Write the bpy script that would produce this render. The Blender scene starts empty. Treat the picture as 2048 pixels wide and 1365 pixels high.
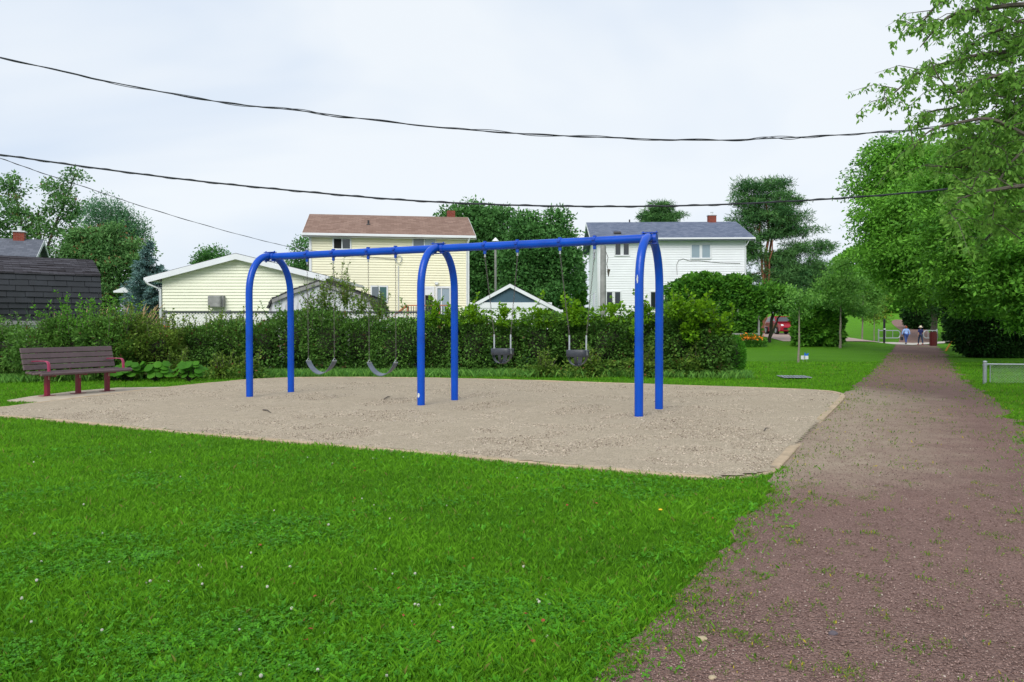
import bpy, bmesh, math, random
import numpy as np
from mathutils import Vector, Matrix, noise

# ------------------------------------------------------------------ camera, sky, sun, exposure
SC = bpy.context.scene
COL = SC.collection
CAM_H, FPX, CX, CY = 1.4, 1600.0, 1024.0, 682.5
PITCH = math.atan((682.5 - 655.0) / FPX)
cam_data = bpy.data.cameras.new("camera")
cam = bpy.data.objects.new("camera", cam_data)
COL.objects.link(cam)
cam.location = (0, 0, CAM_H)
cam.rotation_euler = (math.pi / 2 - PITCH, 0, 0)
cam_data.sensor_width = 36.0
cam_data.lens = 36.0 * FPX / 2048.0
cam_data.clip_start = 0.05
cam_data.clip_end = 3000
SC.camera = cam

world = bpy.data.worlds.new("World")
SC.world = world
world.use_nodes = True
wt = world.node_tree
wt.nodes.clear()
w_out = wt.nodes.new("ShaderNodeOutputWorld")
w_bg = wt.nodes.new("ShaderNodeBackground")
w_sky = wt.nodes.new("ShaderNodeTexSky")
w_sky.sky_type = 'NISHITA'
w_sky.sun_disc = False
w_sky.sun_elevation = math.radians(55)
w_sky.sun_rotation = math.radians(200)
w_tc = wt.nodes.new("ShaderNodeTexCoord")
w_map = wt.nodes.new("ShaderNodeMapping")
w_map.inputs['Scale'].default_value = (1.0, 1.0, 2.6)
w_n = wt.nodes.new("ShaderNodeTexNoise")
w_n.inputs['Scale'].default_value = 1.5
w_n.inputs['Detail'].default_value = 4
w_n.inputs['Roughness'].default_value = 0.5
w_n.inputs['Distortion'].default_value = 0.4
w_ramp = wt.nodes.new("ShaderNodeValToRGB")
w_ramp.color_ramp.elements[0].position = 0.36
w_ramp.color_ramp.elements[0].color = (3.75, 4.40, 5.35, 1)
w_ramp.color_ramp.elements[1].position = 0.62
w_ramp.color_ramp.elements[1].color = (5.15, 5.45, 5.75, 1)
w_mix = wt.nodes.new("ShaderNodeMixRGB")
w_mix.inputs['Fac'].default_value = 0.95
L = wt.links.new
L(w_tc.outputs['Generated'], w_map.inputs['Vector'])
L(w_map.outputs['Vector'], w_n.inputs['Vector'])
L(w_n.outputs['Fac'], w_ramp.inputs['Fac'])
L(w_sky.outputs['Color'], w_mix.inputs['Color1'])
L(w_ramp.outputs['Color'], w_mix.inputs['Color2'])
L(w_mix.outputs['Color'], w_bg.inputs['Color'])
w_bg.inputs['Strength'].default_value = 0.10
L(w_bg.outputs['Background'], w_out.inputs['Surface'])

sun_d = bpy.data.lights.new("sun", 'SUN')
sun_d.energy = 1.5
sun_d.angle = math.radians(35)
sun_d.color = (1.0, 0.97, 0.92)
sun = bpy.data.objects.new("sun", sun_d)
COL.objects.link(sun)
sun.rotation_euler = (math.radians(50), 0, math.radians(-20))   # sun behind and to the left of the camera

SC.view_settings.view_transform = 'Standard'
SC.view_settings.look = 'None'
SC.view_settings.exposure = 0.80
SC.view_settings.gamma = 1.0
SC.render.engine = 'CYCLES'
SC.cycles.max_bounces = 6
SC.cycles.transparent_max_bounces = 8
SC.cycles.use_denoising = True

# ------------------------------------------------------------------ terrain and picture-to-place helpers
def sstep(a, b, v):
    t = np.clip((np.asarray(v, float) - a) / (b - a), 0, 1)
    return t * t * (3 - 2 * t)

def terr(x, y):
    return (4.0 * sstep(72, 150, y) + 0.8 * sstep(50, 66, y) * (1 - sstep(25, 30, x)) * sstep(8, 12, x))

CP, SP = math.cos(PITCH), math.sin(PITCH)
def at(px, py, Y):
    u = (CY - py) / FPX
    t = Y / (CP + u * SP)
    return Vector(((px - CX) / FPX * t, Y, CAM_H + t * (u * CP - SP)))
def gr(px, py, z=0.0):
    u = (CY - py) / FPX
    t = (z - CAM_H) / (u * CP - SP)
    return Vector(((px - CX) / FPX * t, t * (CP + u * SP), z))
def gt(px, py):                                   # the ground point, terrain included
    u = (CY - py) / FPX
    lo = 2.0
    t = lo
    while t < 400:
        x, y, z = (px - CX) / FPX * t, t * (CP + u * SP), CAM_H + t * (u * CP - SP)
        if z <= float(terr(x, y)):
            break
        t += 0.1
    return Vector((x, y, float(terr(x, y))))

# ------------------------------------------------------------------ object helpers
def tag(o, label=None, cat=None, group=None, kind=None):
    if label: o['label'] = label
    if cat: o['category'] = cat
    if group: o['group'] = group
    if kind: o['kind'] = kind
    return o
def empty(name, loc=(0, 0, 0), rz=0.0, label=None, cat=None, group=None):
    o = bpy.data.objects.new(name, None)
    o.empty_display_size = 0.3
    COL.objects.link(o)
    o.location = loc
    o.rotation_euler = (0, 0, rz)
    return tag(o, label, cat, group)
KIDS = {}
def add_obj(name, me, mat=None, parent=None):
    o = bpy.data.objects.new(name, me)
    COL.objects.link(o)
    if mat is not None and not me.materials:
        for m in (mat if isinstance(mat, (list, tuple)) else [mat]):
            me.materials.append(m)
    if parent is not None:
        o.parent = parent
        KIDS.setdefault(parent.name, []).append(o)
    return o
def copy_tree(o, parent=None):
    c = o.copy()
    COL.objects.link(c)
    if parent is not None:
        c.parent = parent
        KIDS.setdefault(parent.name, []).append(c)
    for ch in list(KIDS.get(o.name, [])):
        copy_tree(ch, c)
    return c

class MB:
    """Collects boxes, tubes, prisms ... and builds them as one mesh object."""
    def __init__(s):
        s.v, s.f, s.m = [], [], []
        s.mi = 0
    def add(s, vs, fs):
        n = len(s.v)
        s.v += [tuple(v) for v in vs]
        s.f += [tuple(i + n for i in f) for f in fs]
        s.m += [s.mi] * len(fs)
        return s
    def box(s, c, d, M=None, bev=0.0):
        x, y, z = d[0] / 2, d[1] / 2, d[2] / 2
        if bev <= 0:
            vs = [Vector((sx * x, sy * y, sz * z)) for sx in (-1, 1) for sy in (-1, 1) for sz in (-1, 1)]
            fs = [(0, 1, 3, 2), (4, 6, 7, 5), (0, 4, 5, 1), (2, 3, 7, 6), (0, 2, 6, 4), (1, 5, 7, 3)]
        else:
            bm = bmesh.new()
            bmesh.ops.create_cube(bm, size=1)
            for v in bm.verts: v.co = Vector((v.co.x * d[0], v.co.y * d[1], v.co.z * d[2]))
            bmesh.ops.bevel(bm, geom=list(bm.edges), offset=bev, segments=2, affect='EDGES', profile=0.5)
            vs = [v.co.copy() for v in bm.verts]
            fs = [tuple(v.index for v in f.verts) for f in bm.faces]
            bm.free()
        if M is not None: vs = [M @ v for v in vs]
        c = Vector(c)
        return s.add([v + c for v in vs], fs)
    def tube(s, pts, r, n=8, cap=True, flat=None):
        pts = [Vector(p) for p in pts]
        N = len(pts)
        rs = r if isinstance(r, (list, tuple)) else [r] * N
        vs, fs = [], []
        up = None
        for i, p in enumerate(pts):
            t = (pts[min(i + 1, N - 1)] - pts[max(i - 1, 0)])
            if t.length < 1e-9: t = Vector((0, 0, 1))
            t.normalize()
            if up is None:
                a = Vector((0, 0, 1)) if abs(t.z) < 0.9 else Vector((1, 0, 0))
                up = (a - t * a.dot(t)).normalized()
            else:
                up = up - t * up.dot(t)
                up = up.normalized() if up.length > 1e-6 else t.orthogonal().normalized()
            sd = t.cross(up)
            for k in range(n):
                a = 2 * math.pi * k / n
                q = up * math.cos(a) + sd * math.sin(a)
                if flat: q = up * math.cos(a) * flat[0] + sd * math.sin(a) * flat[1]
                vs.append(p + q * rs[i])
        for i in range(N - 1):
            for k in range(n):
                a, b = i * n + k, i * n + (k + 1) % n
                fs.append((a, b, b + n, a + n))
        if cap:
            fs.append(tuple(range(n))[::-1])
            fs.append(tuple((N - 1) * n + k for k in range(n)))
        return s.add(vs, fs)
    def prism(s, poly, v0, v1):
        """poly: list of 3-D points; extruded from +v0 to +v1"""
        n = len(poly)
        vs = [Vector(p) + Vector(v0) for p in poly] + [Vector(p) + Vector(v1) for p in poly]
        fs = [tuple(range(n))[::-1], tuple(range(n, 2 * n))]
        fs += [(i, (i + 1) % n, n + (i + 1) % n, n + i) for i in range(n)]
        return s.add(vs, fs)
    def lathe(s, prof, c=(0, 0, 0), n=20):
        c = Vector(c)
        vs, fs = [], []
        for r, z in prof:
            for k in range(n):
                a = 2 * math.pi * k / n
                vs.append(c + Vector((r * math.cos(a), r * math.sin(a), z)))
        for i in range(len(prof) - 1):
            for k in range(n):
                a, b = i * n + k, i * n + (k + 1) % n
                fs.append((a, b, b + n, a + n))
        fs.append(tuple(range(n))[::-1])
        fs.append(tuple((len(prof) - 1) * n + k for k in range(n)))
        return s.add(vs, fs)
    def ell(s, c, r, nu=12, nv=8, M=None):
        c = Vector(c); vs = []; fs = []
        for i in range(nv + 1):
            th = math.pi * i / nv
            for k in range(nu):
                a = 2 * math.pi * k / nu
                q = Vector((r[0] * math.sin(th) * math.cos(a), r[1] * math.sin(th) * math.sin(a), r[2] * math.cos(th)))
                vs.append(c + (M @ q if M is not None else q))
        for i in range(nv):
            for k in range(nu):
                a, b = i * nu + k, i * nu + (k + 1) % nu
                fs.append((a, a + nu, b + nu, b))
        return s.add(vs, fs)
    def mesh(s, name, smooth=False):
        me = bpy.data.meshes.new(name)
        me.from_pydata(s.v, [], s.f)
        if any(s.m): me.polygons.foreach_set('material_index', s.m)
        if smooth:
            me.polygons.foreach_set('use_smooth', [True] * len(me.polygons))
            try: me.set_sharp_from_angle(angle=math.radians(42))
            except Exception: pass
        me.update()
        return me
    def build(s, name, mat, parent=None, smooth=False):
        return add_obj(name, s.mesh(name, smooth), mat, parent)

def np_mesh(name, V, F, var=None, smooth=False):
    """V (n,3), F (m,k) equal-sized faces; var = per-face value for the materials"""
    me = bpy.data.meshes.new(name)
    V = np.ascontiguousarray(V, dtype=np.float32); F = np.ascontiguousarray(F, dtype=np.int32)
    m, k = F.shape
    me.vertices.add(len(V)); me.vertices.foreach_set('co', V.ravel())
    me.loops.add(m * k); me.loops.foreach_set('vertex_index', F.ravel())
    me.polygons.add(m)
    me.polygons.foreach_set('loop_start', np.arange(0, m * k, k, dtype=np.int32))
    me.polygons.foreach_set('loop_total', np.full(m, k, dtype=np.int32))
    if smooth: me.polygons.foreach_set('use_smooth', np.ones(m, dtype=bool))
    me.update(calc_edges=True)
    if var is not None:
        a = me.attributes.new('var', 'FLOAT', 'FACE')
        a.data.foreach_set('value', np.ascontiguousarray(var, dtype=np.float32))
    return me

# ------------------------------------------------------------------ materials
def new_mat(name):
    m = bpy.data.materials.new(name)
    m.use_nodes = True
    nt = m.node_tree
    return m, nt, nt.nodes['Principled BSDF'], nt.nodes['Material Output']
def c4(c): return (c[0], c[1], c[2], 1)
def plain(name, col, rough=0.6, metal=0.0, vary=0.12, scale=8.0, bump=0.0, bscale=40.0, spec=0.5, coord='Object'):
    """paint, metal, plastic: noise moves the colour a little, optional fine bump"""
    m, nt, b, o = new_mat(name)
    tc = nt.nodes.new('ShaderNodeTexCoord')
    n = nt.nodes.new('ShaderNodeTexNoise'); n.inputs['Scale'].default_value = scale; n.inputs['Detail'].default_value = 5
    r = nt.nodes.new('ShaderNodeValToRGB')
    r.color_ramp.elements[0].position = 0.3; r.color_ramp.elements[1].position = 0.7
    r.color_ramp.elements[0].color = c4([max(0, x * (1 - vary)) for x in col])
    r.color_ramp.elements[1].color = c4([min(1, x * (1 + vary)) for x in col])
    nt.links.new(tc.outputs[coord], n.inputs['Vector'])
    nt.links.new(n.outputs['Fac'], r.inputs['Fac'])
    nt.links.new(r.outputs['Color'], b.inputs['Base Color'])
    b.inputs['Roughness'].default_value = rough
    b.inputs['Metallic'].default_value = metal
    b.inputs['Specular IOR Level'].default_value = spec
    if bump:
        n2 = nt.nodes.new('ShaderNodeTexNoise'); n2.inputs['Scale'].default_value = bscale; n2.inputs['Detail'].default_value = 6
        bp = nt.nodes.new('ShaderNodeBump'); bp.inputs['Strength'].default_value = bump; bp.inputs['Distance'].default_value = 0.02
        nt.links.new(tc.outputs[coord], n2.inputs['Vector'])
        nt.links.new(n2.outputs['Fac'], bp.inputs['Height'])
        nt.links.new(bp.outputs['Normal'], b.inputs['Normal'])
    return m
def leaf_mat(name, dark, light, trans=0.3, rough=0.55, accent=None, acc_at=0.97, spec=0.15):
    m, nt, b, o = new_mat(name)
    at_ = nt.nodes.new('ShaderNodeAttribute'); at_.attribute_name = 'var'
    r = nt.nodes.new('ShaderNodeValToRGB')
    r.color_ramp.elements[0].position = 0.0; r.color_ramp.elements[0].color = c4(dark)
    r.color_ramp.elements[1].position = 0.9; r.color_ramp.elements[1].color = c4(light)
    if accent:
        e = r.color_ramp.elements.new(acc_at); e.color = c4(light)
        e = r.color_ramp.elements.new(min(1.0, acc_at + 0.01)); e.color = c4(accent)
    nt.links.new(at_.outputs['Fac'], r.inputs['Fac'])
    nt.links.new(r.outputs['Color'], b.inputs['Base Color'])
    b.inputs['Roughness'].default_value = rough
    b.inputs['Specular IOR Level'].default_value = spec
    t = nt.nodes.new('ShaderNodeBsdfTranslucent')
    mx = nt.nodes.new('ShaderNodeMixShader'); mx.inputs['Fac'].default_value = trans
    hs = nt.nodes.new('ShaderNodeHueSaturation'); hs.inputs['Value'].default_value = 1.3; hs.inputs['Hue'].default_value = 0.49
    nt.links.new(r.outputs['Color'], hs.inputs['Color'])
    nt.links.new(hs.outputs['Color'], t.inputs['Color'])
    nt.links.new(b.outputs['BSDF'], mx.inputs[1]); nt.links.new(t.outputs['BSDF'], mx.inputs[2])
    nt.links.new(mx.outputs['Shader'], o.inputs['Surface'])
    return m

def soil_mat(name, cols, scales, bump=0.4, bdist=0.02, attr=None, acols=None, rough=0.95):
    """ground-like: three noises blended between colours; attr blends in a second set"""
    m, nt, b, o = new_mat(name)
    N = nt.nodes.new; K = nt.links.new
    tc = N('ShaderNodeTexCoord')
    def mixset(cs):
        out = None
        for i, (c0, c1) in enumerate(cs):
            n = N('ShaderNodeTexNoise'); n.inputs['Scale'].default_value = scales[i]; n.inputs['Detail'].default_value = 6; n.inputs['Roughness'].default_value = 0.65
            K(tc.outputs['Object'], n.inputs['Vector'])
            r = N('ShaderNodeValToRGB'); r.color_ramp.elements[0].position = 0.35; r.color_ramp.elements[1].position = 0.65
            r.color_ramp.elements[0].color = c4(c0); r.color_ramp.elements[1].color = c4(c1)
            K(n.outputs['Fac'], r.inputs['Fac'])
            if out is None: out = r.outputs['Color']
            else:
                mx = N('ShaderNodeMixRGB'); mx.inputs['Fac'].default_value = 0.5
                K(out, mx.inputs['Color1']); K(r.outputs['Color'], mx.inputs['Color2']); out = mx.outputs['Color']
        return out
    c = mixset(cols)
    if attr:
        a = N('ShaderNodeAttribute'); a.attribute_name = attr
        mx = N('ShaderNodeMixRGB')
        nn = N('ShaderNodeTexNoise'); nn.inputs['Scale'].default_value = 2.5; nn.inputs['Detail'].default_value = 5
        K(tc.outputs['Object'], nn.inputs['Vector'])
        ad = N('ShaderNodeMath'); ad.operation = 'MULTIPLY_ADD'; ad.inputs[1].default_value = 1.2; ad.inputs[2].default_value = -0.6
        K(nn.outputs['Fac'], ad.inputs[0])
        sm = N('ShaderNodeMath'); sm.operation = 'ADD'; sm.use_clamp = True
        K(a.outputs['Fac'], sm.inputs[0]); K(ad.outputs[0], sm.inputs[1])
        ml = N('ShaderNodeMath'); ml.operation = 'MULTIPLY'; ml.use_clamp = True
        # the noise only breaks up the border: nothing where the attribute is 0
        gt_ = N('ShaderNodeMath'); gt_.operation = 'MULTIPLY'; gt_.inputs[1].default_value = 4.0; gt_.use_clamp = True
        K(a.outputs['Fac'], gt_.inputs[0]); K(sm.outputs[0], ml.inputs[0]); K(gt_.outputs[0], ml.inputs[1])
        K(ml.outputs[0], mx.inputs['Fac']); K(c, mx.inputs['Color1']); K(mixset(acols), mx.inputs['Color2'])
        c = mx.outputs['Color']
    K(c, b.inputs['Base Color'])
    b.inputs['Roughness'].default_value = rough
    b.inputs['Specular IOR Level'].default_value = 0.15
    n1 = N('ShaderNodeTexNoise'); n1.inputs['Scale'].default_value = 55; n1.inputs['Detail'].default_value = 5
    n2 = N('ShaderNodeTexVoronoi'); n2.inputs['Scale'].default_value = 75
    K(tc.outputs['Object'], n1.inputs['Vector']); K(tc.outputs['Object'], n2.inputs['Vector'])
    ad = N('ShaderNodeMath'); ad.operation = 'SUBTRACT'
    K(n1.outputs['Fac'], ad.inputs[0]); K(n2.outputs['Distance'], ad.inputs[1])
    bp = N('ShaderNodeBump'); bp.inputs['Strength'].default_value = bump; bp.inputs['Distance'].default_value = bdist
    K(ad.outputs[0], bp.inputs['Height']); K(bp.outputs['Normal'], b.inputs['Normal'])
    return m

def shingle_mat(name, a, b_, mortar, w=0.3, h=0.14, ax='X', off=0.5, noise_amt=0.35):
    m, nt, b, o = new_mat(name)
    N = nt.nodes.new; K = nt.links.new
    tc = N('ShaderNodeTexCoord'); sp = N('ShaderNodeSeparateXYZ'); cb = N('ShaderNodeCombineXYZ')
    K(tc.outputs['Object'], sp.inputs[0]); K(sp.outputs[ax], cb.inputs['X'])
    mz = N('ShaderNodeMath'); mz.operation = 'MULTIPLY'; mz.inputs[1].default_value = 1.0
    K(sp.outputs['Z'], mz.inputs[0]); K(mz.outputs[0], cb.inputs['Y'])
    br = N('ShaderNodeTexBrick'); br.inputs['Scale'].default_value = 1.0
    br.inputs['Brick Width'].default_value = w; br.inputs['Row Height'].default_value = h
    br.inputs['Mortar Size'].default_value = 0.006; br.inputs['Mortar Smooth'].default_value = 0.3
    br.inputs['Color1'].default_value = c4(a); br.inputs['Color2'].default_value = c4(b_); br.inputs['Mortar'].default_value = c4(mortar)
    br.offset = off
    K(cb.outputs[0], br.inputs['Vector'])
    n = N('ShaderNodeTexNoise'); n.inputs['Scale'].default_value = 3; n.inputs['Detail'].default_value = 8; n.inputs['Roughness'].default_value = 0.8
    mp = N('ShaderNodeMapping'); mp.inputs['Scale'].default_value = (1, 1, 3)
    K(tc.outputs['Object'], mp.inputs[0]); K(mp.outputs[0], n.inputs['Vector'])
    mx = N('ShaderNodeMixRGB'); mx.blend_type = 'OVERLAY'; mx.inputs['Fac'].default_value = noise_amt
    K(br.outputs['Color'], mx.inputs['Color1']); K(n.outputs['Fac'], mx.inputs['Color2'])
    K(mx.outputs['Color'], b.inputs['Base Color'])
    b.inputs['Roughness'].default_value = 0.95; b.inputs['Specular IOR Level'].default_value = 0.2
    bp = N('ShaderNodeBump'); bp.inputs['Strength'].default_value = 0.4; bp.inputs['Distance'].default_value = 0.01
    K(br.outputs['Fac'], bp.inputs['Height']); bp.invert = True; K(bp.outputs['Normal'], b.inputs['Normal'])
    return m

def glass_mat(name, col, rough=0.08):
    m, nt, b, o = new_mat(name)
    b.inputs['Base Color'].default_value = c4(col)
    b.inputs['Roughness'].default_value = rough
    b.inputs['Specular IOR Level'].default_value = 0.9
    n = nt.nodes.new('ShaderNodeTexNoise'); n.inputs['Scale'].default_value = 1.2
    bp = nt.nodes.new('ShaderNodeBump'); bp.inputs['Strength'].default_value = 0.04
    nt.links.new(n.outputs['Fac'], bp.inputs['Height']); nt.links.new(bp.outputs['Normal'], b.inputs['Normal'])
    return m

M = {}
M['blue'] = plain('blue_gloss_paint', (0.001, 0.066, 0.46), 0.27, vary=0.16, scale=2.2, spec=0.35, bump=0.05, bscale=12)
M['blue_dark'] = plain('blue_clamp_paint', (0.006, 0.06, 0.42), 0.35, vary=0.1)
M['steel'] = plain('galvanised_steel', (0.42, 0.44, 0.46), 0.4, 0.7, vary=0.15, scale=30)
M['chain'] = plain('weathered_chain', (0.16, 0.14, 0.13), 0.5, 0.6, vary=0.3, scale=30)
M['sleeve'] = plain('chain_sleeve_plastic', (0.42, 0.45, 0.48), 0.4, 0.2)
M['rubber'] = plain('grey_black_rubber', (0.035, 0.04, 0.052), 0.42, vary=0.2, scale=14)
M['belt'] = plain('worn_belt_rubber', (0.10, 0.12, 0.155), 0.38, vary=0.25, scale=9)
M['slat'] = plain('brown_plastic_lumber', (0.118, 0.080, 0.084), 0.6, vary=0.12, scale=6, bump=0.1, bscale=60)
M['maroon'] = plain('maroon_powder_coat', (0.20, 0.008, 0.03), 0.35, vary=0.1)
M['armrest'] = plain('faded_crimson_coat', (0.33, 0.028, 0.085), 0.4, vary=0.1)
M['white'] = plain('white_trim_paint', (0.74, 0.76, 0.78), 0.5, vary=0.05, scale=2)
M['grubby_white'] = plain('grubby_white_paint', (0.6, 0.62, 0.63), 0.7, vary=0.18, scale=3)
M['concrete'] = plain('pale_concrete', (0.44, 0.37, 0.28), 0.9, vary=0.16, scale=5, bump=0.3, bscale=90)
M['kerb'] = plain('buff_kerb', (0.42, 0.32, 0.21), 0.9, vary=0.2, scale=6, bump=0.3, bscale=70)
M['sidewalk'] = plain('pale_sidewalk', (0.5, 0.46, 0.4), 0.9, vary=0.1, scale=3)
M['pave'] = plain('pink_drive_paving', (0.42, 0.31, 0.27), 0.9, vary=0.1, scale=3)
M['bark'] = plain('grey_brown_bark', (0.09, 0.075, 0.06), 0.9, vary=0.35, scale=12, bump=0.6, bscale=25)
M['palebark'] = plain('pale_young_bark', (0.22, 0.19, 0.15), 0.85, vary=0.25, scale=14, bump=0.3)
M['pinebark'] = plain('orange_pine_bark', (0.21, 0.085, 0.045), 0.9, vary=0.35, scale=4, bump=0.6)
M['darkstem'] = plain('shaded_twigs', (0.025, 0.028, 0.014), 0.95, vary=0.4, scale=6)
M['deadtwig'] = plain('bare_grey_twigs', (0.11, 0.11, 0.09), 0.9, vary=0.2)
M['cable'] = plain('black_cable_jacket', (0.02, 0.022, 0.03), 0.5, vary=0.1)
M['greywood'] = plain('weathered_grey_wood', (0.27, 0.27, 0.26), 0.9, vary=0.22, scale=5, bump=0.3)
M['deckwood'] = plain('orange_stained_wood', (0.42, 0.15, 0.06), 0.7, vary=0.2, scale=4)
M['darkwood'] = plain('dark_rail_wood', (0.05, 0.06, 0.065), 0.8, vary=0.2)
M['lattice'] = plain('white_lattice_paint', (0.72, 0.74, 0.72), 0.7, vary=0.1)
M['brick'] = shingle_mat('red_chimney_brick', (0.26, 0.055, 0.035), (0.2, 0.045, 0.03), (0.25, 0.15, 0.12), 0.22, 0.075)
M['yellow_siding'] = plain('cream_yellow_siding', (0.85, 0.815, 0.60), 0.55, vary=0.035, scale=1.2)
M['garage_siding'] = plain('pale_lemon_siding', (0.80, 0.81, 0.64), 0.55, vary=0.035, scale=1.2)
M['white_siding'] = plain('white_vinyl_siding', (0.82, 0.84, 0.86), 0.5, vary=0.035, scale=1.2)
M['roof_brown'] = shingle_mat('brown_shingles', (0.205, 0.128, 0.098), (0.28, 0.185, 0.145), (0.14, 0.09, 0.07), 0.3, 0.09)
M['roof_slate'] = shingle_mat('slate_blue_shingles', (0.10, 0.125, 0.185), (0.16, 0.185, 0.25), (0.08, 0.095, 0.13), 0.3, 0.09)
M['roof_dark'] = shingle_mat('charcoal_shingles', (0.05, 0.05, 0.055), (0.08, 0.078, 0.08), (0.03, 0.03, 0.03), 0.3, 0.09)
M['roof_grey'] = shingle_mat('grey_blue_shingles', (0.10, 0.11, 0.135), (0.14, 0.15, 0.18), (0.08, 0.085, 0.1), 0.3, 0.1)
M['barn_top'] = shingle_mat('worn_brown_barn_shingles', (0.032, 0.028, 0.032), (0.10, 0.096, 0.112), (0.02, 0.018, 0.02), 0.5, 0.035, noise_amt=0.6)
M['barn_low'] = plain('black_barn_tiles', (0.018, 0.021, 0.026), 0.75, vary=0.25, scale=2, bump=0.2)
M['teal'] = plain('dark_teal_board', (0.035, 0.085, 0.12), 0.6, vary=0.08)
M['glass'] = glass_mat('dark_window_glass', (0.02, 0.028, 0.032))
M['glass_green'] = glass_mat('green_curtain_glass', (0.02, 0.10, 0.085))
M['glass_pale'] = glass_mat('pale_curtain_glass', (0.28, 0.36, 0.42), 0.2)
M['glass_mid'] = glass_mat('grey_blind_glass', (0.13, 0.16, 0.18), 0.2)
M['void'] = plain('flat_black_fill', (0.006, 0.006, 0.006), 0.9)  # flat black: shade inside openings as colour; also a pane and the car grille
M['bin'] = plain('dark_red_bin', (0.085, 0.006, 0.008), 0.45, vary=0.2)
M['blackpost'] = plain('black_post', (0.006, 0.006, 0.008), 0.5)
M['yellowguard'] = plain('yellow_guy_guard', (0.65, 0.27, 0.02), 0.5)
M['skin'] = plain('skin', (0.45, 0.24, 0.17), 0.6)
M['lightblue'] = plain('light_blue_jacket', (0.28, 0.43, 0.78), 0.85, vary=0.1, scale=10)
M['jeans'] = plain('blue_denim', (0.035, 0.07, 0.24), 0.9, vary=0.2, scale=20)
M['darkjeans'] = plain('dark_denim', (0.02, 0.035, 0.075), 0.9, vary=0.2, scale=20)
M['navy'] = plain('navy_cotton', (0.012, 0.018, 0.11), 0.9, vary=0.1)
M['redhair'] = plain('auburn_hair', (0.25, 0.06, 0.02), 0.8, vary=0.3, scale=60)
M['blackhair'] = plain('dark_hair', (0.02, 0.012, 0.01), 0.7, vary=0.3, scale=60)
M['straw'] = plain('straw_hat', (0.75, 0.66, 0.5), 0.8, vary=0.1)
M['leather'] = plain('black_leather', (0.01, 0.01, 0.012), 0.5)
M['shoe'] = plain('pink_tan_shoe', (0.45, 0.16, 0.13), 0.7)
M['carpaint'] = plain('red_car_paint', (0.33, 0.012, 0.03), 0.2, vary=0.04)
M['carwhite'] = plain('white_car_paint', (0.6, 0.64, 0.7), 0.25, vary=0.04)
M['tyre'] = plain('tyre_rubber', (0.012, 0.012, 0.012), 0.8)
M['headlight'] = plain('headlight_lens', (0.75, 0.78, 0.8), 0.15)
M['signblue'] = plain('sign_blue', (0.01, 0.14, 0.62), 0.4)
M['iron'] = plain('grey_iron_grate', (0.36, 0.38, 0.44), 0.5, 0.4, vary=0.2)
M['petal_y'] = plain('yellow_petals', (0.85, 0.55, 0.01), 0.6)
M['petal_o'] = plain('orange_petals', (0.85, 0.25, 0.01), 0.6)
M['petal_w'] = plain('clover_blossom_white', (0.62, 0.60, 0.52), 0.8)
M['redleaf'] = plain('red_fallen_leaf', (0.30, 0.05, 0.02), 0.7, vary=0.3)
M['stone'] = plain('pale_stone', (0.42, 0.34, 0.22), 0.9, vary=0.2, bump=0.4)
M['greystone'] = plain('grey_stone', (0.10, 0.085, 0.10), 0.9, vary=0.2, bump=0.4)
M['plume'] = plain('straw_plumes', (0.48, 0.34, 0.17), 0.9, vary=0.25)
M['chip'] = plain('bare_metal_chip', (0.55, 0.58, 0.58), 0.6, vary=0.3, scale=60)

M['grass'] = leaf_mat('grass_blades', (0.053, 0.168, 0.009), (0.176, 0.447, 0.021), 0.4, spec=0.12, accent=(0.24, 0.24, 0.06), acc_at=0.975)
M['clover'] = leaf_mat('clover_leaves', (0.039, 0.175, 0.010), (0.124, 0.412, 0.020), 0.35, spec=0.18)
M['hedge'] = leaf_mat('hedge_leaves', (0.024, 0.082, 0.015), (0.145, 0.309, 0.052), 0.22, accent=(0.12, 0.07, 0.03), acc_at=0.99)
M['shrub_olive'] = leaf_mat('olive_shrub_leaves', (0.036, 0.109, 0.011), (0.201, 0.311, 0.048), 0.25, accent=(0.22, 0.10, 0.04), acc_at=0.97)
M['shrub_bright'] = leaf_mat('bright_vine_leaves', (0.053, 0.167, 0.007), (0.209, 0.418, 0.016), 0.35)
M['vine'] = leaf_mat('vine_leaves', (0.030, 0.126, 0.018), (0.140, 0.365, 0.032), 0.3)
M['boxwood'] = leaf_mat('boxwood_leaves', (0.032, 0.146, 0.010), (0.097, 0.324, 0.024), 0.25)
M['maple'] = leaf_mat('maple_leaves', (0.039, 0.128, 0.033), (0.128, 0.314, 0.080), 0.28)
M['maple_warm'] = leaf_mat('maple_leaves_turning', (0.049, 0.143, 0.037), (0.177, 0.361, 0.109), 0.28, accent=(0.22, 0.12, 0.05), acc_at=0.9)
M['bluegreen'] = leaf_mat('blue_green_leaves', (0.051, 0.151, 0.072), (0.151, 0.324, 0.151), 0.28)
M['elm'] = leaf_mat('elm_leaves', (0.073, 0.198, 0.032), (0.256, 0.496, 0.084), 0.38)
M['right_dark'] = leaf_mat('woodland_leaves', (0.050, 0.170, 0.019), (0.202, 0.486, 0.052), 0.28)  # one leaf green for the right-hand trees and the far wood
M['thicket'] = leaf_mat('shade_dark_leaves', (0.010, 0.042, 0.008), (0.045, 0.125, 0.022), 0.2)  # leaf colour darkened to stand in for the shade under the canopy
M['young'] = leaf_mat('young_tree_leaves', (0.063, 0.194, 0.036), (0.207, 0.440, 0.078), 0.35)
M['pine'] = leaf_mat('pine_needles', (0.030, 0.108, 0.036), (0.120, 0.271, 0.073), 0.12)
M['spruce'] = leaf_mat('blue_spruce_needles', (0.033, 0.083, 0.077), (0.158, 0.277, 0.259), 0.1)
M['cedar'] = leaf_mat('cedar_foliage', (0.021, 0.101, 0.013), (0.075, 0.237, 0.025), 0.15)
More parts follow.
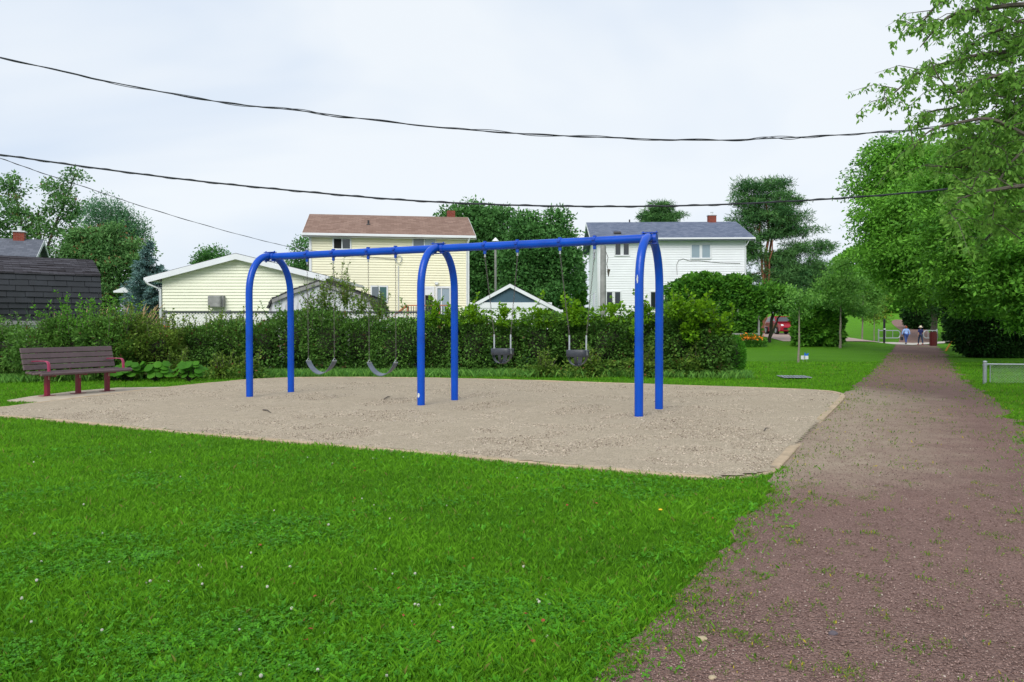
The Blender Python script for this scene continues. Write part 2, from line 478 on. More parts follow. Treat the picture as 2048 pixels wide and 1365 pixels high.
M['burdock'] = leaf_mat('broad_leaves', (0.029, 0.124, 0.011), (0.095, 0.285, 0.022), 0.35)
M['weed'] = leaf_mat('path_weeds', (0.05, 0.13, 0.012), (0.20, 0.30, 0.04), 0.3, accent=(0.45, 0.38, 0.03), acc_at=0.93)
M['dryweed'] = leaf_mat('dry_grass_stems', (0.20, 0.16, 0.06), (0.42, 0.32, 0.14), 0.2)

M['lawn'] = soil_mat('lawn_ground', [((0.065, 0.24, 0.008), (0.13, 0.37, 0.014)), ((0.08, 0.25, 0.008), (0.17, 0.42, 0.016)), ((0.045, 0.18, 0.006), (0.17, 0.43, 0.014))],
                     (0.35, 3.0, 40.0), bump=0.9, bdist=0.05)
M['sand'] = soil_mat('pea_gravel', [((0.48, 0.385, 0.27), (0.65, 0.54, 0.395)), ((0.34, 0.27, 0.19), (0.78, 0.66, 0.49)), ((0.18, 0.14, 0.10), (0.90, 0.77, 0.58))],
                     (0.6, 12.0, 55.0), bump=0.9, bdist=0.03)
M['path'] = soil_mat('crushed_red_gravel', [((0.175, 0.100, 0.080), (0.30, 0.172, 0.140)), ((0.16, 0.09, 0.07), (0.32, 0.205, 0.17)), ((0.09, 0.053, 0.046), (0.44, 0.30, 0.26))],
                     (0.5, 6.0, 70.0), bump=0.9, bdist=0.025, attr='sandy',
                     acols=[((0.37, 0.28, 0.20), (0.47, 0.37, 0.27)), ((0.30, 0.225, 0.165), (0.55, 0.44, 0.325)), ((0.18, 0.13, 0.10), (0.66, 0.54, 0.41))])

# ------------------------------------------------------------------ outlines on the ground
PIT_PX = [(0, 820), (75, 809), (150, 800), (240, 788), (330, 778), (450, 766), (520, 760), (600, 757), (750, 757), (900, 759), (1050, 763),
          (1200, 768), (1350, 773), (1500, 778), (1600, 781.5), (1645, 784), (1670, 787), (1683, 791), (1686, 796), (1679, 804), (1640, 842),
          (1600, 882), (1553, 937), (1530, 949), (1490, 956), (1430, 959), (1370, 957), (1250, 946), (1100, 933), (1000, 924), (850, 909), (700, 896), (400, 871), (200, 851), (0, 833)]
pit = [gr(*p) for p in PIT_PX]
pit += [Vector((-8.9, 12.3, 0)), Vector((-9.6, 12.2, 0)), Vector((-9.95, 12.6, 0)), Vector((-9.7, 13.1, 0))]
def smooth_poly(P, it=1):
    for _ in range(it):
        Q = []
        n = len(P)
        for i in range(n):
            a, b = P[i], P[(i + 1) % n]
            Q += [a * 0.75 + b * 0.25, a * 0.25 + b * 0.75]
        P = Q
    return P
pit = smooth_poly(pit, 1)
PITA = np.array([(p.x, p.y) for p in pit])
PAD_PX = [(14, 804), (60, 796), (150, 785), (235, 778), (352, 776.3), (330, 779.8), (240, 789.5), (150, 801.5), (88, 809), (68, 806), (40, 805)]
PADA = np.array([(gr(*p).x, gr(*p).y) for p in PAD_PX])
def inside(P, x, y):
    x = np.asarray(x); y = np.asarray(y)
    r = np.zeros(x.shape, bool)
    n = len(P)
    for i in range(n):
        x0, y0 = P[i]; x1, y1 = P[(i + 1) % n]
        if y0 == y1: continue
        c = ((y0 > y) != (y1 > y)) & (x < (x1 - x0) * (y - y0) / (y1 - y0) + x0)
        r ^= c
    return r
def dist_poly(P, x, y):
    x = np.asarray(x, float); y = np.asarray(y, float)
    d = np.full(x.shape, 1e9)
    for i in range(len(P)):
        a = P[i]; b = P[(i + 1) % len(P)]
        e = b - a; l2 = max(e.dot(e), 1e-12)
        t = np.clip(((x - a[0]) * e[0] + (y - a[1]) * e[1]) / l2, 0, 1)
        d = np.minimum(d, np.hypot(x - a[0] - t * e[0], y - a[1] - t * e[1]))
    return d

# rows of the path: (left px, right px, y px)
PATH_ROWS = [(1150, 2660, 1390), (1196, 2590, 1340), (1275, 2480, 1270), (1362, 2370, 1180), (1422, 2270, 1110), (1490, 2190, 1040), (1525, 2140, 990), (1560, 2105, 945),
             (1590, 2080, 900), (1637, 2035, 850), (1678, 1990, 805), (1690, 1968, 790), (1722, 1935, 762), (1748, 1912, 740), (1768, 1897, 720), (1783, 1884, 704), (1793, 1874, 691)]
pl = [gr(a, y) for a, b, y in PATH_ROWS]; pr = [gr(b, y) for a, b, y in PATH_ROWS]
pl.insert(0, Vector((pl[0].x - 1.2, 1.2, 0))); pr.insert(0, Vector((pr[0].x + 0.2, 1.2, 0)))
pl.insert(0, Vector((pl[0].x - 2.2, -6, 0))); pr.insert(0, Vector((pr[0].x, -6, 0)))
def fr(a, s=1.0):   # fractal noise in [-1,1]
    return noise.fractal(Vector((a * s, 3.7, 1.1)), 0.9, 2.1, 5)
def resample(P, step):
    out = []
    for i in range(len(P) - 1):
        n = max(1, int((P[i + 1] - P[i]).length / step))
        for k in range(n): out.append(P[i].lerp(P[i + 1], k / n))
    out.append(P[-1]); return out
ys = [-6 + 0.12 * i for i in range(int(40 / 0.12))] + [34 + 0.4 * i for i in range(82)]
plx = np.interp(ys, [p.y for p in pl], [p.x for p in pl]); prx = np.interp(ys, [p.y for p in pr], [p.x for p in pr])
for i, y in enumerate(ys):
    amp = 0.16 if y > 7.9 else 0.10
    if 8.0 < y < 17.3: wl = 0.0
    else: wl = 1.0
    plx[i] += wl * (amp * fr(y, 1.3) + 0.05 * fr(y + 50, 7)) - (0.05 if wl == 0 else 0)
    prx[i] += 0.32 * fr(y + 90, 1.1) + 0.08 * fr(y + 20, 6)
ys = np.array(ys)

# ------------------------------------------------------------------ ground, pit, path
def grid_axis(lo, hi, fine_lo, fine_hi, fine, coarse):
    a = list(np.arange(lo, fine_lo, coarse)) + list(np.arange(fine_lo, fine_hi, fine)) + list(np.arange(fine_hi, hi + coarse, coarse))
    return np.array(a)
gx = grid_axis(-400, 400, -60, 60, 2.0, 20); gy = grid_axis(-40, 700, 0, 170, 2.0, 20)
X, Y = np.meshgrid(gx, gy)
Z = terr(X, Y)
V = np.stack([X.ravel(), Y.ravel(), Z.ravel()], 1)
nx, ny = len(gx), len(gy)
ii, jj = np.meshgrid(np.arange(nx - 1), np.arange(ny - 1)); q = (jj * nx + ii).ravel()
tag(add_obj('ground', np_mesh('ground', V, np.stack([q, q + 1, q + nx + 1, q + nx], 1), smooth=True), M['lawn']), kind='structure')

st = 0.075
gx = np.arange(PITA[:, 0].min() - .1, PITA[:, 0].max() + .1, st); gy = np.arange(PITA[:, 1].min() - .1, PITA[:, 1].max() + .1, st)
X, Y = np.meshgrid(gx, gy)
cxs, cys = X[:-1, :-1] + st / 2, Y[:-1, :-1] + st / 2
keep = inside(PITA, cxs.ravel(), cys.ravel())
hz = np.array([noise.fractal(Vector((x * 1.7, y * 1.7, 0.3)), 0.8, 2.0, 5) for x, y in zip(X.ravel(), Y.ravel())])
hz2 = np.array([noise.noise(Vector((x * 0.5, y * 0.5, 5.3))) for x, y in zip(X.ravel(), Y.ravel())])
hol = np.zeros(X.size)
for t_ in (-3.35, -2.65, -0.95, 1.0, 2.75):          # scuffed hollows under the seats
    hx_, hy_ = -1.337 + math.cos(-0.44) * t_, 14.52 + math.sin(-0.44) * t_
    ex = (X.ravel() - hx_) * math.cos(-0.44) + (Y.ravel() - hy_) * math.sin(-0.44); ey = -(X.ravel() - hx_) * math.sin(-0.44) + (Y.ravel() - hy_) * math.cos(-0.44)
    rr_ = np.sqrt((ex / 0.38) ** 2 + (ey / 0.85) ** 2)
    hol += -0.030 * np.exp(-rr_ ** 2) + 0.014 * np.exp(-((rr_ - 1.5) / 0.45) ** 2)
V = np.stack([X.ravel(), Y.ravel(), np.maximum(0.006, 0.030 + 0.012 * hz + 0.01 * hz2 + hol)], 1)
nx, ny = len(gx), len(gy)
ii, jj = np.meshgrid(np.arange(nx - 1), np.arange(ny - 1)); q = (jj * nx + ii).ravel()[keep]
tag(add_obj('play_pit_gravel_surface', np_mesh('play_pit_gravel_surface', V, np.stack([q, q + 1, q + nx + 1, q + nx], 1), smooth=True), M['sand']), kind='structure')

kb = MB()                                          # one timber-like border round the pit
prof = [(-0.055, 0.0), (-0.055, 0.038), (-0.045, 0.048), (0.045, 0.048), (0.055, 0.038), (0.055, 0.0)]
P = resample(pit + [pit[0]], 0.25)[:-1]
n = len(P); vs, fs = [], []
def sink(p):
    if p.x > 1.9 and p.y < 14.0:
        if p.y < gr(1553, 938).y: return 0.022
        return 0.034 * float(sstep(9.0, 9.9, p.y) * (1 - sstep(11.2, 12.2, p.y)))
    return 0.004 if p.y < 13.0 else 0.0
for i in range(n):
    t = (P[(i + 1) % n] - P[i - 1]).normalized(); s_ = Vector((-t.y, t.x, 0))
    w = 1.0; dn = sink(P[i])
    for a, z in prof:
        vs.append(P[i] + s_ * a * w + Vector((0, 0, z - dn - 0.010 + 0.006 * fr(i * 0.25, 1.5))))
k = len(prof)
for i in range(n):
    for j in range(k - 1):
        a = i * k + j; b = ((i + 1) % n) * k + j
        fs.append((a, a + 1, b + 1, b))
kb.add(vs, fs)
tag(kb.build('kerb', M['kerb'], smooth=False), kind='structure')

nc = 60
V = []; SAND = []
for i, y in enumerate(ys):
    for k in range(nc + 1):
        x = plx[i] + (prx[i] - plx[i]) * k / nc
        V.append((x, y, float(terr(x, y))))
V = np.array(V)
hh = np.array([noise.fractal(Vector((x * 1.1, y * 1.1, 8.3)), 0.8, 2.0, 5) for x, y, z in V])
V[:, 2] += 0.012 + 0.007 * hh
d = dist_poly(PITA, V[:, 0], V[:, 1])
sandy = np.clip(1.25 - d / 1.8, 0, 1) * (1 - sstep(19, 26, V[:, 1])) * sstep(5.6, 8.4, V[:, 1])
nr = len(ys)
ii, jj = np.meshgrid(np.arange(nc), np.arange(nr - 1)); q = (jj * (nc + 1) + ii).ravel()
me = np_mesh('path', V, np.stack([q, q + 1, q + nc + 2, q + nc + 1], 1), smooth=True)
a = me.attributes.new('sandy', 'FLOAT', 'POINT'); a.data.foreach_set('value', sandy.astype(np.float32))
tag(add_obj('path', me, M['path']), kind='structure')
# the far stretch of the path beyond the crossing, climbing the rise
FAR = [(1796, 1868, 687), (1800, 1862, 672), (1802, 1856, 662), (1792, 1850, 655), (1784, 1832, 648), (1783, 1820, 643), (1790, 1816, 640)]
fl, frr = [gt(a, y) for a, b, y in FAR], [gt(b, y) for a, b, y in FAR]
vs = []; fs = []
A = resample(fl, 2.0); m_ = len(A)
B = [frr[0]]
lens = np.linspace(0, len(frr) - 1, m_)
B = [frr[int(t)].lerp(frr[min(int(t) + 1, len(frr) - 1)], t - int(t)) for t in lens]
A = [fl[int(t)].lerp(fl[min(int(t) + 1, len(fl) - 1)], t - int(t)) for t in lens]
for i in range(m_):
    for k in range(9):
        p = A[i].lerp(B[i], k / 8); p.z = float(terr(p.x, p.y)) + 0.02
        vs.append(p)
for i in range(m_ - 1):
    for k in range(8):
        a = i * 9 + k; fs.append((a, a + 1, a + 10, a + 9))
mb = MB(); mb.add(vs, fs)
tag(mb.build('path_beyond_crossing', M['path'], smooth=True), kind='structure')

# concrete pad under the bench
mb = MB()
pad = [gr(*p) for p in [(14, 804), (60, 796), (150, 785), (235, 778), (352, 776.3), (330, 779.8), (240, 789.5), (150, 801.5), (88, 809), (68, 806), (40, 805)]]
mb.prism(pad, (0, 0, -0.02), (0, 0, 0.028))
tag(mb.build('concrete_pad', M['concrete']), kind='structure')
# crossing pavement
mb = MB()
sw_far = [(1545, 681.5), (1600, 684), (1660, 685.5), (1740, 685.2), (1790, 686), (1825, 687.5), (1868, 686), (1905, 683)]
sw_near = [(1545, 683.5), (1600, 686.5), (1660, 688), (1740, 688.6), (1790, 690), (1825, 691.8), (1868, 689), (1905, 687)]
a = [gr(x, y) for x, y in sw_far]; b = [gr(x, y) for x, y in sw_near]
vs = []; fs = []
for i in range(len(a)):
    for p in (a[i], b[i]):
        vs.append(Vector((p.x, p.y, float(terr(p.x, p.y)) + 0.05)))
for i in range(len(a) - 1): fs.append((2 * i, 2 * i + 1, 2 * i + 3, 2 * i + 2))
mb.add(vs, fs)
tag(mb.build('pavement', M['sidewalk']), kind='structure')
# pink driveway
mb = MB(); vs = []; fs = []
for i in range(13):
    for k in range(9):
        x = 19.5 + 8.0 * i / 12; y = 57.6 + 22.0 * k / 8
        vs.append((x - 0.02 * (y - 60), y, float(terr(x, y)) + 0.03))
for i in range(12):
    for k in range(8):
        a = i * 9 + k; fs.append((a, a + 9, a + 10, a + 1))
mb.add(vs, fs)
tag(mb.build('driveway', M['pave']), kind='structure')

# ------------------------------------------------------------------ blades, leaves, pebbles (numpy)
RNG = np.random.default_rng(7)
def unit(v): return v / np.maximum(np.linalg.norm(v, axis=1, keepdims=True), 1e-9)
def leaves(P, size, aspect=0.5, up=0.5, dirbias=None, rng=RNG, jit=0.35, fold=0.12, flat=0.0):
    """quad leaves at P; size (scalar/array) = length; up = how far the leaf normals turn to the sky"""
    n = len(P)
    s = np.asarray(size) * (1 + jit * (rng.random(n) - 0.5) * 2)
    d = rng.normal(size=(n, 3))
    if dirbias is not None: d = d * 0.6 + dirbias
    d[:, 2] *= (1 - flat)
    d = unit(d)
    nn = unit(rng.normal(size=(n, 3)) * (1 - up) + np.array([0, 0, 1.0]) * up)
    sd = unit(np.cross(d, nn)); nn = np.cross(sd, d)
    Ln = s[:, None]; W = (s * aspect / 2)[:, None]
    b = P; t = P + d * Ln; mid = P + d * Ln * 0.48 - nn * Ln * fold
    V = np.stack([b, mid + sd * W, t, mid - sd * W], 1).reshape(-1, 3)
    F = np.arange(4 * n).reshape(n, 4)
    return V, F

def near_lawn_mask(x, y):
    """probability 0..1 that grass grows here"""
    ins = inside(PITA, x, y)
    dp = dist_poly(PITA, x, y)
    xl = np.interp(y, ys, plx); xr = np.interp(y, ys, prx)
    on_path = (x > xl) & (x < xr) & (y < 66)
    dl = np.minimum(np.abs(x - xl), np.abs(x - xr))
    m = np.ones(x.shape)
    m[ins | ((dp < 0.055) & ~((x < 2.3) & (y < 13) & (dp > 0.0)))] = 0
    m[inside(PADA, x, y)] = 0
    m[on_path] = 0
    m[on_path & (dl < 0.45) & ~((x < xl + 0.6) & (y > 8.0) & (y < 17.3))] = 0.05
    m[on_path & (dl < 0.14) & ~((x < xl + 0.6) & (y > 8.0) & (y < 17.3))] = 0.35
    return m

def blades(P, h, w, rng, lean=0.35):
    n = len(P)
    a = rng.random(n) * 2 * np.pi
    side = np.stack([np.cos(a), np.sin(a), np.zeros(n)], 1)
    ln = rng.normal(size=(n, 2)) * lean
    h = h * (0.6 + 0.8 * rng.random(n))
    tip = P + np.stack([ln[:, 0] * h, ln[:, 1] * h, h], 1)
    mid = P + np.stack([ln[:, 0] * h * 0.3, ln[:, 1] * h * 0.3, h * 0.55], 1)
    w = w * (0.7 + 0.6 * rng.random(n))
    W = (w / 2)[:, None]
    V = np.stack([P - side * W, P + side * W, mid + side * W * 0.8, tip, mid - side * W * 0.8], 1).reshape(-1, 3)
    k = np.arange(n)[:, None] * 5
    F = np.concatenate([k + np.array([[0, 1, 2, 4]])], 0)
    T = k + np.array([[4, 2, 3, 3]])
    return V, F, T
def scatter_view(n, y0, y1, power=2.0, xpad=0.5, rng=RNG):
    """points over the part of the ground the camera sees, thinning with distance"""
    u = rng.random(n)
    if power == 2.0: y = y0 * (y1 / y0) ** u
    else: y = (y0 ** (2 - power) + u * (y1 ** (2 - power) - y0 ** (2 - power))) ** (1 / (2 - power))
    hw = y * 0.64 + xpad
    x = (rng.random(n) * 2 - 1) * hw
    return x, y
def patch(x, y, s, off):     # cheap smooth noise field
    return (np.sin(x * 1.7 * s + off) * np.cos(y * 1.3 * s - off * 2) + np.sin((x + y) * 0.9 * s + off * 3) + np.cos((x * 0.6 - y * 1.1) * 2.1 * s + off)) / 3
x, y = scatter_view(640000, 2.7, 32, 2.2, xpad=1.6)
m = near_lawn_mask(x, y)
k = RNG.random(len(x)) < m
# no blades under the far hedges
k &= ~((y > 23.2) & (x < 5.5))
x, y = x[k], y[k]
pf = patch(x, y, 1.6, 1.0) * 0.5 + patch(x, y, 5.0, 2.0) * 0.3
hgt = (0.026 + 0.010 * pf + 0.0006 * y) * (1 + 0.6 * (RNG.random(len(x)) ** 6))
wd = 0.0030 + 0.00070 * y
P = np.stack([x, y, np.zeros(len(x))], 1)
n = len(P)
ang = RNG.random(n) * 2 * np.pi
side = np.stack([np.cos(ang), np.sin(ang), np.zeros(n)], 1)
ln = RNG.normal(size=(n, 2)) * 0.42
hgt = hgt * (0.6 + 0.8 * RNG.random(n))
tip = P + np.stack([ln[:, 0] * hgt, ln[:, 1] * hgt, hgt], 1)
mid = P + np.stack([ln[:, 0] * hgt * 0.3, ln[:, 1] * hgt * 0.3, hgt * 0.6], 1)
W = (wd * (0.7 + 0.6 * RNG.random(n)) / 2)[:, None]
V = np.stack([P - side * W, P + side * W, tip, mid - side * W * 0.9], 1).reshape(-1, 3)
F = np.arange(4 * n).reshape(n, 4)
var = np.clip(0.45 + 0.35 * pf + 0.28 * RNG.normal(size=n) * 0.8, 0, 1)
var = np.where(RNG.random(n) < 0.02, 1.0, np.minimum(var, 0.95))
tag(add_obj('grass', np_mesh('grass', V, F, var), M['grass']), 'short green mown lawn grass in front of and around the gravel pit', 'grass', kind='stuff')

# clover and broad little leaves, in patches
x, y = scatter_view(190000, 2.9, 11, 2.2)
pc = patch(x, y, 1.1, 4.0) + 0.55 * patch(x, y, 3.7, 0.3) + 0.25 * RNG.normal(size=len(x))
k = (RNG.random(len(x)) < near_lawn_mask(x, y)) & (pc > 0.30 + 0.25 * RNG.random(len(x)))
x, y = x[k], y[k]; n = len(x)
z = 0.012 + 0.020 * RNG.random(n) + 0.008 * patch(x, y, 6, 2)
P = np.stack([x, y, z], 1)
Vl, Fl = [], []
cen = P
sz = (0.0065 + 0.0045 * RNG.random(n))[:, None]
tilt = unit(RNG.normal(size=(n, 3)) * 0.32 + np.array([0, 0, 1.0]))
a0 = RNG.random(n) * 6.283
ux = unit(np.cross(tilt, np.stack([np.cos(a0), np.sin(a0), 0 * a0], 1))); uy = np.cross(tilt, ux)
VV = []
for j in range(3):
    an = 2.094 * j
    dv = ux * math.cos(an) + uy * math.sin(an); sv = np.cross(tilt, dv)
    VV.append(np.stack([cen, cen + dv * sz * 0.9 + sv * sz * 0.75, cen + dv * sz * 1.75, cen + dv * sz * 0.9 - sv * sz * 0.75], 1))
V = np.stack(VV, 1).reshape(-1, 3)
F = np.arange(len(V)).reshape(-1, 4)
vv = np.repeat(np.clip(0.5 + 0.25 * RNG.normal(size=n), 0, 1), 3)
tag(add_obj('clover_leaves', np_mesh('clover_leaves', V, F, vv), M['clover']), 'low clover leaves growing in patches through the near lawn', 'clover', kind='stuff')

# broad leaf weeds in the lawn (plantain, dandelion rosettes)
x, y = scatter_view(900, 3.0, 9, 2.0)
k = near_lawn_mask(x, y) > 0.5; x, y = x[k], y[k]
PP, DD = [], []
for cx_, cy_ in zip(x, y):
    nb = RNG.integers(4, 9)
    aa = RNG.random(nb) * 6.283
    PP.append(np.stack([np.full(nb, cx_), np.full(nb, cy_), np.full(nb, 0.012)], 1)); DD.append(np.stack([np.cos(aa), np.sin(aa), 0.25 + 0.7 * RNG.random(nb)], 1))
PP = np.concatenate(PP); DD = np.concatenate(DD)
V, F = leaves(PP, 0.045, 0.36, up=0.75, dirbias=DD * 3, fold=0.05)
tag(add_obj('lawn_weeds', np_mesh('lawn_weeds', V, F, np.clip(0.6 + 0.25 * RNG.normal(size=len(F)), 0, 1)), M['clover']), 'broad leaved weeds mixed into the near lawn', 'weeds', kind='stuff')

# taller grass at the foot of the hedge and along the far fence
def tuft_grass(name, label, pts, h, w, mat, lean=0.35):
    pts = np.array(pts)
    n = len(pts)
    ang = RNG.random(n) * 6.283
    side = np.stack([np.cos(ang), np.sin(ang), np.zeros(n)], 1)
    ln = RNG.normal(size=(n, 2)) * lean
    hh_ = h * (0.5 + RNG.random(n))
    tip = pts + np.stack([ln[:, 0] * hh_, ln[:, 1] * hh_, hh_], 1)
    mid = pts + np.stack([ln[:, 0] * hh_ * .3, ln[:, 1] * hh_ * .3, hh_ * .6], 1)
    W = np.full((n, 1), w / 2)
    V = np.stack([pts - side * W, pts + side * W, tip, mid - side * W], 1).reshape(-1, 3)
    return tag(add_obj(name, np_mesh(name, V, np.arange(4 * n).reshape(n, 4), RNG.random(n)), mat), label, 'grass', kind='stuff')
x0 = RNG.random(26000) * 24 - 15.5
yy = np.interp(x0, [-16, -9, -4, 3, 6.0, 9], [18.8, 22.4, 23.0, 22.8, 22.3, 22.5]) + RNG.normal(size=len(x0)) * 0.35
k = (near_lawn_mask(x0, yy) > 0.5) & (x0 < 6.6)
tuft_grass('tall_grass', 'uncut grass at the foot of the long hedge', np.stack([x0[k], yy[k], 0 * x0[k]], 1), 0.17, 0.010, M['young'])

# stones lying in the path
def pebbles(name, label, x, y, z, s, cat, mat):
    n = len(x)
    o = np.array([(1, 0, 0), (-1, 0, 0), (0, 1, 0), (0, -1, 0), (0, 0, 1), (0, 0, -1)], float)
    V = np.stack([x, y, z], 1)[:, None, :] + o[None] * s[:, None, None] * (0.6 + 0.8 * RNG.random((n, 6, 1))) * np.array([1, 1, 0.7]) + RNG.normal(size=(n, 6, 3)) * s[:, None, None] * 0.18
    f = np.array([(0, 2, 4), (2, 1, 4), (1, 3, 4), (3, 0, 4), (2, 0, 5), (1, 2, 5), (3, 1, 5), (0, 3, 5)])
    F = (np.arange(n)[:, None, None] * 6 + f[None]).reshape(-1, 3)
    var = np.repeat(RNG.random(n), 8)
    return tag(add_obj(name, np_mesh(name, V.reshape(-1, 3), F, var), mat), label, cat, kind='stuff')
M['pebble'] = leaf_mat('path_pebbles', (0.13, 0.078, 0.066), (0.38, 0.265, 0.23), 0.0, rough=0.9, accent=(0.5, 0.42, 0.36), acc_at=0.97)
M['peapebble'] = leaf_mat('pea_pebbles', (0.16, 0.12, 0.09), (0.72, 0.62, 0.50), 0.0, rough=0.9)
x, y = scatter_view(90000, 2.9, 14, 2.3)
xl = np.interp(y, ys, plx); xr = np.interp(y, ys, prx)
k = (x > xl + 0.02) & (x < xr); x, y = x[k], y[k]
pebbles('path_gravel', 'small reddish stones lying loose on the path', x, y, np.full(len(x), 0.016), 0.0020 + 0.0042 * RNG.random(len(x)) ** 3 + 0.0002 * y, 'gravel', M['pebble'])
x, y = scatter_view(130000, 7.5, 20, 2.3)
k = inside(PITA, x, y) & (dist_poly(PITA, x, y) > 0.07); x, y = x[k], y[k]
pebbles('pit_gravel', 'loose pea gravel filling the swing pit', x, y, np.full(len(x), 0.028), 0.0025 + 0.0065 * RNG.random(len(x)) ** 3 + 0.00025 * y, 'gravel', M['peapebble'])

# weeds on the path: many little tufts
PP, DD, SS = [], [], []
def weeds_at(x, y, k, s, spread):
    for _ in range(k):
        PP.append((x + RNG.normal() * spread, y + RNG.normal() * spread, 0.012 + abs(RNG.normal()) * s * 0.5)); a = RNG.random() * 6.283
        DD.append((math.cos(a) * 0.7, math.sin(a) * 0.7, 0.6 + RNG.random())); SS.append(s)
for _ in range(300):
    y_ = 3.0 * (7.2 / 3.0) ** RNG.random(); xl_ = float(np.interp(y_, ys, plx)); xr_ = min(float(np.interp(y_, ys, prx)), y_ * 0.66)
    t = RNG.random() ** 1.9
    kk_ = int(6 + 55 * RNG.random() ** 2.2); weeds_at(xl_ + (xr_ - xl_) * t, y_, kk_, 0.009 + 0.012 * RNG.random(), 0.008 + 0.0007 * kk_)
for _ in range(500):
    y_ = 7.5 * (40 / 7.5) ** RNG.random(); xl_ = float(np.interp(y_, ys, plx)); xr_ = float(np.interp(y_, ys, prx))
    t = RNG.random() ** 2.2
    if RNG.random() < 0.45: t = 1 - t
    weeds_at(xl_ + 0.15 + (xr_ - xl_) * t, y_, int(RNG.integers(4, 14)), 0.02 + 0.001 * y_, 0.05 + 0.003 * y_)
for _ in range(95):
    y_ = 3.0 * (7.0 / 3.0) ** RNG.random(); xl_ = float(np.interp(y_, ys, plx)); x_ = xl_ + 0.05 + 1.9 * RNG.random() ** 1.8
    hs = 0.035 + 0.045 * RNG.random(); lx, ly = RNG.normal(size=2) * 0.25 * hs
    for k_ in range(14):
        t = RNG.random(); a = RNG.random() * 6.283
        PP.append((x_ + lx * t, y_ + ly * t, 0.01 + hs * t)); DD.append((math.cos(a), math.sin(a), 0.9)); SS.append(0.014)
PP = np.array(PP); DD = np.array(DD); SS = np.array(SS)
V, F = leaves(PP, SS, 0.35, up=0.4, dirbias=DD, fold=0.05)
tag(add_obj('path_weeds', np_mesh('path_weeds', V, F, RNG.random(len(F))), M['weed']), 'scattered yellow green weeds growing in the gravel path', 'weeds', kind='stuff')

# ------------------------------------------------------------------ swing frame
TH = -0.44; LSP = 3.92; WSP = 1.196; SH = 2.905; PR = 0.0675
SCX, SCY = -1.337, 14.52
BD = Vector((math.cos(TH), math.sin(TH), 0)); BN = Vector((-math.sin(TH), math.cos(TH), 0))
frame = empty('swing_frame', (SCX, SCY, 0), TH, 'bright blue steel swing frame of three tall arches in the gravel pit', 'swing frame')
def arch_points():
    pts = []
    R = WSP / 2
    rise = 0.80                                   # the bend is a little taller than a half circle
    top = SH - PR
    pts.append((0, -R, -0.05)); pts.append((0, -R, (top - rise) * 0.5)); pts.append((0, -R, top - rise))
    for i in range(1, 24):
        a = math.pi * i / 24
        ca, sa = math.cos(a), math.sin(a)
        e = 2 / 2.15
        pts.append((0, -R * math.copysign(abs(ca) ** e, ca), top - rise + rise * abs(sa) ** e))
    pts.append((0, R, top - rise)); pts.append((0, R, (top - rise) * 0.5)); pts.append((0, R, -0.05))
    return pts
arch0 = None
for i in (-1, 0, 1):
    if arch0 is None:
        mb = MB(); mb.tube(arch_points(), PR, 20); arch0 = mb.build('arch', M['blue'], frame, smooth=True)
        o = arch0
    else:
        o = add_obj('arch', arch0.data, None, frame)
    o.location = (LSP * i, 0, 0)
BZ = SH - PR - 0.012
for s in (-1, 0):
    mb = MB(); mb.tube([(LSP * s + 0.06, 0, BZ), (LSP * (s + 1) - 0.06, 0, BZ)], PR * 1.04, 20)
    mb.build('top_rail', M['blue'], frame, smooth=True)
def clamp_mesh(w):
    mb = MB()
    for sx in (-1, 1):
        for k_ in range(1):
            mb.tube([(sx * (0.055 + w), 0, BZ), (sx * (0.115 + w), 0, BZ)], PR * 1.16, 20)
    for z, ss in ((BZ + 0.088, 1), (BZ - 0.088, -1)):
        mb.box((0, 0, z), (0.26, 0.10, 0.014), bev=0.004)
        mb.box((-0.11, 0, z + 0.016 * ss), (0.02, 0.02, 0.02)); mb.box((0.11, 0, z + 0.016 * ss), (0.02, 0.02, 0.02))
    return mb
cm = clamp_mesh(0).mesh('clamp', True)
for i in (-1, 0, 1):
    o = add_obj('clamp', cm, M['blue_dark'], frame); o.location = (LSP * i, 0, 0)
def beam_t(px):          # local x along the rail of the place seen at px
    # ray in plan: x/y = (px-CX)/FPX
    r = (px - CX) / FPX
    # (SCX + t*BD.x) = r*(SCY + t*BD.y)
    return (r * SCY - SCX) / (BD.x - r * BD.y)
HANG = [615, 667.5, 737, 791.5, 970, 1035, 1120, 1189]
hm = MB()
hm.tube([(-0.028, 0, 0), (0.028, 0, 0)], PR * 1.15, 20)
hm.box((0, 0, -0.092), (0.05, 0.035, 0.09), bev=0.006)
hm.box((0, 0.084, 0.02), (0.05, 0.03, 0.03)); hm.box((0, -0.084, 0.02), (0.05, 0.03, 0.03))
hm.box((0, 0, 0.080), (0.05, 0.05, 0.018))
hme = hm.mesh('hanger', True)
for px in HANG:
    o = add_obj('hanger', hme, M['blue_dark'], frame); o.location = (beam_t(px), 0, BZ)
def chip(x, sy, z, w, h, seed):
    """bare metal patch on a leg, facing the camera side"""
    rr = random.Random(seed); pts = []
    for i in range(14):
        a = 2 * math.pi * i / 14; k_ = 0.75 + 0.4 * rr.random()
        pts.append((math.cos(a) * w * k_, math.sin(a) * h * k_))
    mb = MB(); vs = []
    base = math.atan2(-1, -0.15)
    for r_ in (PR + 0.0012, PR + 0.0030):
        for u, v in pts:
            ang = base + u / PR
            vs.append(Vector((x + math.cos(ang) * r_, sy + math.sin(ang) * r_, z + v)))
    n = len(pts)
    mb.add(vs, [tuple(range(n))[::-1], tuple(range(n, 2 * n))] + [(i, (i + 1) % n, n + (i + 1) % n, n + i) for i in range(n)])
    return mb.build('bare_patch', M['chip'], frame)
chip(LSP, -WSP / 2, 2.14, 0.014, 0.065, 3)
chip(0, -WSP / 2, 0.21, 0.026, 0.04, 5)
random.seed(4)

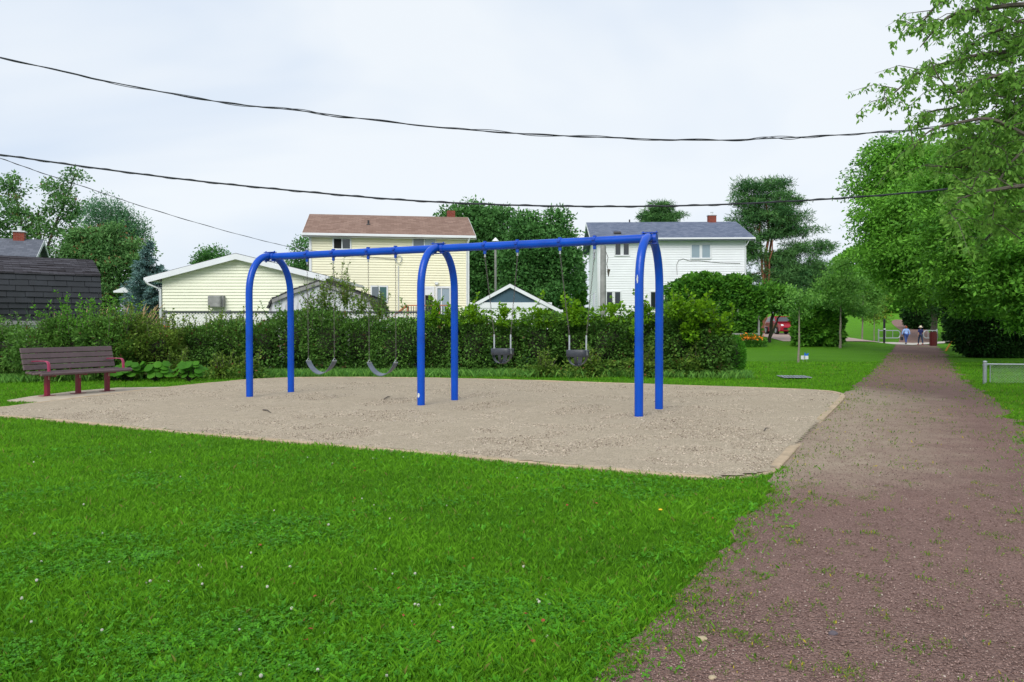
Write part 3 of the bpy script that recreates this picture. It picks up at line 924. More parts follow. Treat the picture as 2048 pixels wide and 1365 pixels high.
# ------------------------------------------------------------------ swings
def chain_mb(a, b, link=0.050, wire=0.0034, width=0.021):
    a, b = Vector(a), Vector(b); mb = MB()
    Ln = (b - a).length; n = max(1, round(Ln / (link * 0.78))); stp = Ln / n
    d = (b - a).normalized(); u = d.orthogonal().normalized(); v = d.cross(u)
    for i in range(n):
        c = a + d * (i + 0.5) * stp
        p, q = (u, v) if i % 2 else (v, u)
        ring = []
        for k in range(8):
            t = 2 * math.pi * k / 8
            ring.append(c + d * math.cos(t) * link / 2 + p * math.sin(t) * width / 2)
        vs, fs = [], []
        for k in range(8):
            o_ = (ring[k] - c).normalized()
            for m_ in range(4):
                t = 2 * math.pi * m_ / 4 + 0.78
                vs.append(ring[k] + o_ * math.cos(t) * wire + q * math.sin(t) * wire)
        for k in range(8):
            for m_ in range(4):
                fs.append((k * 4 + m_, k * 4 + (m_ + 1) % 4, ((k + 1) % 8) * 4 + (m_ + 1) % 4, ((k + 1) % 8) * 4 + m_))
        mb.add(vs, fs)
    return mb
def shackle(mb, p):
    mb.box(Vector(p) + Vector((0, 0, -0.02)), (0.03, 0.014, 0.06), bev=0.004)
    mb.tube([Vector(p) + Vector((-0.018, 0, -0.05)), Vector(p) + Vector((0.018, 0, -0.05))], 0.008, 8)
HZ = BZ - 0.135
def make_belt_swing(t0, t1, b0, b1, zb, sag, label):
    c = (t0 + t1) / 2
    root = empty('belt_swing', Vector((SCX, SCY, 0)) + BD * c, TH, label, 'swing', 'strap seat swings on the blue frame')
    h0, h1 = Vector((t0 - c, 0, HZ)), Vector((t1 - c, 0, HZ))
    e0, e1 = Vector((b0 - c, -0.05, zb)), Vector((b1 - c, -0.05, zb + 0.012))
    for h, e in ((h0, e0), (h1, e1)):
        chain_mb(h + Vector((0, 0, -0.06)), e + Vector((0, 0, 0.045))).build('chain', M['chain'], root)
        mb = MB(); shackle(mb, h + Vector((0, 0, 0))); mb.build('shackle', M['steel'], root)
        mb = MB()
        mb.tube([e + Vector((0, 0, 0.05)), e + Vector((0, -0.05, 0.0)), e + Vector((0, 0.05, 0.0)), e + Vector((0, 0, 0.05))], 0.006, 6)
        mb.box(e + Vector((0, 0, -0.006)), (0.02, 0.13, 0.024), bev=0.004); mb.build('end_bracket', M['steel'], root)
    mb = MB(); n = 18; vs = []; fs = []
    for i in range(n + 1):
        t = i / n; x = e0.x + (e1.x - e0.x) * t
        z = e0.z + (e1.z - e0.z) * t - sag * (1 - (2 * t - 1) ** 2) ** 0.85
        hw = 0.075 - 0.012 * (1 - abs(2 * t - 1))
        tw = 0.015 * math.sin(math.pi * t)
        for yy_, zz_ in ((-hw, 0.0), (hw, 0.0), (hw, -0.014), (-hw, -0.014)):
            vs.append((x, -0.05 + yy_, z + zz_ + tw * (1 if yy_ > 0 else -1)))
    for i in range(n):
        for k in range(4):
            a, b = i * 4 + k, i * 4 + (k + 1) % 4
            fs.append((a, b, b + 4, a + 4))
    fs.append((3, 2, 1, 0)); fs.append(tuple(n * 4 + k for k in range(4)))
    mb.add(vs, fs); mb.build('strap_seat', M['belt'], root, smooth=True)
    return root
T = [beam_t(p) for p in HANG]
make_belt_swing(T[0], T[1], beam_t(620), beam_t(672), 0.745, 0.24, 'empty strap seat swing nearest the left arch of the blue frame')
make_belt_swing(T[2], T[3], beam_t(741.5), beam_t(794.5), 0.735, 0.225, 'empty strap seat swing just left of the middle blue arch')
def make_bucket_swing(t0, t1, pxl, pxr, ztop, label):
    c = (beam_t(pxl) + beam_t(pxr)) / 2
    root = empty('bucket_swing', Vector((SCX, SCY, 0)) + BD * c, TH, label, 'swing', 'toddler bucket swings on the blue frame')
    hw = (beam_t(pxr) - beam_t(pxl)) / 2
    for h, sx in ((Vector((t0 - c, 0, HZ)), -1), (Vector((t1 - c, 0, HZ)), 1)):
        e = Vector((sx * (hw - 0.025), 0, ztop)); m_ = h.lerp(e, 0.0)
        up = e + Vector((sx * 0.0, 0, 0.235)); 
        chain_mb(h + Vector((0, 0, -0.06)), up).build('chain', M['chain'], root)
        mb = MB(); shackle(mb, h); mb.build('shackle', M['steel'], root)
        mb = MB(); mb.tube([up + Vector((0, 0, 0.01)), e + Vector((0, 0, -0.01))], 0.014, 10); mb.build('chain_sleeve', M['sleeve'], root, smooth=True)
        mb = MB(); mb.box(e + Vector((sx * 0.026, -0.03, -0.05)), (0.012, 0.07, 0.075), bev=0.003); mb.tube([e + Vector((0, 0, 0.01)), e + Vector((0, 0, -0.03))], 0.02, 8)
        mb.build('side_bracket', M['steel'], root)
    # bucket: a rounded band on top, a curved back, front crotch strap, side leg straps, bottom
    dz = 0.13                                   # half depth
    mb = MB()
    def ringpt(a, f=1.0):
        ca, sa = math.cos(a), math.sin(a); e = 0.55
        return Vector((math.copysign(abs(ca) ** e, ca) * hw * f, math.copysign(abs(sa) ** e, sa) * dz * f, 0))
    n = 28; vs = []; fs = []
    prof_ = [(1.0, 0.0), (1.05, -0.012), (1.04, -0.10), (1.0, -0.112), (0.93, -0.10), (0.92, -0.012)]
    for i in range(n):
        a = 2 * math.pi * i / n
        for f, z in prof_:
            p = ringpt(a, f); p.z = ztop + z; vs.append(p)
    kk = len(prof_)
    for i in range(n):
        for j in range(kk):
            a, b = i * kk + j, i * kk + (j + 1) % kk
            c2, d2 = ((i + 1) % n) * kk + (j + 1) % kk, ((i + 1) % n) * kk + j
            fs.append((a, b, c2, d2))
    mb.add(vs, fs)
    mb.build('bucket_band', M['rubber'], root, smooth=True)
    mb = MB(); zb = ztop - 0.258
    def strap(pts, w, t=0.014):
        mb.tube(pts, [1.0] * len(pts), 8, flat=(t, w))
    for sx in (-1, 1):
        pts = []
        for i in range(9):
            u = i / 8; a = u * math.pi / 2
            pts.append(Vector((sx * hw * 0.97 * math.cos(a) ** 0.8, 0.0 - 0.03 * math.sin(a), ztop - 0.09 - 0.165 * math.sin(a))))
        vs = []; fs = []
        for i, p in enumerate(pts):
            w_ = 0.060 - 0.025 * math.sin(i / 8 * math.pi)
            for yy_, xx_ in ((-w_, 0), (w_, 0), (w_, -0.014 * sx), (-w_, -0.014 * sx)):
                vs.append(p + Vector((xx_, yy_, 0)))
        for i in range(8):
            for k in range(4):
                a, b = i * 4 + k, i * 4 + (k + 1) % 4
                fs.append((a, b, b + 4, a + 4))
        fs.append((3, 2, 1, 0)); fs.append((32, 33, 34, 35))
        mb.add(vs, fs)
    for sy, w_ in ((-1, 0.026), (1, 0.038)):
        vs = []; fs = []
        for i in range(9):
            a = i / 8 * math.pi / 2
            p = Vector((0, sy * dz * 0.98 * math.cos(a) ** 0.8, ztop - 0.09 - 0.17 * math.sin(a)))
            for xx_, yy_ in ((-w_, 0), (w_, 0), (w_, -0.014 * sy), (-w_, -0.014 * sy)):
                vs.append(p + Vector((xx_, yy_, 0)))
        for i in range(8):
            for k in range(4):
                a_, b_ = i * 4 + k, i * 4 + (k + 1) % 4
                fs.append((a_, b_, b_ + 4, a_ + 4))
        fs.append((3, 2, 1, 0)); fs.append((32, 33, 34, 35))
        mb.add(vs, fs)
    mb.ell((0, 0, zb + 0.005), (0.07, 0.08, 0.02), 12, 6)
    mb.build('bucket_shell', M['rubber'], root, smooth=True)
    return root
make_bucket_swing(T[4], T[5], 986, 1024, 1.03, 'black bucket swing just right of the middle blue arch')
make_bucket_swing(T[6], T[7], 1136, 1175.5, 1.02, 'black bucket swing nearest the right arch of the blue frame')

# ------------------------------------------------------------------ bench
bc = (gr(93, 795) + gr(213, 785)) / 2
be = (gr(213, 785) - gr(93, 795)); b_ang = math.atan2(be.y, be.x); half = be.length / 2
bench = empty('park_bench', (bc.x, bc.y, 0.028), b_ang, 'brown slatted park bench with maroon legs on a concrete pad', 'bench')
BL = 2.05                                        # local x along the bench, local -y is the front
mb = MB()
for k in range(5):                               # seat planks
    y_ = -0.30 + k * 0.098; z_ = 0.455 + 0.012 * abs(k - 2)
    mb.box((0, y_, z_), (BL, 0.088, 0.04), Matrix.Rotation(-0.05, 3, 'X'), bev=0.008)
mb.tube([(-BL / 2, -0.345, 0.452), (BL / 2, -0.345, 0.452)], 0.032, 10)
mb.build('seat', M['slat'], bench)
mb = MB(); lean = Matrix.Rotation(math.radians(-15), 3, 'X')
for k in range(4):
    z_ = 0.57 + k * 0.112
    mb.box((0, 0.17 + 0.268 * (z_ - 0.5), z_), (BL, 0.04, 0.104), lean, bev=0.008)
mb.build('backrest', M['slat'], bench)
for s in (-1, 0, 1):
    mb = MB()
    x_ = s * half
    mb.box((x_, -0.02, 0.21), (0.075, 0.10, 0.42), bev=0.01)
    mb.box((x_, -0.06, 0.415), (0.05, 0.44, 0.05), bev=0.006)
    mb.box((x_, 0.245, 0.64), (0.022, 0.03, 0.50), lean)
    mb.box((x_, -0.02, 0.006), (0.26, 0.16, 0.012), bev=0.003)
    lg = mb.build('leg', M['maroon'], bench)
    mb = MB(); mb.box((x_ + 0.0, -0.075, 0.36), (0.018, 0.008, 0.07)); mb.build('label_plate', M['concrete'], lg)
for s in (-1, 1):
    x_ = s * (BL / 2 - 0.18)
    mb = MB()
    pts = [(x_, 0.17, 0.69), (x_, -0.06, 0.70), (x_, -0.24, 0.70), (x_, -0.29, 0.685), (x_, -0.315, 0.64), (x_, -0.325, 0.47)]
    mb.tube(pts, 1.0, 8, flat=(0.012, 0.034))
    mb.build('armrest', M['armrest'], bench, smooth=True)

# ------------------------------------------------------------------ building helpers
def siding(mb, o, d, n, xf, z0, z1, step=0.115, lap=0.03):
    """clapboard wall: o origin, d unit along, n unit outward; xf(z)->(x0,x1)"""
    z = z0
    Z_ = Vector((0, 0, 1)); d = Vector(d); n = Vector(n); o = Vector(o)
    while z < z1 - 1e-6:
        zt = min(z + step, z1)
        a0, a1 = xf(z); b0, b1 = xf(zt)
        if a1 - a0 > 0.02:
            b0, b1 = (b0, b1) if b1 > b0 else ((b0 + b1) / 2, (b0 + b1) / 2 + .001)
            vs = [o + d * a0 + Z_ * z, o + d * a1 + Z_ * z, o + d * a1 + Z_ * z + n * lap, o + d * a0 + Z_ * z + n * lap,
                  o + d * b0 + Z_ * zt + n * 0.001, o + d * b1 + Z_ * zt + n * 0.001]
            mb.add(vs, [(0, 1, 2, 3), (3, 2, 5, 4)])
        z = zt
def window(parent, o, d, n, x0, x1, z0, z1, panes, frame=0.07, out=0.05, mat='white', glassgap=0.05):
    """window standing in a wall; panes = list of material names left to right"""
    d, n, o = Vector(d), Vector(n), Vector(o); Z_ = Vector((0, 0, 1))
    Rm = Matrix((d, n, Z_)).transposed()
    mb = MB()
    def bx(a0, a1, c0, c1, dep, off=0.0):
        mb.box(o + d * (a0 + a1) / 2 + Z_ * (c0 + c1) / 2 + n * (off + dep / 2), (a1 - a0, dep, c1 - c0), Rm)
    bx(x0, x0 + frame, z0, z1, out, 0.012); bx(x1 - frame, x1, z0, z1, out, 0.012)
    bx(x0 + frame, x1 - frame, z1 - frame, z1, out, 0.012); bx(x0 + frame, x1 - frame, z0, z0 + frame, out + 0.02, 0.012)
    np_ = len(panes); w = (x1 - x0 - 2 * frame) / np_
    for i in range(1, np_):
        xm = x0 + frame + w * i
        bx(xm - glassgap / 2, xm + glassgap / 2, z0 + frame, z1 - frame, out * 0.8, 0.012)
    wn = mb.build('window', M[mat], parent)
    for i, pm in enumerate(panes):
        mb2 = MB(); a0 = x0 + frame + w * i + (glassgap / 2 if i else 0); a1 = x0 + frame + w * (i + 1) - (glassgap / 2 if i < np_ - 1 else 0)
        mb2.box(o + d * (a0 + a1) / 2 + Z_ * (z0 + z1) / 2 + n * 0.046, (a1 - a0, 0.012, z1 - z0 - 2 * frame), Rm)
        mb2.build('pane', M[pm], wn)
    return wn
def gable_house(name, label, FL, FR, depth, z0, ze, zr, wall_m, roof_m, cat='house', over_f=0.35, over_s=0.35, step=0.115, t=0.14, group=None):
    """long front wall from FL to FR (2-D), ridge parallel to it. Local frame: x along the front, y back, origin FL."""
    FL, FR = Vector((FL[0], FL[1], 0)), Vector((FR[0], FR[1], 0))
    w = (FR - FL).length; ang = math.atan2((FR - FL).y, (FR - FL).x)
    root = empty(name, (FL.x, FL.y, 0), ang, label, cat, group)
    mb = MB()
    siding(mb, (0, 0, 0), (1, 0, 0), (0, -1, 0), lambda z: (0, w), z0, ze, step)
    slope = (zr - ze) / (depth / 2)
    def gx(z):
        k_ = max(0.0, (z - ze) / slope); return (k_, depth - k_)
    siding(mb, (0, depth, 0), (0, -1, 0), (-1, 0, 0), gx, z0, zr, step)
    siding(mb, (w, 0, 0), (0, 1, 0), (1, 0, 0), gx, z0, zr, step)
    siding(mb, (w, depth, 0), (-1, 0, 0), (0, 1, 0), lambda z: (0, w), z0, ze, step)
    mb.build('wall', M[wall_m], root)
    h = ze - z0
    for x_, y_ in ((0, 0), (w, 0), (0, depth), (w, depth)):
        mb = MB(); mb.box((x_, y_, z0 + h / 2 - 0.02), (0.12, 0.12, h - 0.04)); mb.build('corner_trim', M['white'], root)
    roof = MB()
    zl = ze - over_f * slope
    for sgn, yb in ((1, -over_f), (-1, depth + over_f)):
        poly = [(-over_s, yb, zl + 0.05), (-over_s, depth / 2, zr + 0.05), (-over_s, depth / 2, zr + 0.05 - t), (-over_s, yb, zl + 0.05 - t)]
        roof.prism(poly, (0, 0, 0), (w + 2 * over_s, 0, 0))
    rf = roof.build('roof', M[roof_m], root)
    mb = MB()                                     # fascia, gutter, soffit, barge boards
    for yb, sg in ((-over_f, -1), (depth + over_f, 1)):
        mb.box((w / 2, yb + sg * 0.045, zl + 0.0), (w + 2 * over_s, 0.08, 0.13), bev=0.02)
        mb.box((w / 2, yb * 0.5 if sg < 0 else depth + over_f / 2, zl - 0.105), (w + 2 * over_s - 0.01, over_f - 0.01, 0.02))
    for xs in (-over_s - 0.012, w + over_s + 0.012):
        for yb, yy_ in ((-over_f, depth / 2), (depth + over_f, depth / 2)):
            poly = [(xs - 0.011, yb, zl + 0.035), (xs - 0.011, yy_, zr + 0.035), (xs - 0.011, yy_, zr - 0.17), (xs - 0.011, yb, zl - 0.13)]
            mb.prism(poly, (0, 0, 0), (0.022, 0, 0))
    mb.build('fascia', M['white'], root)
    return root, w, rf, slope, zl
def chimney(parent, c, size, z0, z1, cap=True):
    mb = MB(); mb.box((c[0], c[1], (z0 + z1) / 2), (size[0], size[1], z1 - z0)); ch = mb.build('chimney', M['brick'], parent)
    if cap:
        mb = MB(); mb.box((c[0], c[1], z1 + 0.04), (size[0] + 0.1, size[1] + 0.1, 0.08), bev=0.02)
        mb.lathe([(0.1, 0), (0.1, 0.18), (0.13, 0.2), (0.13, 0.24)], (c[0], c[1], z1 + 0.08), 10)
        mb.build('chimney_cap', M['grubby_white'], ch)
    return ch
def loc(FL, FR, px, py, off=0.0):
    """wall coordinates (x, z) of the wall point seen at (px, py)"""
    a, b = Vector((FL[0], FL[1])), Vector((FR[0], FR[1])); e = (b - a); w = e.length; e = e / w
    u = (CY - py) / FPX; r = (px - CX) / FPX
    # ray: (r t, t*(CP+u SP)) ; a + s e
    g = CP + u * SP
    # r t = a.x + s e.x ; g t = a.y + s e.y
    s = (r * a.y - g * a.x) / (g * e.x - r * e.y)
    t = (a.y + s * e.y) / g
    return s, CAM_H + t * (u * CP - SP)
Y0 = Vector((0, 0, 0)); EX = (1, 0, 0); NF = (0, -1, 0)

# ---- yellow house
FL = at(621, 600, 39.2); FR = at(936, 600, 40.4); FLy, FRy = (FL.x, FL.y), (FR.x, FR.y)
_zr = at(775, 432, 43.4).z - 0.05; ze = (at(775, 475, 39.0).z + 0.13 + 0.35 * _zr / 3.6) / (1 + 0.35 / 3.6)
house1, w1, roof1, sl1, zl1 = gable_house('yellow_house', 'two storey cream yellow house with brown shingle roof behind the hedge', FLy, FRy, 7.2, 0.0, ze, at(775, 432, 43.4).z - 0.05, 'yellow_siding', 'roof_brown', over_f=0.35, over_s=0.36, step=0.125)
def win1(x0, y0, x1, y1, panes, **k):
    a, zt = loc(FLy, FRy, x0, y0); b, zb = loc(FLy, FRy, x1, y1)
    return window(house1, Y0, EX, NF, a, b, zb, zt, panes, **k)
win1(665, 475.5, 703, 501, ['void', 'glass'])
win1(824, 475.5, 873, 497, ['glass_mid', 'glass_pale'])
win1(741, 571.5, 776, 606, ['glass_mid', 'glass_green'])
def door_part(x0, y0, x1, y1):
    a, zt = loc(FLy, FRy, x0, y0); b, zb = loc(FLy, FRy, x1, y1); return a, b, zb, zt
a, b, zb, zt = door_part(846, 573, 869, 645)
mb = MB()
mb.box(((a + b) / 2, -0.04, zt - 0.06), (b - a, 0.06, 0.12)); mb.box((a + 0.05, -0.04, (zb + zt) / 2 - .06), (0.1, 0.06, zt - zb - 0.12)); mb.box((b - 0.05, -0.04, (zb + zt) / 2 - .06), (0.1, 0.06, zt - zb - .12))
mb.box(((a + b) / 2, -0.03, zt - 0.28), (b - a - 0.2, 0.04, 0.32))
dr = mb.build('door', M['white'], house1)
mb = MB(); mb.box(((a + b) / 2, -0.03, (zb + zt) / 2 - 0.24), (b - a - 0.22, 0.02, zt - zb - 0.46)); mb.build('shade_panel', M['void'], dr)  # black panel painted as the dark inside of the doorway
a, b, zb, zt = door_part(870.5, 573, 901, 645)
mb = MB(); 
mb.box(((a + b) / 2, -0.045, zt - 0.05), (b - a, 0.07, 0.1)); mb.box((a + 0.05, -0.045, (zb + zt) / 2 - .05), (0.1, 0.07, zt - zb - 0.1)); mb.box((b - 0.03, -0.045, (zb + zt) / 2 - .05), (0.06, 0.07, zt - zb - .1))
mb.box(((a * .6 + b * .4), -0.04, (zb + zt) / 2 - .05), (0.05, 0.05, zt - zb - 0.1))
dr = mb.build('patio_door', M['white'], house1)
mb = MB(); mb.box(((a + b) / 2 + .02, -0.03, (zb + zt) / 2 - 0.05), (b - a - 0.17, 0.02, zt - zb - 0.11)); mb.build('pane', M['glass_pale'], dr)
a, z_ = loc(FLy, FRy, 873, 568)
mb = MB(); mb.box((a, -0.06, z_ + 0.05), (0.18, 0.1, 0.05)); mb.ell((a, -0.09, z_ - 0.02), (0.09, 0.06, 0.06)); mb.build('porch_lamp', M['grubby_white'], house1)
a, z_ = loc(FLy, FRy, 796.5, 520)
mb = MB(); mb.tube([(a, -0.05, 1.2), (a, -0.05, z_ - 0.3)], 0.025, 8)
mb.tube([(a + 0.02 + 0.19 * math.cos(t / 20 * 6.283 * 2) * (1 - t * 0.01), -0.05 - 0.002 * t, z_ + 0.02 + 0.21 * math.sin(t / 20 * 6.283 * 2)) for t in range(41)], 0.008, 5)
mb.build('cable_coil', M['grubby_white'], house1)
a, z_ = loc(FLy, FRy, 933, 478)
mb = MB(); mb.tube([(w1 + 0.05, -0.37, zl1 - 0.05), (w1 - 0.02, -0.25, zl1 - 0.3), (w1 - 0.06, -0.06, zl1 - 0.5), (w1 - 0.06, -0.06, 0.3)], 0.045, 8); mb.build('downpipe', M['white'], house1, smooth=True)
mb = MB(); mb.lathe([(0.14, -0.12), (0.12, 0.02), (0.05, 0.06), (0.05, 0.24)], (w1 * 0.358, 1.6, 5.9 + 1.6 * sl1 + 0.16), 10); mb.build('roof_vent', M['roof_dark'], roof1)
mb = MB()
zrid = at(775, 432, 43.4).z
chimney(roof1, (w1 - 0.52, 4.2, 0), (0.42, 0.5), zrid - 0.8, zrid + 0.40, cap=False)
# wire running along the wall
a0, z0_ = loc(FLy, FRy, 705, 510); a1, z1_ = loc(FLy, FRy, 794, 519)
mb = MB(); mb.tube([(a0 + (a1 - a0) * i / 8, -0.06, z0_ + (z1_ - z0_) * i / 8 - 0.03 * math.sin(math.pi * i / 8)) for i in range(9)], 0.012, 5); mb.build('wall_cable', M['cable'], house1)

# ---- white house
FL = at(1196, 600, 60.2); FR = at(1490, 600, 59.8); FLw, FRw = (FL.x, FL.y), (FR.x, FR.y)
_zr = at(1315, 444.5, 65.4).z - 0.05; ze = (at(1330, 481, 59.4).z + 0.13 + 0.55 * _zr / 5.4) / (1 + 0.55 / 5.4)
house2, w2, roof2, sl2, zl2 = gable_house('white_house', 'two storey white vinyl house with slate blue roof right of the swings', FLw, FRw, 10.8, 0.0, ze, _zr, 'white_siding', 'roof_slate', over_f=0.55, over_s=0.6, step=0.18, t=0.2)
def win2(x0, y0, x1, y1, panes, **k):
    a, zt = loc(FLw, FRw, x0, y0); b, zb = loc(FLw, FRw, x1, y1)
    return window(house2, Y0, EX, NF, a, b, zb, zt, panes, **k)
win2(1228, 486, 1260, 513, ['glass', 'glass'], frame=0.1, glassgap=0.24)
win2(1380, 487, 1423, 519, ['glass_pale', 'glass_pale'], frame=0.12, glassgap=0.2)
win2(1211, 582, 1243, 620, ['glass', 'glass'], frame=0.1, glassgap=0.22)
win2(1299, 582, 1330, 620, ['glass', 'glass'], frame=0.1, glassgap=0.2)
# windows on the gable end that faces left
window(house2, (0, 10.8, 0), (0, -1, 0), (-1, 0, 0), 5.6, 8.0, at(1184, 520, 64).z, at(1184, 490, 64).z, ['glass_mid', 'glass_mid'])
window(house2, (0, 10.8, 0), (0, -1, 0), (-1, 0, 0), 5.6, 8.0, 1.9, 4.2, ['glass_mid', 'glass_mid'])
chimney(roof2, (w2 - 1.35, 5.4, 0), (0.62, 0.6), at(1450, 452, 65.4).z, at(1453, 433, 65.4).z)
mb = MB(); mb.box((w2 * 0.14, 1.0, ze + 1.0 * sl2 + 0.12), (0.55, 0.5, 0.12), Matrix.Rotation(math.atan(sl2), 3, 'X'), bev=0.02); mb.build('roof_vent', M['roof_dark'], roof2)
mb = MB(); mb.tube([(w2 * 0.27, 5.6, at(1260, 446, 65.5).z - .3), (w2 * 0.27, 5.6, at(1260, 439, 65.5).z)], 0.06, 8); mb.build('vent_pipe', M['roof_dark'], roof2)
mb = MB(); mb.tube([(w2 + 0.2, -0.55, zl2 - 0.05), (w2 + 0.05, -0.3, zl2 - 0.42), (w2 - 0.02, -0.07, zl2 - 0.6), (w2 - 0.02, -0.07, 0.3)], 0.04, 8); mb.build('downpipe', M['white'], house2, smooth=True)
pts = [loc(FLw, FRw, *p) for p in [(1354, 550), (1353, 530), (1357, 521), (1366, 518), (1378, 522), (1400, 522), (1440, 526), (1480, 527)]]
mb = MB(); mb.tube([(a, -0.05, z) for a, z in pts], 0.018, 5); mb.build('wall_cable', M['greywood'], house2)

# ---- yellow garage, gable end towards the camera
def gable_end(name, label, cat, xl, xr, xc, Yf, zb, zel, zer, zr, length, wall_m, roof_m, ol=0.3, orr=0.3, fo=0.35, t=0.10, fascia=0.2, yaw=0.0, step=0.12, siding_wall=True, fmat='white'):
    """building with its gable facing the camera; xl,xr,xc are local x of walls and apex (origin at the apex foot)"""
    root = empty(name, (xc, Yf, 0), yaw, label, cat)
    L_, R_ = xl - xc, xr - xc
    sl, sr = (zr - zel) / -L_, (zr - zer) / R_
    def xf(z):
        a = L_ if z <= zel else -(zr - z) / sl
        b = R_ if z <= zer else (zr - z) / sr
        return (a, b)
    mb = MB()
    if siding_wall: siding(mb, (0, 0, 0), (1, 0, 0), (0, -1, 0), xf, zb, zr, step)
    else: mb.prism([(L_, 0, zb), (R_, 0, zb), (R_, 0, zer), (0, 0, zr), (L_, 0, zel)], (0, 0, 0), (0, 0.05, 0))
    siding(mb, (L_, length, 0), (0, -1, 0), (-1, 0, 0), lambda z: (0, length), zb, zel, step)
    siding(mb, (R_, 0, 0), (0, 1, 0), (1, 0, 0), lambda z: (0, length), zb, zer, step)
    mb.build('wall', M[wall_m], root)
    rf = MB()
    for s_, X_, ov, slp, zq in ((-1, L_, ol, sl, zel), (1, R_, orr, sr, zer)):
        xe = X_ + s_ * ov; zz = zq - ov * slp
        rf.prism([(0, -fo, zr + t), (xe, -fo, zz + t), (xe, -fo, zz + 0.03), (0, -fo, zr + 0.03)], (0, 0, 0), (0, length + 2 * fo, 0))
    roof = rf.build('roof', M[roof_m], root)
    fb = MB()
    for s_, X_, ov, slp, zq in ((-1, L_, ol, sl, zel), (1, R_, orr, sr, zer)):
        xe = X_ + s_ * ov; zz = zq - ov * slp
        poly = [(0, -fo - 0.025, zr + t - 0.02), (xe, -fo - 0.025, zz + t - 0.02), (xe, -fo - 0.025, zz + t - 0.02 - fascia), (0, -fo - 0.025, zr + t - 0.02 - fascia)]
        fb.prism(poly, (0, 0, 0), (0, 0.022, 0))
        # soffit under the verge, eave board
        fb.prism([(0, -fo, zr + 0.02), (xe, -fo, zz + 0.02), (xe, -0.02, zz + 0.02), (0, -0.02, zr + 0.02)], (0, 0, 0), (0, 0, -0.012))
        fb.box((xe + s_ * 0.04, length / 2, zz + 0.01), (0.08, length + 2 * fo, 0.12), bev=0.02)
    fb.build('fascia', M[fmat], root)
    return root, L_, R_
gx0, gx1, gxc = at(325, 600, 31).x, at(640, 600, 31).x, at(477, 600, 31).x
garage, gl, grr = gable_end('garage', 'pale lemon garage with a wide white edged gable behind the lattice fence', 'garage', gx0, gx1, gxc, 31, 0.0, at(325, 553, 31).z, at(640, 553, 31).z, at(477, 513, 31).z, 7.0, 'garage_siding', 'roof_dark', ol=0.52, orr=0.3, fo=0.3, fascia=0.22)
ax_, az_ = at(436, 604, 30.95).x - gxc, at(436, 604, 30.95).z
mb = MB(); mb.box((ax_ - 0.04, -0.2, az_), (0.5, 0.36, 0.46), bev=0.05); mb.box((ax_ + 0.24, -0.12, az_), (0.06, 0.2, 0.46)); mb.build('vent_hood', M['greywood'], garage)
zg = at(325, 553, 31).z
mb = MB(); mb.tube([(gl - 0.50, -0.34, zg - 0.20), (gl - 0.42, -0.30, zg - 0.32), (gl - 0.06, -0.06, zg - 0.5), (gl - 0.05, -0.06, 0.2)], 0.045, 8); mb.build('downpipe', M['white'], garage, smooth=True)

# ---- weathered white shed with a bent roof
root = empty('garden_shed', (at(640, 600, 28.6).x, 28.6, 0), 0.0, 'weathered white shed with grey curling shingles in front of the garage', 'shed')
X0 = at(640, 600, 28.6).x
prof_s = [(at(px, py, 28.6).x - X0, at(px, py, 28.6).z) for px, py in [(538, 618), (546, 600), (590, 581), (640, 564), (690, 580), (736, 596), (750, 625)]]
base = [(prof_s[0][0], 0.0)] + prof_s + [(prof_s[-1][0], 0.0)]
mb = MB(); mb.prism([(x, 0, z - 0.03) for x, z in base], (0, 0, 0), (0, 3.2, 0)); mb.build('wall', M['grubby_white'], root)
mb = MB()
xs_ = prof_s
for i in range(len(xs_) - 1):
    (x0_, z0_), (x1_, z1_) = xs_[i], xs_[i + 1]
    ln_ = math.hypot(x1_ - x0_, z1_ - z0_); nx_, nz_ = -(z1_ - z0_) / ln_, (x1_ - x0_) / ln_
    nseg = max(2, int(ln_ / 0.17))
    for k_ in range(nseg):                        # separate curling courses give a stepped outline
        a_, b_ = k_ / nseg, (k_ + 1) / nseg
        p = (x0_ + (x1_ - x0_) * a_, z0_ + (z1_ - z0_) * a_); q_ = (x0_ + (x1_ - x0_) * b_, z0_ + (z1_ - z0_) * b_)
        da, db = (0.085, 0.055) if x0_ < -0.01 else (0.055, 0.085)
        mb.prism([(p[0] + nx_ * 0.0, -0.1, p[1] + nz_ * 0.0), (q_[0], -0.1, q_[1]), (q_[0] + nx_ * db, -0.1, q_[1] + nz_ * db), (p[0] + nx_ * da, -0.1, p[1] + nz_ * da)], (0, 0, 0), (0, 3.4, 0))
mb.build('roof', M['roof_dark'], root)
mb = MB()
for i in range(1, len(xs_) - 2):
    (x0_, z0_), (x1_, z1_) = xs_[i], xs_[i + 1]
    mb.prism([(x0_, -0.13, z0_ + 0.005), (x1_, -0.13, z1_ + 0.005), (x1_, -0.13, z1_ - 0.12), (x0_, -0.13, z0_ - 0.12)], (0, 0, 0), (0, 0.025, 0))
mb.build('fascia', M['greywood'], root)
vx, vz = at(640, 583, 28.6).x - X0, at(640, 583, 28.6).z
mb = MB()
for k_ in range(6): mb.box((vx, -0.025, vz - 0.13 + 0.052 * k_), (0.30, 0.03, 0.034), Matrix.Rotation(0.5, 3, 'X'))
mb.build('louvre', M['white'], root)
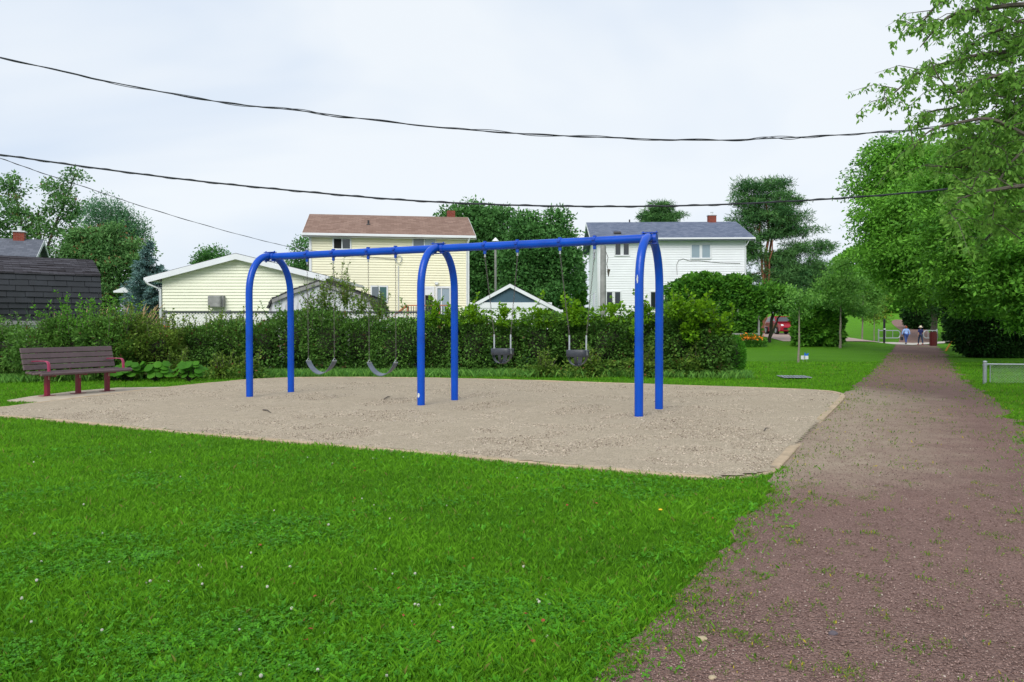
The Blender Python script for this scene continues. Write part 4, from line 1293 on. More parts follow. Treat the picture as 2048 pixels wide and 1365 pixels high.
# stain streaks are part of the painted wall
m, nt, b_, o_ = new_mat('shed_peeling_paint')
tc = nt.nodes.new('ShaderNodeTexCoord'); mp = nt.nodes.new('ShaderNodeMapping'); mp.inputs['Scale'].default_value = (7, 1, 0.9)
n_ = nt.nodes.new('ShaderNodeTexNoise'); n_.inputs['Scale'].default_value = 1.4; n_.inputs['Detail'].default_value = 8; n_.inputs['Roughness'].default_value = 0.75
r_ = nt.nodes.new('ShaderNodeValToRGB'); r_.color_ramp.elements[0].position = 0.34; r_.color_ramp.elements[0].color = (0.22, 0.2, 0.19, 1); r_.color_ramp.elements[1].position = 0.5; r_.color_ramp.elements[1].color = (0.60, 0.62, 0.65, 1)
nt.links.new(tc.outputs['Object'], mp.inputs[0]); nt.links.new(mp.outputs[0], n_.inputs['Vector']); nt.links.new(n_.outputs['Fac'], r_.inputs['Fac']); nt.links.new(r_.outputs['Color'], b_.inputs['Base Color'])
b_.inputs['Roughness'].default_value = 0.8
for ch in KIDS[root.name]:
    if ch.name.startswith('wall'): ch.data.materials[0] = m

# ---- green gabled shed
Yc = 31.5
X0 = at(1020, 600, Yc).x
zt_, zl_, zr_ = at(1020, 571, Yc).z, at(945, 612, Yc).z, at(1100, 612, Yc).z
shed2, a_, b_ = gable_end('playhouse_shed', 'small dark teal gabled shed with broad white verges behind the hedge', 'shed', at(948, 600, Yc).x, at(1096, 600, Yc).x, X0, Yc, 0.0, at(948, 610, Yc).z, at(1096, 610, Yc).z, zt_, 3.6, 'teal', 'roof_dark', ol=0.36, orr=0.52, fo=0.10, fascia=0.14, t=0.07, siding_wall=False)
mb = MB(); zz = at(1020, 611, Yc).z; mb.box(((a_ + b_) / 2, -0.04, zz), (b_ - a_ + 0.3, 0.06, 0.22)); mb.box(((a_ + b_) / 2, -0.03, zz - 0.7), (b_ - a_ + 0.02, 0.03, 1.2)); mb.build('cross_band', M['white'], shed2)

# ---- black gambrel barn on the left
Yb = 27.0
bl, br_ = at(-160, 600, Yb).x, at(203, 600, Yb).x
barn = empty('shingled_barn', (br_, Yb, 0), math.radians(37), 'low black barn with curved shingle covered gambrel roof at the left', 'barn')
zE, zB, zR = at(100, 640, Yb).z, at(100, 551, Yb).z, at(100, 522, Yb + 1.6).z
lenb = br_ - bl
mb = MB()
nrow = 8
for r in range(nrow):                              # overlapping tile courses, each plate slightly different
    z0_, z1_ = zE + (zB - zE) * r / nrow, zE + (zB - zE) * (r + 1) / nrow
    bulge0, bulge1 = 0.10 * math.sin(math.pi * r / nrow), 0.10 * math.sin(math.pi * (r + 1) / nrow)
    x_ = -lenb - random.random() * 0.3
    while x_ < -0.01:
        wd_ = 0.50 + 0.06 * random.random(); x1_ = min(x_ + wd_, 0.0); dd = random.random() * 0.018; dz = random.random() * 0.012
        y0_, y1_ = -bulge0 + 0.22 * (r / nrow) ** 2, -bulge1 + 0.22 * ((r + 1) / nrow) ** 2
        mb.prism([(x_ + 0.006, y0_ - 0.045 - dd, z0_ - 0.02 - dz), (x_ + 0.006, y1_ - 0.01, z1_ + 0.01), (x_ + 0.006, y1_ + 0.03, z1_ + 0.01), (x_ + 0.006, y0_ + 0.03, z0_ - 0.02)], (0, 0, 0), (x1_ - x_ - 0.012, 0, 0))
        x_ += wd_
mb.build('lower_roof', M['barn_low'], barn)
mb = MB()
n_u = 7
for r in range(n_u):
    f0, f1 = r / n_u, (r + 1) / n_u
    ya, za = 0.18 + 1.5 * f0, zB + (zR - zB) * f0 ** 0.9; yb_, zb_ = 0.18 + 1.5 * f1, zB + (zR - zB) * f1 ** 0.9
    x_ = -lenb - random.random() * 0.3
    while x_ < 0:
        wd_ = 0.25 + 0.2 * random.random(); x1_ = min(x_ + wd_, 0.02); lift = random.random() * 0.03
        mb.prism([(x_, ya - 0.04, za + 0.005 + lift), (x_, yb_, zb_ + 0.01), (x_, yb_, zb_ - 0.03), (x_, ya - 0.04, za - 0.03)], (0, 0, 0), (x1_ - x_ - 0.004, 0, 0))
        x_ += wd_
mb.prism([(-lenb, 1.66, zR + 0.02), (-lenb, 3.2, zB), (-lenb, 3.35, zE), (-lenb, 1.66, zE)], (0, 0, 0), (lenb, 0, 0))
mb.build('upper_roof', M['barn_top'], barn)
mb = MB(); mb.prism([(-0.05, 0.05, 0.0), (-0.05, 0.05, zE), (-0.05, 0.18, zB - 0.06), (-0.05, 1.68, zR - 0.03), (-0.05, 3.1, zB - .02), (-0.05, 3.3, 0)], (0, 0, 0), (-0.05, 0, 0))
mb.box((-lenb / 2 - .1, 0.05, zE / 2), (lenb - .1, 0.1, zE)); mb.build('wall', M['grubby_white'], barn)
mb = MB(); mb.box((-lenb / 2, -0.06, zE - 0.12), (lenb, 0.06, 0.14)); mb.build('eave_board', M['greywood'], barn)
# ---- grey roofed house beyond the barn
h3, w3, roof3, s3, zl3 = gable_house('grey_roofed_house', 'house with plain grey roof and brick chimney beyond the black barn', (at(-260, 600, 38).x - 1, 36), (at(50, 600, 39).x, 39), 6.0, 0.0, at(0, 530, 39).z, at(0, 482, 42).z, 'white_siding', 'roof_grey')
chimney(roof3, (w3 - 0.75, 3.0, 0), (0.5, 0.5), at(30, 490, 42).z, at(30, 468, 42).z)
# ---- sliver of a pale roof between the trees and the garage
mb = MB()
pa = at(262, 600, 41)
small = empty('pale_outbuilding', (pa.x, pa.y, 0), 0.1, 'sliver of a pale outbuilding in front of the blue spruce', 'shed')
zq = at(250, 583, 41).z
mb = MB(); mb.box((0.3, 1, zq / 2), (1.4, 2, zq)); mb.build('wall', M['greywood'], small)
mb = MB(); mb.prism([(-0.75, -0.3, zq), (0.3, -0.3, zq + 0.42), (1.3, -0.3, zq), (1.3, -0.3, zq - .08), (-0.75, -0.3, zq - .08)], (0, 0, 0), (0, 2.6, 0)); mb.build('roof', M['white'], small)

# ---- deck
dk = empty('deck', (at(862, 640, 36).x, 36.2, 0), 0.03, 'raised wooden deck with orange brown railing behind the yellow house', 'deck')
xa, xb = at(813, 640, 36).x - dk.location.x, at(908, 640, 36).x - dk.location.x
zt_ = at(860, 611, 36).z; zf = zt_ - 0.95
mb = MB(); mb.box(((xa + xb) / 2, 1.6, zf - 0.04), (xb - xa, 3.2, 0.08)); mb.box(((xa + xb) / 2, -0.02, zf - 0.14), (xb - xa, 0.04, 0.12)); mb.build('floor', M['deckwood'], dk)
mb = MB(); mb.box(((xa + xb) / 2, 0, zt_), (xb - xa, 0.12, 0.05)); mb.box(((xa + xb) / 2, 0.0, zf + 0.12), (xb - xa, 0.04, 0.07)); mb.build('rail', M['deckwood'], dk)
mb = MB()
for i in range(19): mb.box((xa + 0.08 + (xb - xa - 0.16) * i / 18, 0.0, (zt_ + zf) / 2 + 0.06), (0.03, 0.03, zt_ - zf - 0.2))
mb.build('balusters', M['darkwood'], dk)
for x_ in (xa + 0.04, (xa + xb) / 2 + 0.38, xb - 0.04):
    mb = MB(); mb.box((x_, 0.07, zt_ / 2 - 0.02), (0.09, 0.09, zt_ - 0.05)); mb.build('post', M['deckwood'], dk)
mb = MB(); mb.tube([(xa, 0.02, zt_), (xa - 0.9, -0.1, zt_ - 0.75)], 0.05, 6); mb.build('stair_rail', M['deckwood'], dk)

# ---- lattice fence
Yl = 26.4
fx0, fx1 = at(328, 625, Yl).x, at(842, 625, Yl).x
lf = empty('lattice_fence', ((fx0 + fx1) / 2, Yl, 0), 0.0, 'white lattice topped fence with dark rail half hidden by the hedge', 'fence')
hw_ = (fx1 - fx0) / 2; ztop_ = at(500, 623, Yl).z
mb = MB(); mb.box((0, 0, ztop_ - 0.03), (2 * hw_, 0.09, 0.06)); mb.box((0, 0, ztop_ - 0.72), (2 * hw_, 0.05, 0.06)); mb.build('rail', M['darkwood'], lf)
mb = MB(); x_ = -hw_
while x_ < hw_ - 0.62:
    mb.prism([(x_, -0.01, ztop_ - 0.68), (x_ + 0.05, -0.01, ztop_ - 0.68), (x_ + 0.67, -0.01, ztop_ - 0.06), (x_ + 0.62, -0.01, ztop_ - 0.06)], (0, 0, 0), (0, 0.008, 0))
    mb.prism([(x_ + 0.62, 0.0, ztop_ - 0.68), (x_ + 0.67, 0.0, ztop_ - 0.68), (x_ + 0.05, 0.0, ztop_ - 0.06), (x_, 0.0, ztop_ - 0.06)], (0, 0, 0), (0, 0.008, 0))
    x_ += 0.10
mb.build('lattice', M['lattice'], lf)
mb = MB(); mb.box((0, 0.02, (ztop_ - 0.75) / 2), (2 * hw_, 0.03, ztop_ - 0.78)); mb.build('board_panel', M['greywood'], lf)
for i in range(5):
    mb = MB(); mb.box((-hw_ + 2 * hw_ * i / 4, 0.07, ztop_ / 2 + 0.02), (0.11, 0.09, ztop_ + 0.04), bev=0.01); mb.build('post', M['greywood'], lf)

# ---- pole stub, white lamp post
p = at(1206, 700, 29.5)
pole = empty('utility_pole', (p.x, p.y, 0), 0, 'short grey wooden pole standing in front of the white house', 'pole')
zt_ = at(1206, 492, 29.5).z
mb = MB(); mb.tube([(0, 0, 0), (0, 0, zt_)], [0.12, 0.105], 14); mb.build('shaft', M['greywood'], pole, smooth=True)
mb = MB(); zk = at(1214, 543, 29.5).z
mb.tube([(0.08, -0.05, zk + 0.75), (0.17, -0.08, zk + 0.5), (0.12, -0.1, zk + 0.25), (0.17, -0.12, zk + .05)], 0.012, 6)
mb.ell((0.19, -0.12, zk + 0.03), (0.06, 0.05, 0.05)); mb.tube([(0.18, -0.12, zk), (0.18, -0.12, zk - 0.2)], [0.05, 0.015], 8); mb.build('hanging_bracket', M['bark'], pole)
p = at(991, 600, 44)
lp = empty('flag_pole', (p.x, p.y, 0), 0, 'thin white pole with a peaked cap between the two houses', 'pole')
zt_ = at(991, 483, 44).z
mb = MB(); mb.tube([(0, 0, 0), (0, 0, zt_)], [0.075, 0.06], 10); mb.build('shaft', M['greywood'], lp, smooth=True)
mb = MB(); mb.lathe([(0.20, 0.0), (0.17, 0.04), (0.02, 0.2)], (0, 0, zt_), 12); mb.build('cap', M['white'], lp)

# ------------------------------------------------------------------ overhead wires
def smooth_pts(P, n):
    """Catmull-Rom through P"""
    P = [Vector(p) for p in P]; out = []
    for i in range(len(P) - 1):
        p0, p1, p2, p3 = P[max(i - 1, 0)], P[i], P[i + 1], P[min(i + 2, len(P) - 1)]
        for k_ in range(n):
            t = k_ / n
            out.append(0.5 * ((2 * p1) + (p2 - p0) * t + (2 * p0 - 5 * p1 + 4 * p2 - p3) * t * t + (3 * p1 - p0 - 3 * p2 + p3) * t ** 3))
    out.append(P[-1]); return out
def bundle(name, label, px, Yw, strands, part='strand', group=None):
    P = smooth_pts([at(a, b, Yw(a)) for a, b in px], 60)
    root = empty(name, P[0], 0, label, 'wire', group)
    for j, (r, off, tw, wob) in enumerate(strands):
        pts = []
        for i, p in enumerate(P):
            s = i * 0.05
            a = tw * s + j * 2.1
            w = off * (1 + wob * noise.noise(Vector((s * 0.35, j * 5.0, 0))))
            pts.append(p - P[0] + Vector((0, math.cos(a) * w, math.sin(a) * w)))
        mb = MB(); mb.tube(pts, r, 5, cap=False); mb.build(part, M['cable'], root, smooth=True)
    return root
bundle('overhead_cable', 'upper overhead bundle of loosely twisted black wires crossing the whole sky', [(-160, 82), (0, 115), (200, 160), (430, 203), (600, 222), (800, 247), (1000, 265), (1200, 275), (1400, 281), (1550, 277), (1700, 269), (1860, 257), (2000, 240), (2200, 212)],
       lambda a: 17.5, [(0.012, 0.0, 0, 0), (0.008, 0.020, 2.6, 1.6), (0.008, 0.026, 2.0, 1.9)])
bundle('overhead_cable', 'lower overhead black cable lashed to its carrier wire just above the rooftops', [(-160, 290), (0, 310), (200, 338), (400, 363), (600, 383), (800, 400), (1000, 410), (1200, 413.5), (1400, 411), (1600, 402), (1800, 388), (2000, 368), (2200, 345)],
       lambda a: 17.5, [(0.019, 0.0, 0, 0), (0.006, 0.024, 5.0, 0.1)])
bundle('service_wire', 'thin black service wire sagging from the left edge to the yellow house', [(-60, 302), (0, 317), (80, 345), (180, 378), (300, 418), (450, 462), (560, 490), (600, 497), (650, 505), (708, 510)],
       lambda a: 18 + 21.5 * min(1, max(0, (a + 60) / 768)), [(0.009, 0.0, 0, 0), (0.006, 0.012, 3.5, 0.5)])

# ------------------------------------------------------------------ foliage builders
def shell_points(blobs, n, rng, shell=0.30, power=4.0, noise_amp=0.18, nscale=1.3):
    """points near the surface of a union of superellipsoids standing on the ground: blobs = (cx,cy,cz, rx,ry,rz)"""
    B = np.array(blobs, float)
    area = np.array([b[3] * b[4] + b[3] * b[5] + b[4] * b[5] for b in B]); area /= area.sum()
    idx = rng.choice(len(B), n, p=area)
    d = unit(rng.normal(size=(n, 3)))
    b = B[idx]
    q = d / b[:, 3:6]
    r = (np.abs(q) ** power).sum(1) ** (-1.0 / power)
    # lumpy outline
    P0 = b[:, :3] + d * r[:, None]
    lump = 1 + noise_amp * (patch(P0[:, 0] * nscale, P0[:, 2] * nscale * 1.4, 1.9, 0.7) + 0.6 * patch(P0[:, 0] * nscale * 2.3, (P0[:, 1] + P0[:, 2]) * nscale * 2.1, 1.7, 2.2))
    rr = r * lump
    dep = rng.random(n) ** 1.6 * shell
    P = b[:, :3] + d * (rr - dep)[:, None]
    # drop the ones buried in another blob
    keep = np.ones(n, bool)
    for i, c in enumerate(B):
        f = ((np.abs((P - c[:3]) / (c[3:6] * 0.80)) ** power).sum(1))
        keep &= ~((f < 1) & (idx != i))
    keep &= P[:, 2] > 0.02
    # clumps: light and dark leaf groups
    cl = patch(P[:, 0] * 1.3, P[:, 2] * 1.9 + P[:, 1], 2.7, 1.3)
    return P[keep], d[keep], dep[keep], cl[keep]
def bush(name, label, cat, blobs, n, size, mat, core=True, aspect=0.55, shell=0.35, power=3.0, amp=0.18, group=None, shoots=0, shoot_len=0.5, shoot_mat=None, tone=0.0, rng=RNG, up=0.55, nscale=1.3, core_mat='darkstem'):
    B = np.array(blobs, float)
    o = (B[:, 0].mean(), B[:, 1].mean(), 0)
    root = empty(name, o, 0, label, cat, group)
    P, d, dep, cl = shell_points(blobs, n, rng, shell, power, amp, nscale)
    V, F = leaves(P - np.array(o), size, aspect, up=up, dirbias=d * 1.2, rng=rng)
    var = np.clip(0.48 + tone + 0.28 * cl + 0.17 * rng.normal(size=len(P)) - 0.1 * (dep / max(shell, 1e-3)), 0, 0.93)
    var = np.where(rng.random(len(var)) < 0.02, 1.0, var)
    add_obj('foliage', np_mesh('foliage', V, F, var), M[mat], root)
    if core:  # solid dark core that blocks the view through the foliage
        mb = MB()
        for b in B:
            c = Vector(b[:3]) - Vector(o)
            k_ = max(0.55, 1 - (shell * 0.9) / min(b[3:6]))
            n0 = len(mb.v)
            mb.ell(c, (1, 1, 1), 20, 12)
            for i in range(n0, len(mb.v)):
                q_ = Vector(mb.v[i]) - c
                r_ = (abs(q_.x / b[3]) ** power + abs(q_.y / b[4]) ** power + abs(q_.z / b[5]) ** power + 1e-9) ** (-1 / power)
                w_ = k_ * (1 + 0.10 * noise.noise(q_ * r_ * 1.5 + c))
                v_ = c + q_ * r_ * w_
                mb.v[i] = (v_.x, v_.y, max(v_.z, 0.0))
        mb.build('dark_core', M[core_mat], root)
    if shoots:
        tops = P[(d[:, 2] > 0.35)]
        if len(tops):
            S = tops[rng.integers(0, len(tops), shoots)]
            PP, DD, LL = [], [], []
            mb = MB()
            for s_ in S:
                h = shoot_len * (0.4 + rng.random()); le = rng.normal(size=2) * 0.25
                e = s_ + np.array([le[0] * h, le[1] * h, h])
                mb.tube([Vector(s_) - Vector(o), Vector((s_ + e) / 2) - Vector(o) + Vector((le[0] * 0.03, 0, 0.01)), Vector(e) - Vector(o)], [0.007, 0.006, 0.003], 4, cap=False)
                k_ = int(9 + h * 26)
                t = rng.random(k_)[:, None]
                PP.append(s_ + (e - s_) * t - np.array(o)); a_ = rng.random(k_) * 6.283
                DD.append(np.stack([np.cos(a_), np.sin(a_), np.full(k_, 0.6)], 1))
            PP = np.concatenate(PP); DD = np.concatenate(DD)
            V, F = leaves(PP, size * 0.95, aspect, up=0.5, dirbias=DD * 1.2, rng=rng)
            mb.build('stem_sprays', M['bark'], root)
            add_obj('leaf_sprays', np_mesh('leaf_sprays', V, F, np.clip(0.62 + 0.2 * rng.normal(size=len(F)), 0, 0.95)), M[shoot_mat or mat], root)
    return root

def limb(p0, p1, sag, nseg=6, wob=0.06, rng=random):
    p0, p1 = Vector(p0), Vector(p1); L_ = (p1 - p0).length
    out = []
    for i in range(nseg + 1):
        t = i / nseg
        q_ = p0.lerp(p1, t); q_.z += sag * L_ * math.sin(math.pi * t)
        if 0 < i < nseg: q_ += Vector((rng.uniform(-1, 1), rng.uniform(-1, 1), rng.uniform(-1, 1))) * wob * L_ / nseg * 1.5
        out.append(q_)
    return out
def tree(name, label, base, top_z, trunk_r, blobs, nclump, per, leaf, mat, bark='bark', trunk_h=None, lean=(0, 0), clump=0.5, flat=0.7, aspect=0.5, group=None, cat='tree', tone=0.0, up=0.45, seed=1, twig=0.012, droop=0.0, fork=None, limbs=True, inner=0.35, dirout=0.6, wob=0.10):
    """trunk, limbs to every leaf clump, crown of leaf quads. blobs = (cx,cy,cz,rx,ry,rz) in world space."""
    rr = random.Random(seed); rng = np.random.default_rng(seed)
    base = Vector(base)
    root = empty(name, base, 0, label, cat, group)
    B = np.array(blobs, float)
    vol = B[:, 3] * B[:, 4] * B[:, 5]; vol = vol ** 0.8; vol /= vol.sum()
    idx = rng.choice(len(B), nclump, p=vol)
    dd = unit(rng.normal(size=(nclump, 3))); rad = (inner + (1 - inner) * rng.random(nclump) ** 0.6)
    C = B[idx, :3] + dd * B[idx, 3:6] * rad[:, None]
    th = trunk_h if trunk_h else (top_z - base.z) * 0.75
    tip = Vector((lean[0], lean[1], th))
    tp = limb((0, 0, -0.1), tip, 0.0, 8, wob, rr)
    mb = MB()
    rad_t = [trunk_r * (1.25 if i == 0 else 1.0) * (1 - 0.75 * i / 8) for i in range(9)]
    mb.tube(tp, rad_t, 10)
    if fork:
        for f in fork:
            q_ = tp[int(f[0])]
            e_ = Vector(f[1]) - base
            lp_ = limb(q_, e_, 0.04, 6, 0.08, rr)
            mb.tube(lp_, [trunk_r * f[2] * (1 - 0.7 * i / 6) for i in range(7)], 8); tp = tp + lp_[1:]
    mb.build('trunk', M[bark], root, smooth=True)
    if limbs:
        mb = MB(); tpn = np.array([list(p) for p in tp])
        Cl = C - np.array(base)
        order = np.argsort(((Cl - tpn[len(tpn) // 2]) ** 2).sum(1))
        nodes = [Vector(p) for p in tp[2:]]; nodes_r = [trunk_r * 0.3] * len(nodes)
        for i in order:
            c = Vector(Cl[i])
            best, bi = 1e9, 0
            for j, q_ in enumerate(nodes):
                dz = c.z - q_.z
                s_ = (c - q_).length + (max(0, -dz) * 0.8)
                if s_ < best: best, bi = s_, j
            q_ = nodes[bi]; Ld = (c - q_).length
            if Ld < 0.05: continue
            lp_ = limb(q_, c, 0.05 - droop * 0.1, 4, 0.10, rr)
            r0 = min(nodes_r[bi], twig + 0.012 * Ld)
            mb.tube(lp_, [r0 * (1 - 0.6 * k_ / 4) for k_ in range(5)], 5, cap=False)
            nodes.append(lp_[2]); nodes_r.append(r0 * 0.7); nodes.append(c); nodes_r.append(r0 * 0.5)
        mb.build('limbs', M[bark], root, smooth=True)
    n = nclump * per
    ci = np.repeat(np.arange(nclump), per)
    cs = clump * (0.6 + 0.8 * rng.random(nclump))
    g = unit(rng.normal(size=(n, 3))) * (rng.random((n, 1)) ** 0.45) * 0.85
    g[:, 2] *= flat
    P = C[ci] + g * cs[ci][:, None]
    if droop: P[:, 2] -= droop * (g[:, 0] ** 2 + g[:, 1] ** 2) * cs[ci]
    P -= np.array(base)
    V, F = leaves(P, leaf, aspect, up=up, dirbias=unit(g + 1e-6) * dirout + np.array([0, 0, -droop]), rng=rng)
    cv = rng.normal(size=nclump) * 0.17
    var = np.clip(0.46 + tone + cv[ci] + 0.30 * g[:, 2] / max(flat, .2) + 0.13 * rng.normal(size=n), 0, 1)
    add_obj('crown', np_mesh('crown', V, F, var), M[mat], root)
    return root
def pxblobs(L_, Y_):
    """(px, py, rx_px, ry_px[, dY, ry_m]) -> world blobs at depth Y_"""
    out = []
    for b in L_:
        px, py, rx, ry = b[:4]; dy = b[4] if len(b) > 4 else 0.0
        Yd = Y_ + dy; c = at(px, py, Yd); k_ = Yd / FPX
        out.append((c.x, c.y, c.z, rx * k_, (b[5] if len(b) > 5 else max(rx, ry) * k_ * 0.8), ry * k_))
    return out

# ------------------------------------------------------------------ hedge and shrubs
def hb(px0, px1, pytop, Yh, dep=0.9, pybase=None):
    """hedge block from px0 to px1 whose top is at pytop"""
    a, b = at(px0, pytop, Yh - dep * 0.5), at(px1, pytop, Yh - dep * 0.5)
    zt = (a.z + b.z) / 2
    return ((a.x + b.x) / 2, Yh, zt / 2, (b.x - a.x) / 2 * 1.12, dep, zt / 2)
bush('hedge', 'long dark green hedge running behind the strap swings', 'hedge',
     [hb(480, 560, 640, 24.1, 1.0), hb(540, 630, 630, 24.3, 1.0), hb(610, 700, 624, 24.1, 1.1), hb(680, 760, 634, 24.3, 1.0), hb(740, 850, 641, 24.1, 1.1), hb(830, 925, 636, 24.3, 1.0)],
     60000, 0.085, 'hedge', shoots=90, shoot_len=0.6, shell=0.55, amp=0.24, power=3.2, nscale=1.0)
bush('hedge', 'dark green hedge stretch topped with pale shoots behind the bucket swings', 'hedge',
     [hb(905, 990, 632, 24.0, 1.1), hb(970, 1060, 640, 24.2, 1.0), hb(1040, 1120, 630, 23.9, 1.1), hb(1100, 1190, 640, 24.1, 1.0), hb(1170, 1260, 628, 23.8, 1.1), hb(1240, 1330, 634, 24.0, 1.0)],
     58000, 0.09, 'hedge', shoots=60, shoot_len=0.35, shell=0.55, amp=0.24, power=3.2, nscale=1.0, tone=0.02)
bush('flowering_shrub', 'tall leggy shrub rising above the hedge in front of the weathered shed', 'shrub',
     pxblobs([(650, 610, 26, 26), (690, 604, 22, 34), (725, 615, 20, 26), (625, 622, 22, 20), (760, 628, 20, 16)], 24.2), 2300, 0.075, 'shrub_olive', core=False, shoots=70, shoot_len=0.6, shell=0.5, amp=0.3)
bush('vine_on_hedge', 'bright lime vine leaves spilling over the hedge top right of the middle arch', 'vine',
     pxblobs([(945, 632, 34, 14), (1010, 634, 36, 14), (1080, 636, 40, 15), (1150, 634, 40, 14), (1225, 630, 40, 14), (1290, 628, 34, 16)], 23.3), 2600, 0.11, 'shrub_bright', core=False, shell=0.3, amp=0.35, aspect=0.75, shoots=26, shoot_len=0.4, up=0.7)
bush('vine_on_hedge', 'lime green vine sprigs in front of the deck railing', 'vine',
     pxblobs([(868, 634, 20, 13), (900, 638, 18, 11), (845, 642, 16, 8)], 23.4), 380, 0.12, 'shrub_bright', core=False, shell=0.3, amp=0.4, aspect=0.75, shoots=10, shoot_len=0.4, up=0.7)
bush('shrub', 'big dark shrub with lime vine tips at the right end of the hedge', 'shrub',
     [hb(1322, 1420, 622, 23.4, 1.2), hb(1390, 1462, 642, 23.0, 1.2)], 30000, 0.10, 'hedge', shoots=30, shoot_len=0.35, shell=0.5, amp=0.2, tone=0.05)
bush('vine_on_shrub', 'lime vine trailing over the dark shrub right of the right arch', 'vine',
     pxblobs([(1350, 618, 30, 14), (1400, 626, 34, 18), (1440, 655, 20, 20), (1380, 660, 14, 26), (1272, 665, 8, 20)], 22.2), 2000, 0.11, 'shrub_bright', core=False, shell=0.35, amp=0.4, aspect=0.75, shoots=14, shoot_len=0.35, up=0.7)
c = at(1463, 706, 22.6)
bush('boxwood_bush', 'round clipped boxwood at the right end of the hedge', 'bush', [(c.x, 22.9, 0.58, 0.46, 0.55, 0.62), (c.x - 0.3, 23.1, 0.5, 0.45, 0.5, 0.52)], 14000, 0.05, 'boxwood', shell=0.15, power=2.2, amp=0.04)
bush('weedy_border', 'low pale green weeds along the foot of the hedge behind the right arch', 'plants', pxblobs([(1090, 742, 60, 10, 0, 0.3), (1180, 738, 50, 18, 0, 0.3), (1290, 740, 60, 20, 0, 0.3), (1375, 742, 44, 18, 0, 0.3), (1440, 752, 30, 8, 0, 0.3)], 22.3), 8000, 0.09, 'shrub_olive', core=False, shoots=110, shoot_len=0.42, shell=0.3, amp=0.4)
# left part, a mixed border
bush('shrub', 'grey green shrub behind the left end of the bench', 'shrub', [hb(-130, 50, 662, 21.5, 1.0), hb(20, 110, 656, 21.0, 0.9)], 20000, 0.075, 'hedge', shoots=60, shoot_len=0.4, shell=0.45, amp=0.28, tone=0.12)
bush('shrub', 'tall shrub with lime tipped twigs in front of the black barn', 'shrub', [hb(66, 190, 640, 21.4, 1.0), hb(160, 240, 650, 21.2, 1.0)], 24000, 0.085, 'hedge', shoots=90, shoot_len=0.6, shoot_mat='vine', shell=0.5, amp=0.3, tone=0.15)
bush('shrub', 'olive shrub between the bench and the garage downpipe', 'shrub', [hb(200, 290, 648, 21.8, 1.0), hb(265, 345, 652, 22.2, 1.0)], 24000, 0.08, 'shrub_olive', shoots=90, shoot_len=0.5, shell=0.5, amp=0.3, tone=0.1)
bush('rose_shrub', 'loose shrub under the lattice fence left of the left arch', 'shrub', [hb(330, 430, 652, 23.3, 0.9), hb(410, 505, 648, 24.0, 0.9)], 26000, 0.075, 'hedge', shoots=90, shoot_len=0.45, shoot_mat='shrub_olive', shell=0.5, amp=0.28, tone=0.12)
bush('weedy_border', 'pale grasses and weeds at the lawn edge left of the left arch', 'plants', pxblobs([(360, 744, 50, 14, 0, 0.3), (440, 745, 50, 14, 0, 0.3), (500, 744, 40, 12, 0, 0.3)], 21.6), 3000, 0.09, 'shrub_olive', core=False, shoots=70, shoot_len=0.35, shell=0.3, amp=0.4)
# big leaved burdock behind the bench
def rosette_plant(name, label, c, nl, rad, lsize, mat, hgt, cat='plant', group=None):
    root = empty(name, c, 0, label, cat, group)
    V = []; F = []; vr = []
    mbs = MB()
    for i in range(nl):
        a = RNG.random() * 6.283; r = rad * RNG.random() ** 0.6; h = hgt * (0.35 + 0.65 * RNG.random())
        p = np.array([math.cos(a) * r, math.sin(a) * r * 0.6, h]); s = lsize * (0.7 + 0.5 * RNG.random())
        nn = unit(np.array([[math.cos(a) * 0.5 + RNG.normal() * .2, math.sin(a) * 0.5 - 0.45, 0.75]]))[0]
        ux = np.cross(nn, [0, 0, 1.0]); ux /= np.linalg.norm(ux); uy = np.cross(nn, ux)
        st_ = len(V)
        V.append(p)
        m_ = 10
        for k_ in range(m_):
            t = 2 * math.pi * k_ / m_; q_ = (1.0 - 0.35 * (math.cos(t) > 0.9)) * s * 0.5
            V.append(p + ux * math.sin(t) * q_ * 0.95 - uy * math.cos(t) * q_ - nn * 0.12 * s * (abs(math.sin(t)) ** 2))
        for k_ in range(m_): F.append((st_, st_ + 1 + k_, st_ + 1 + (k_ + 1) % m_)); vr.append(0)
        vr[-m_:] = [0.3 + 0.5 * RNG.random()] * m_
        mbs.tube([(0, 0, 0.0), tuple(p * 0.6), tuple(p)], 0.008, 4, cap=False)
    add_obj('leaf_blades', np_mesh('leaf_blades', np.array(V), np.array(F), np.array(vr)), M[mat], root)
    mbs.build('stems', M['darkstem'], root)
    return root
for i, (px, py, nl, lab) in enumerate([(262, 748, 30, 'broad leaved burdock just right of the bench seat'), (310, 746, 34, 'broad leaved burdock halfway between the bench and the left arch'), (232, 752, 22, 'broad leaved burdock showing under the bench seat'), (380, 750, 40, 'low broad leaved burdock nearest the left arch')]):
    rosette_plant('burdock_plant', lab, (at(px, py, 20.5).x, 20.5, 0), nl, 0.42, 0.22, 'burdock', 0.5, group='burdock plants beside the bench')
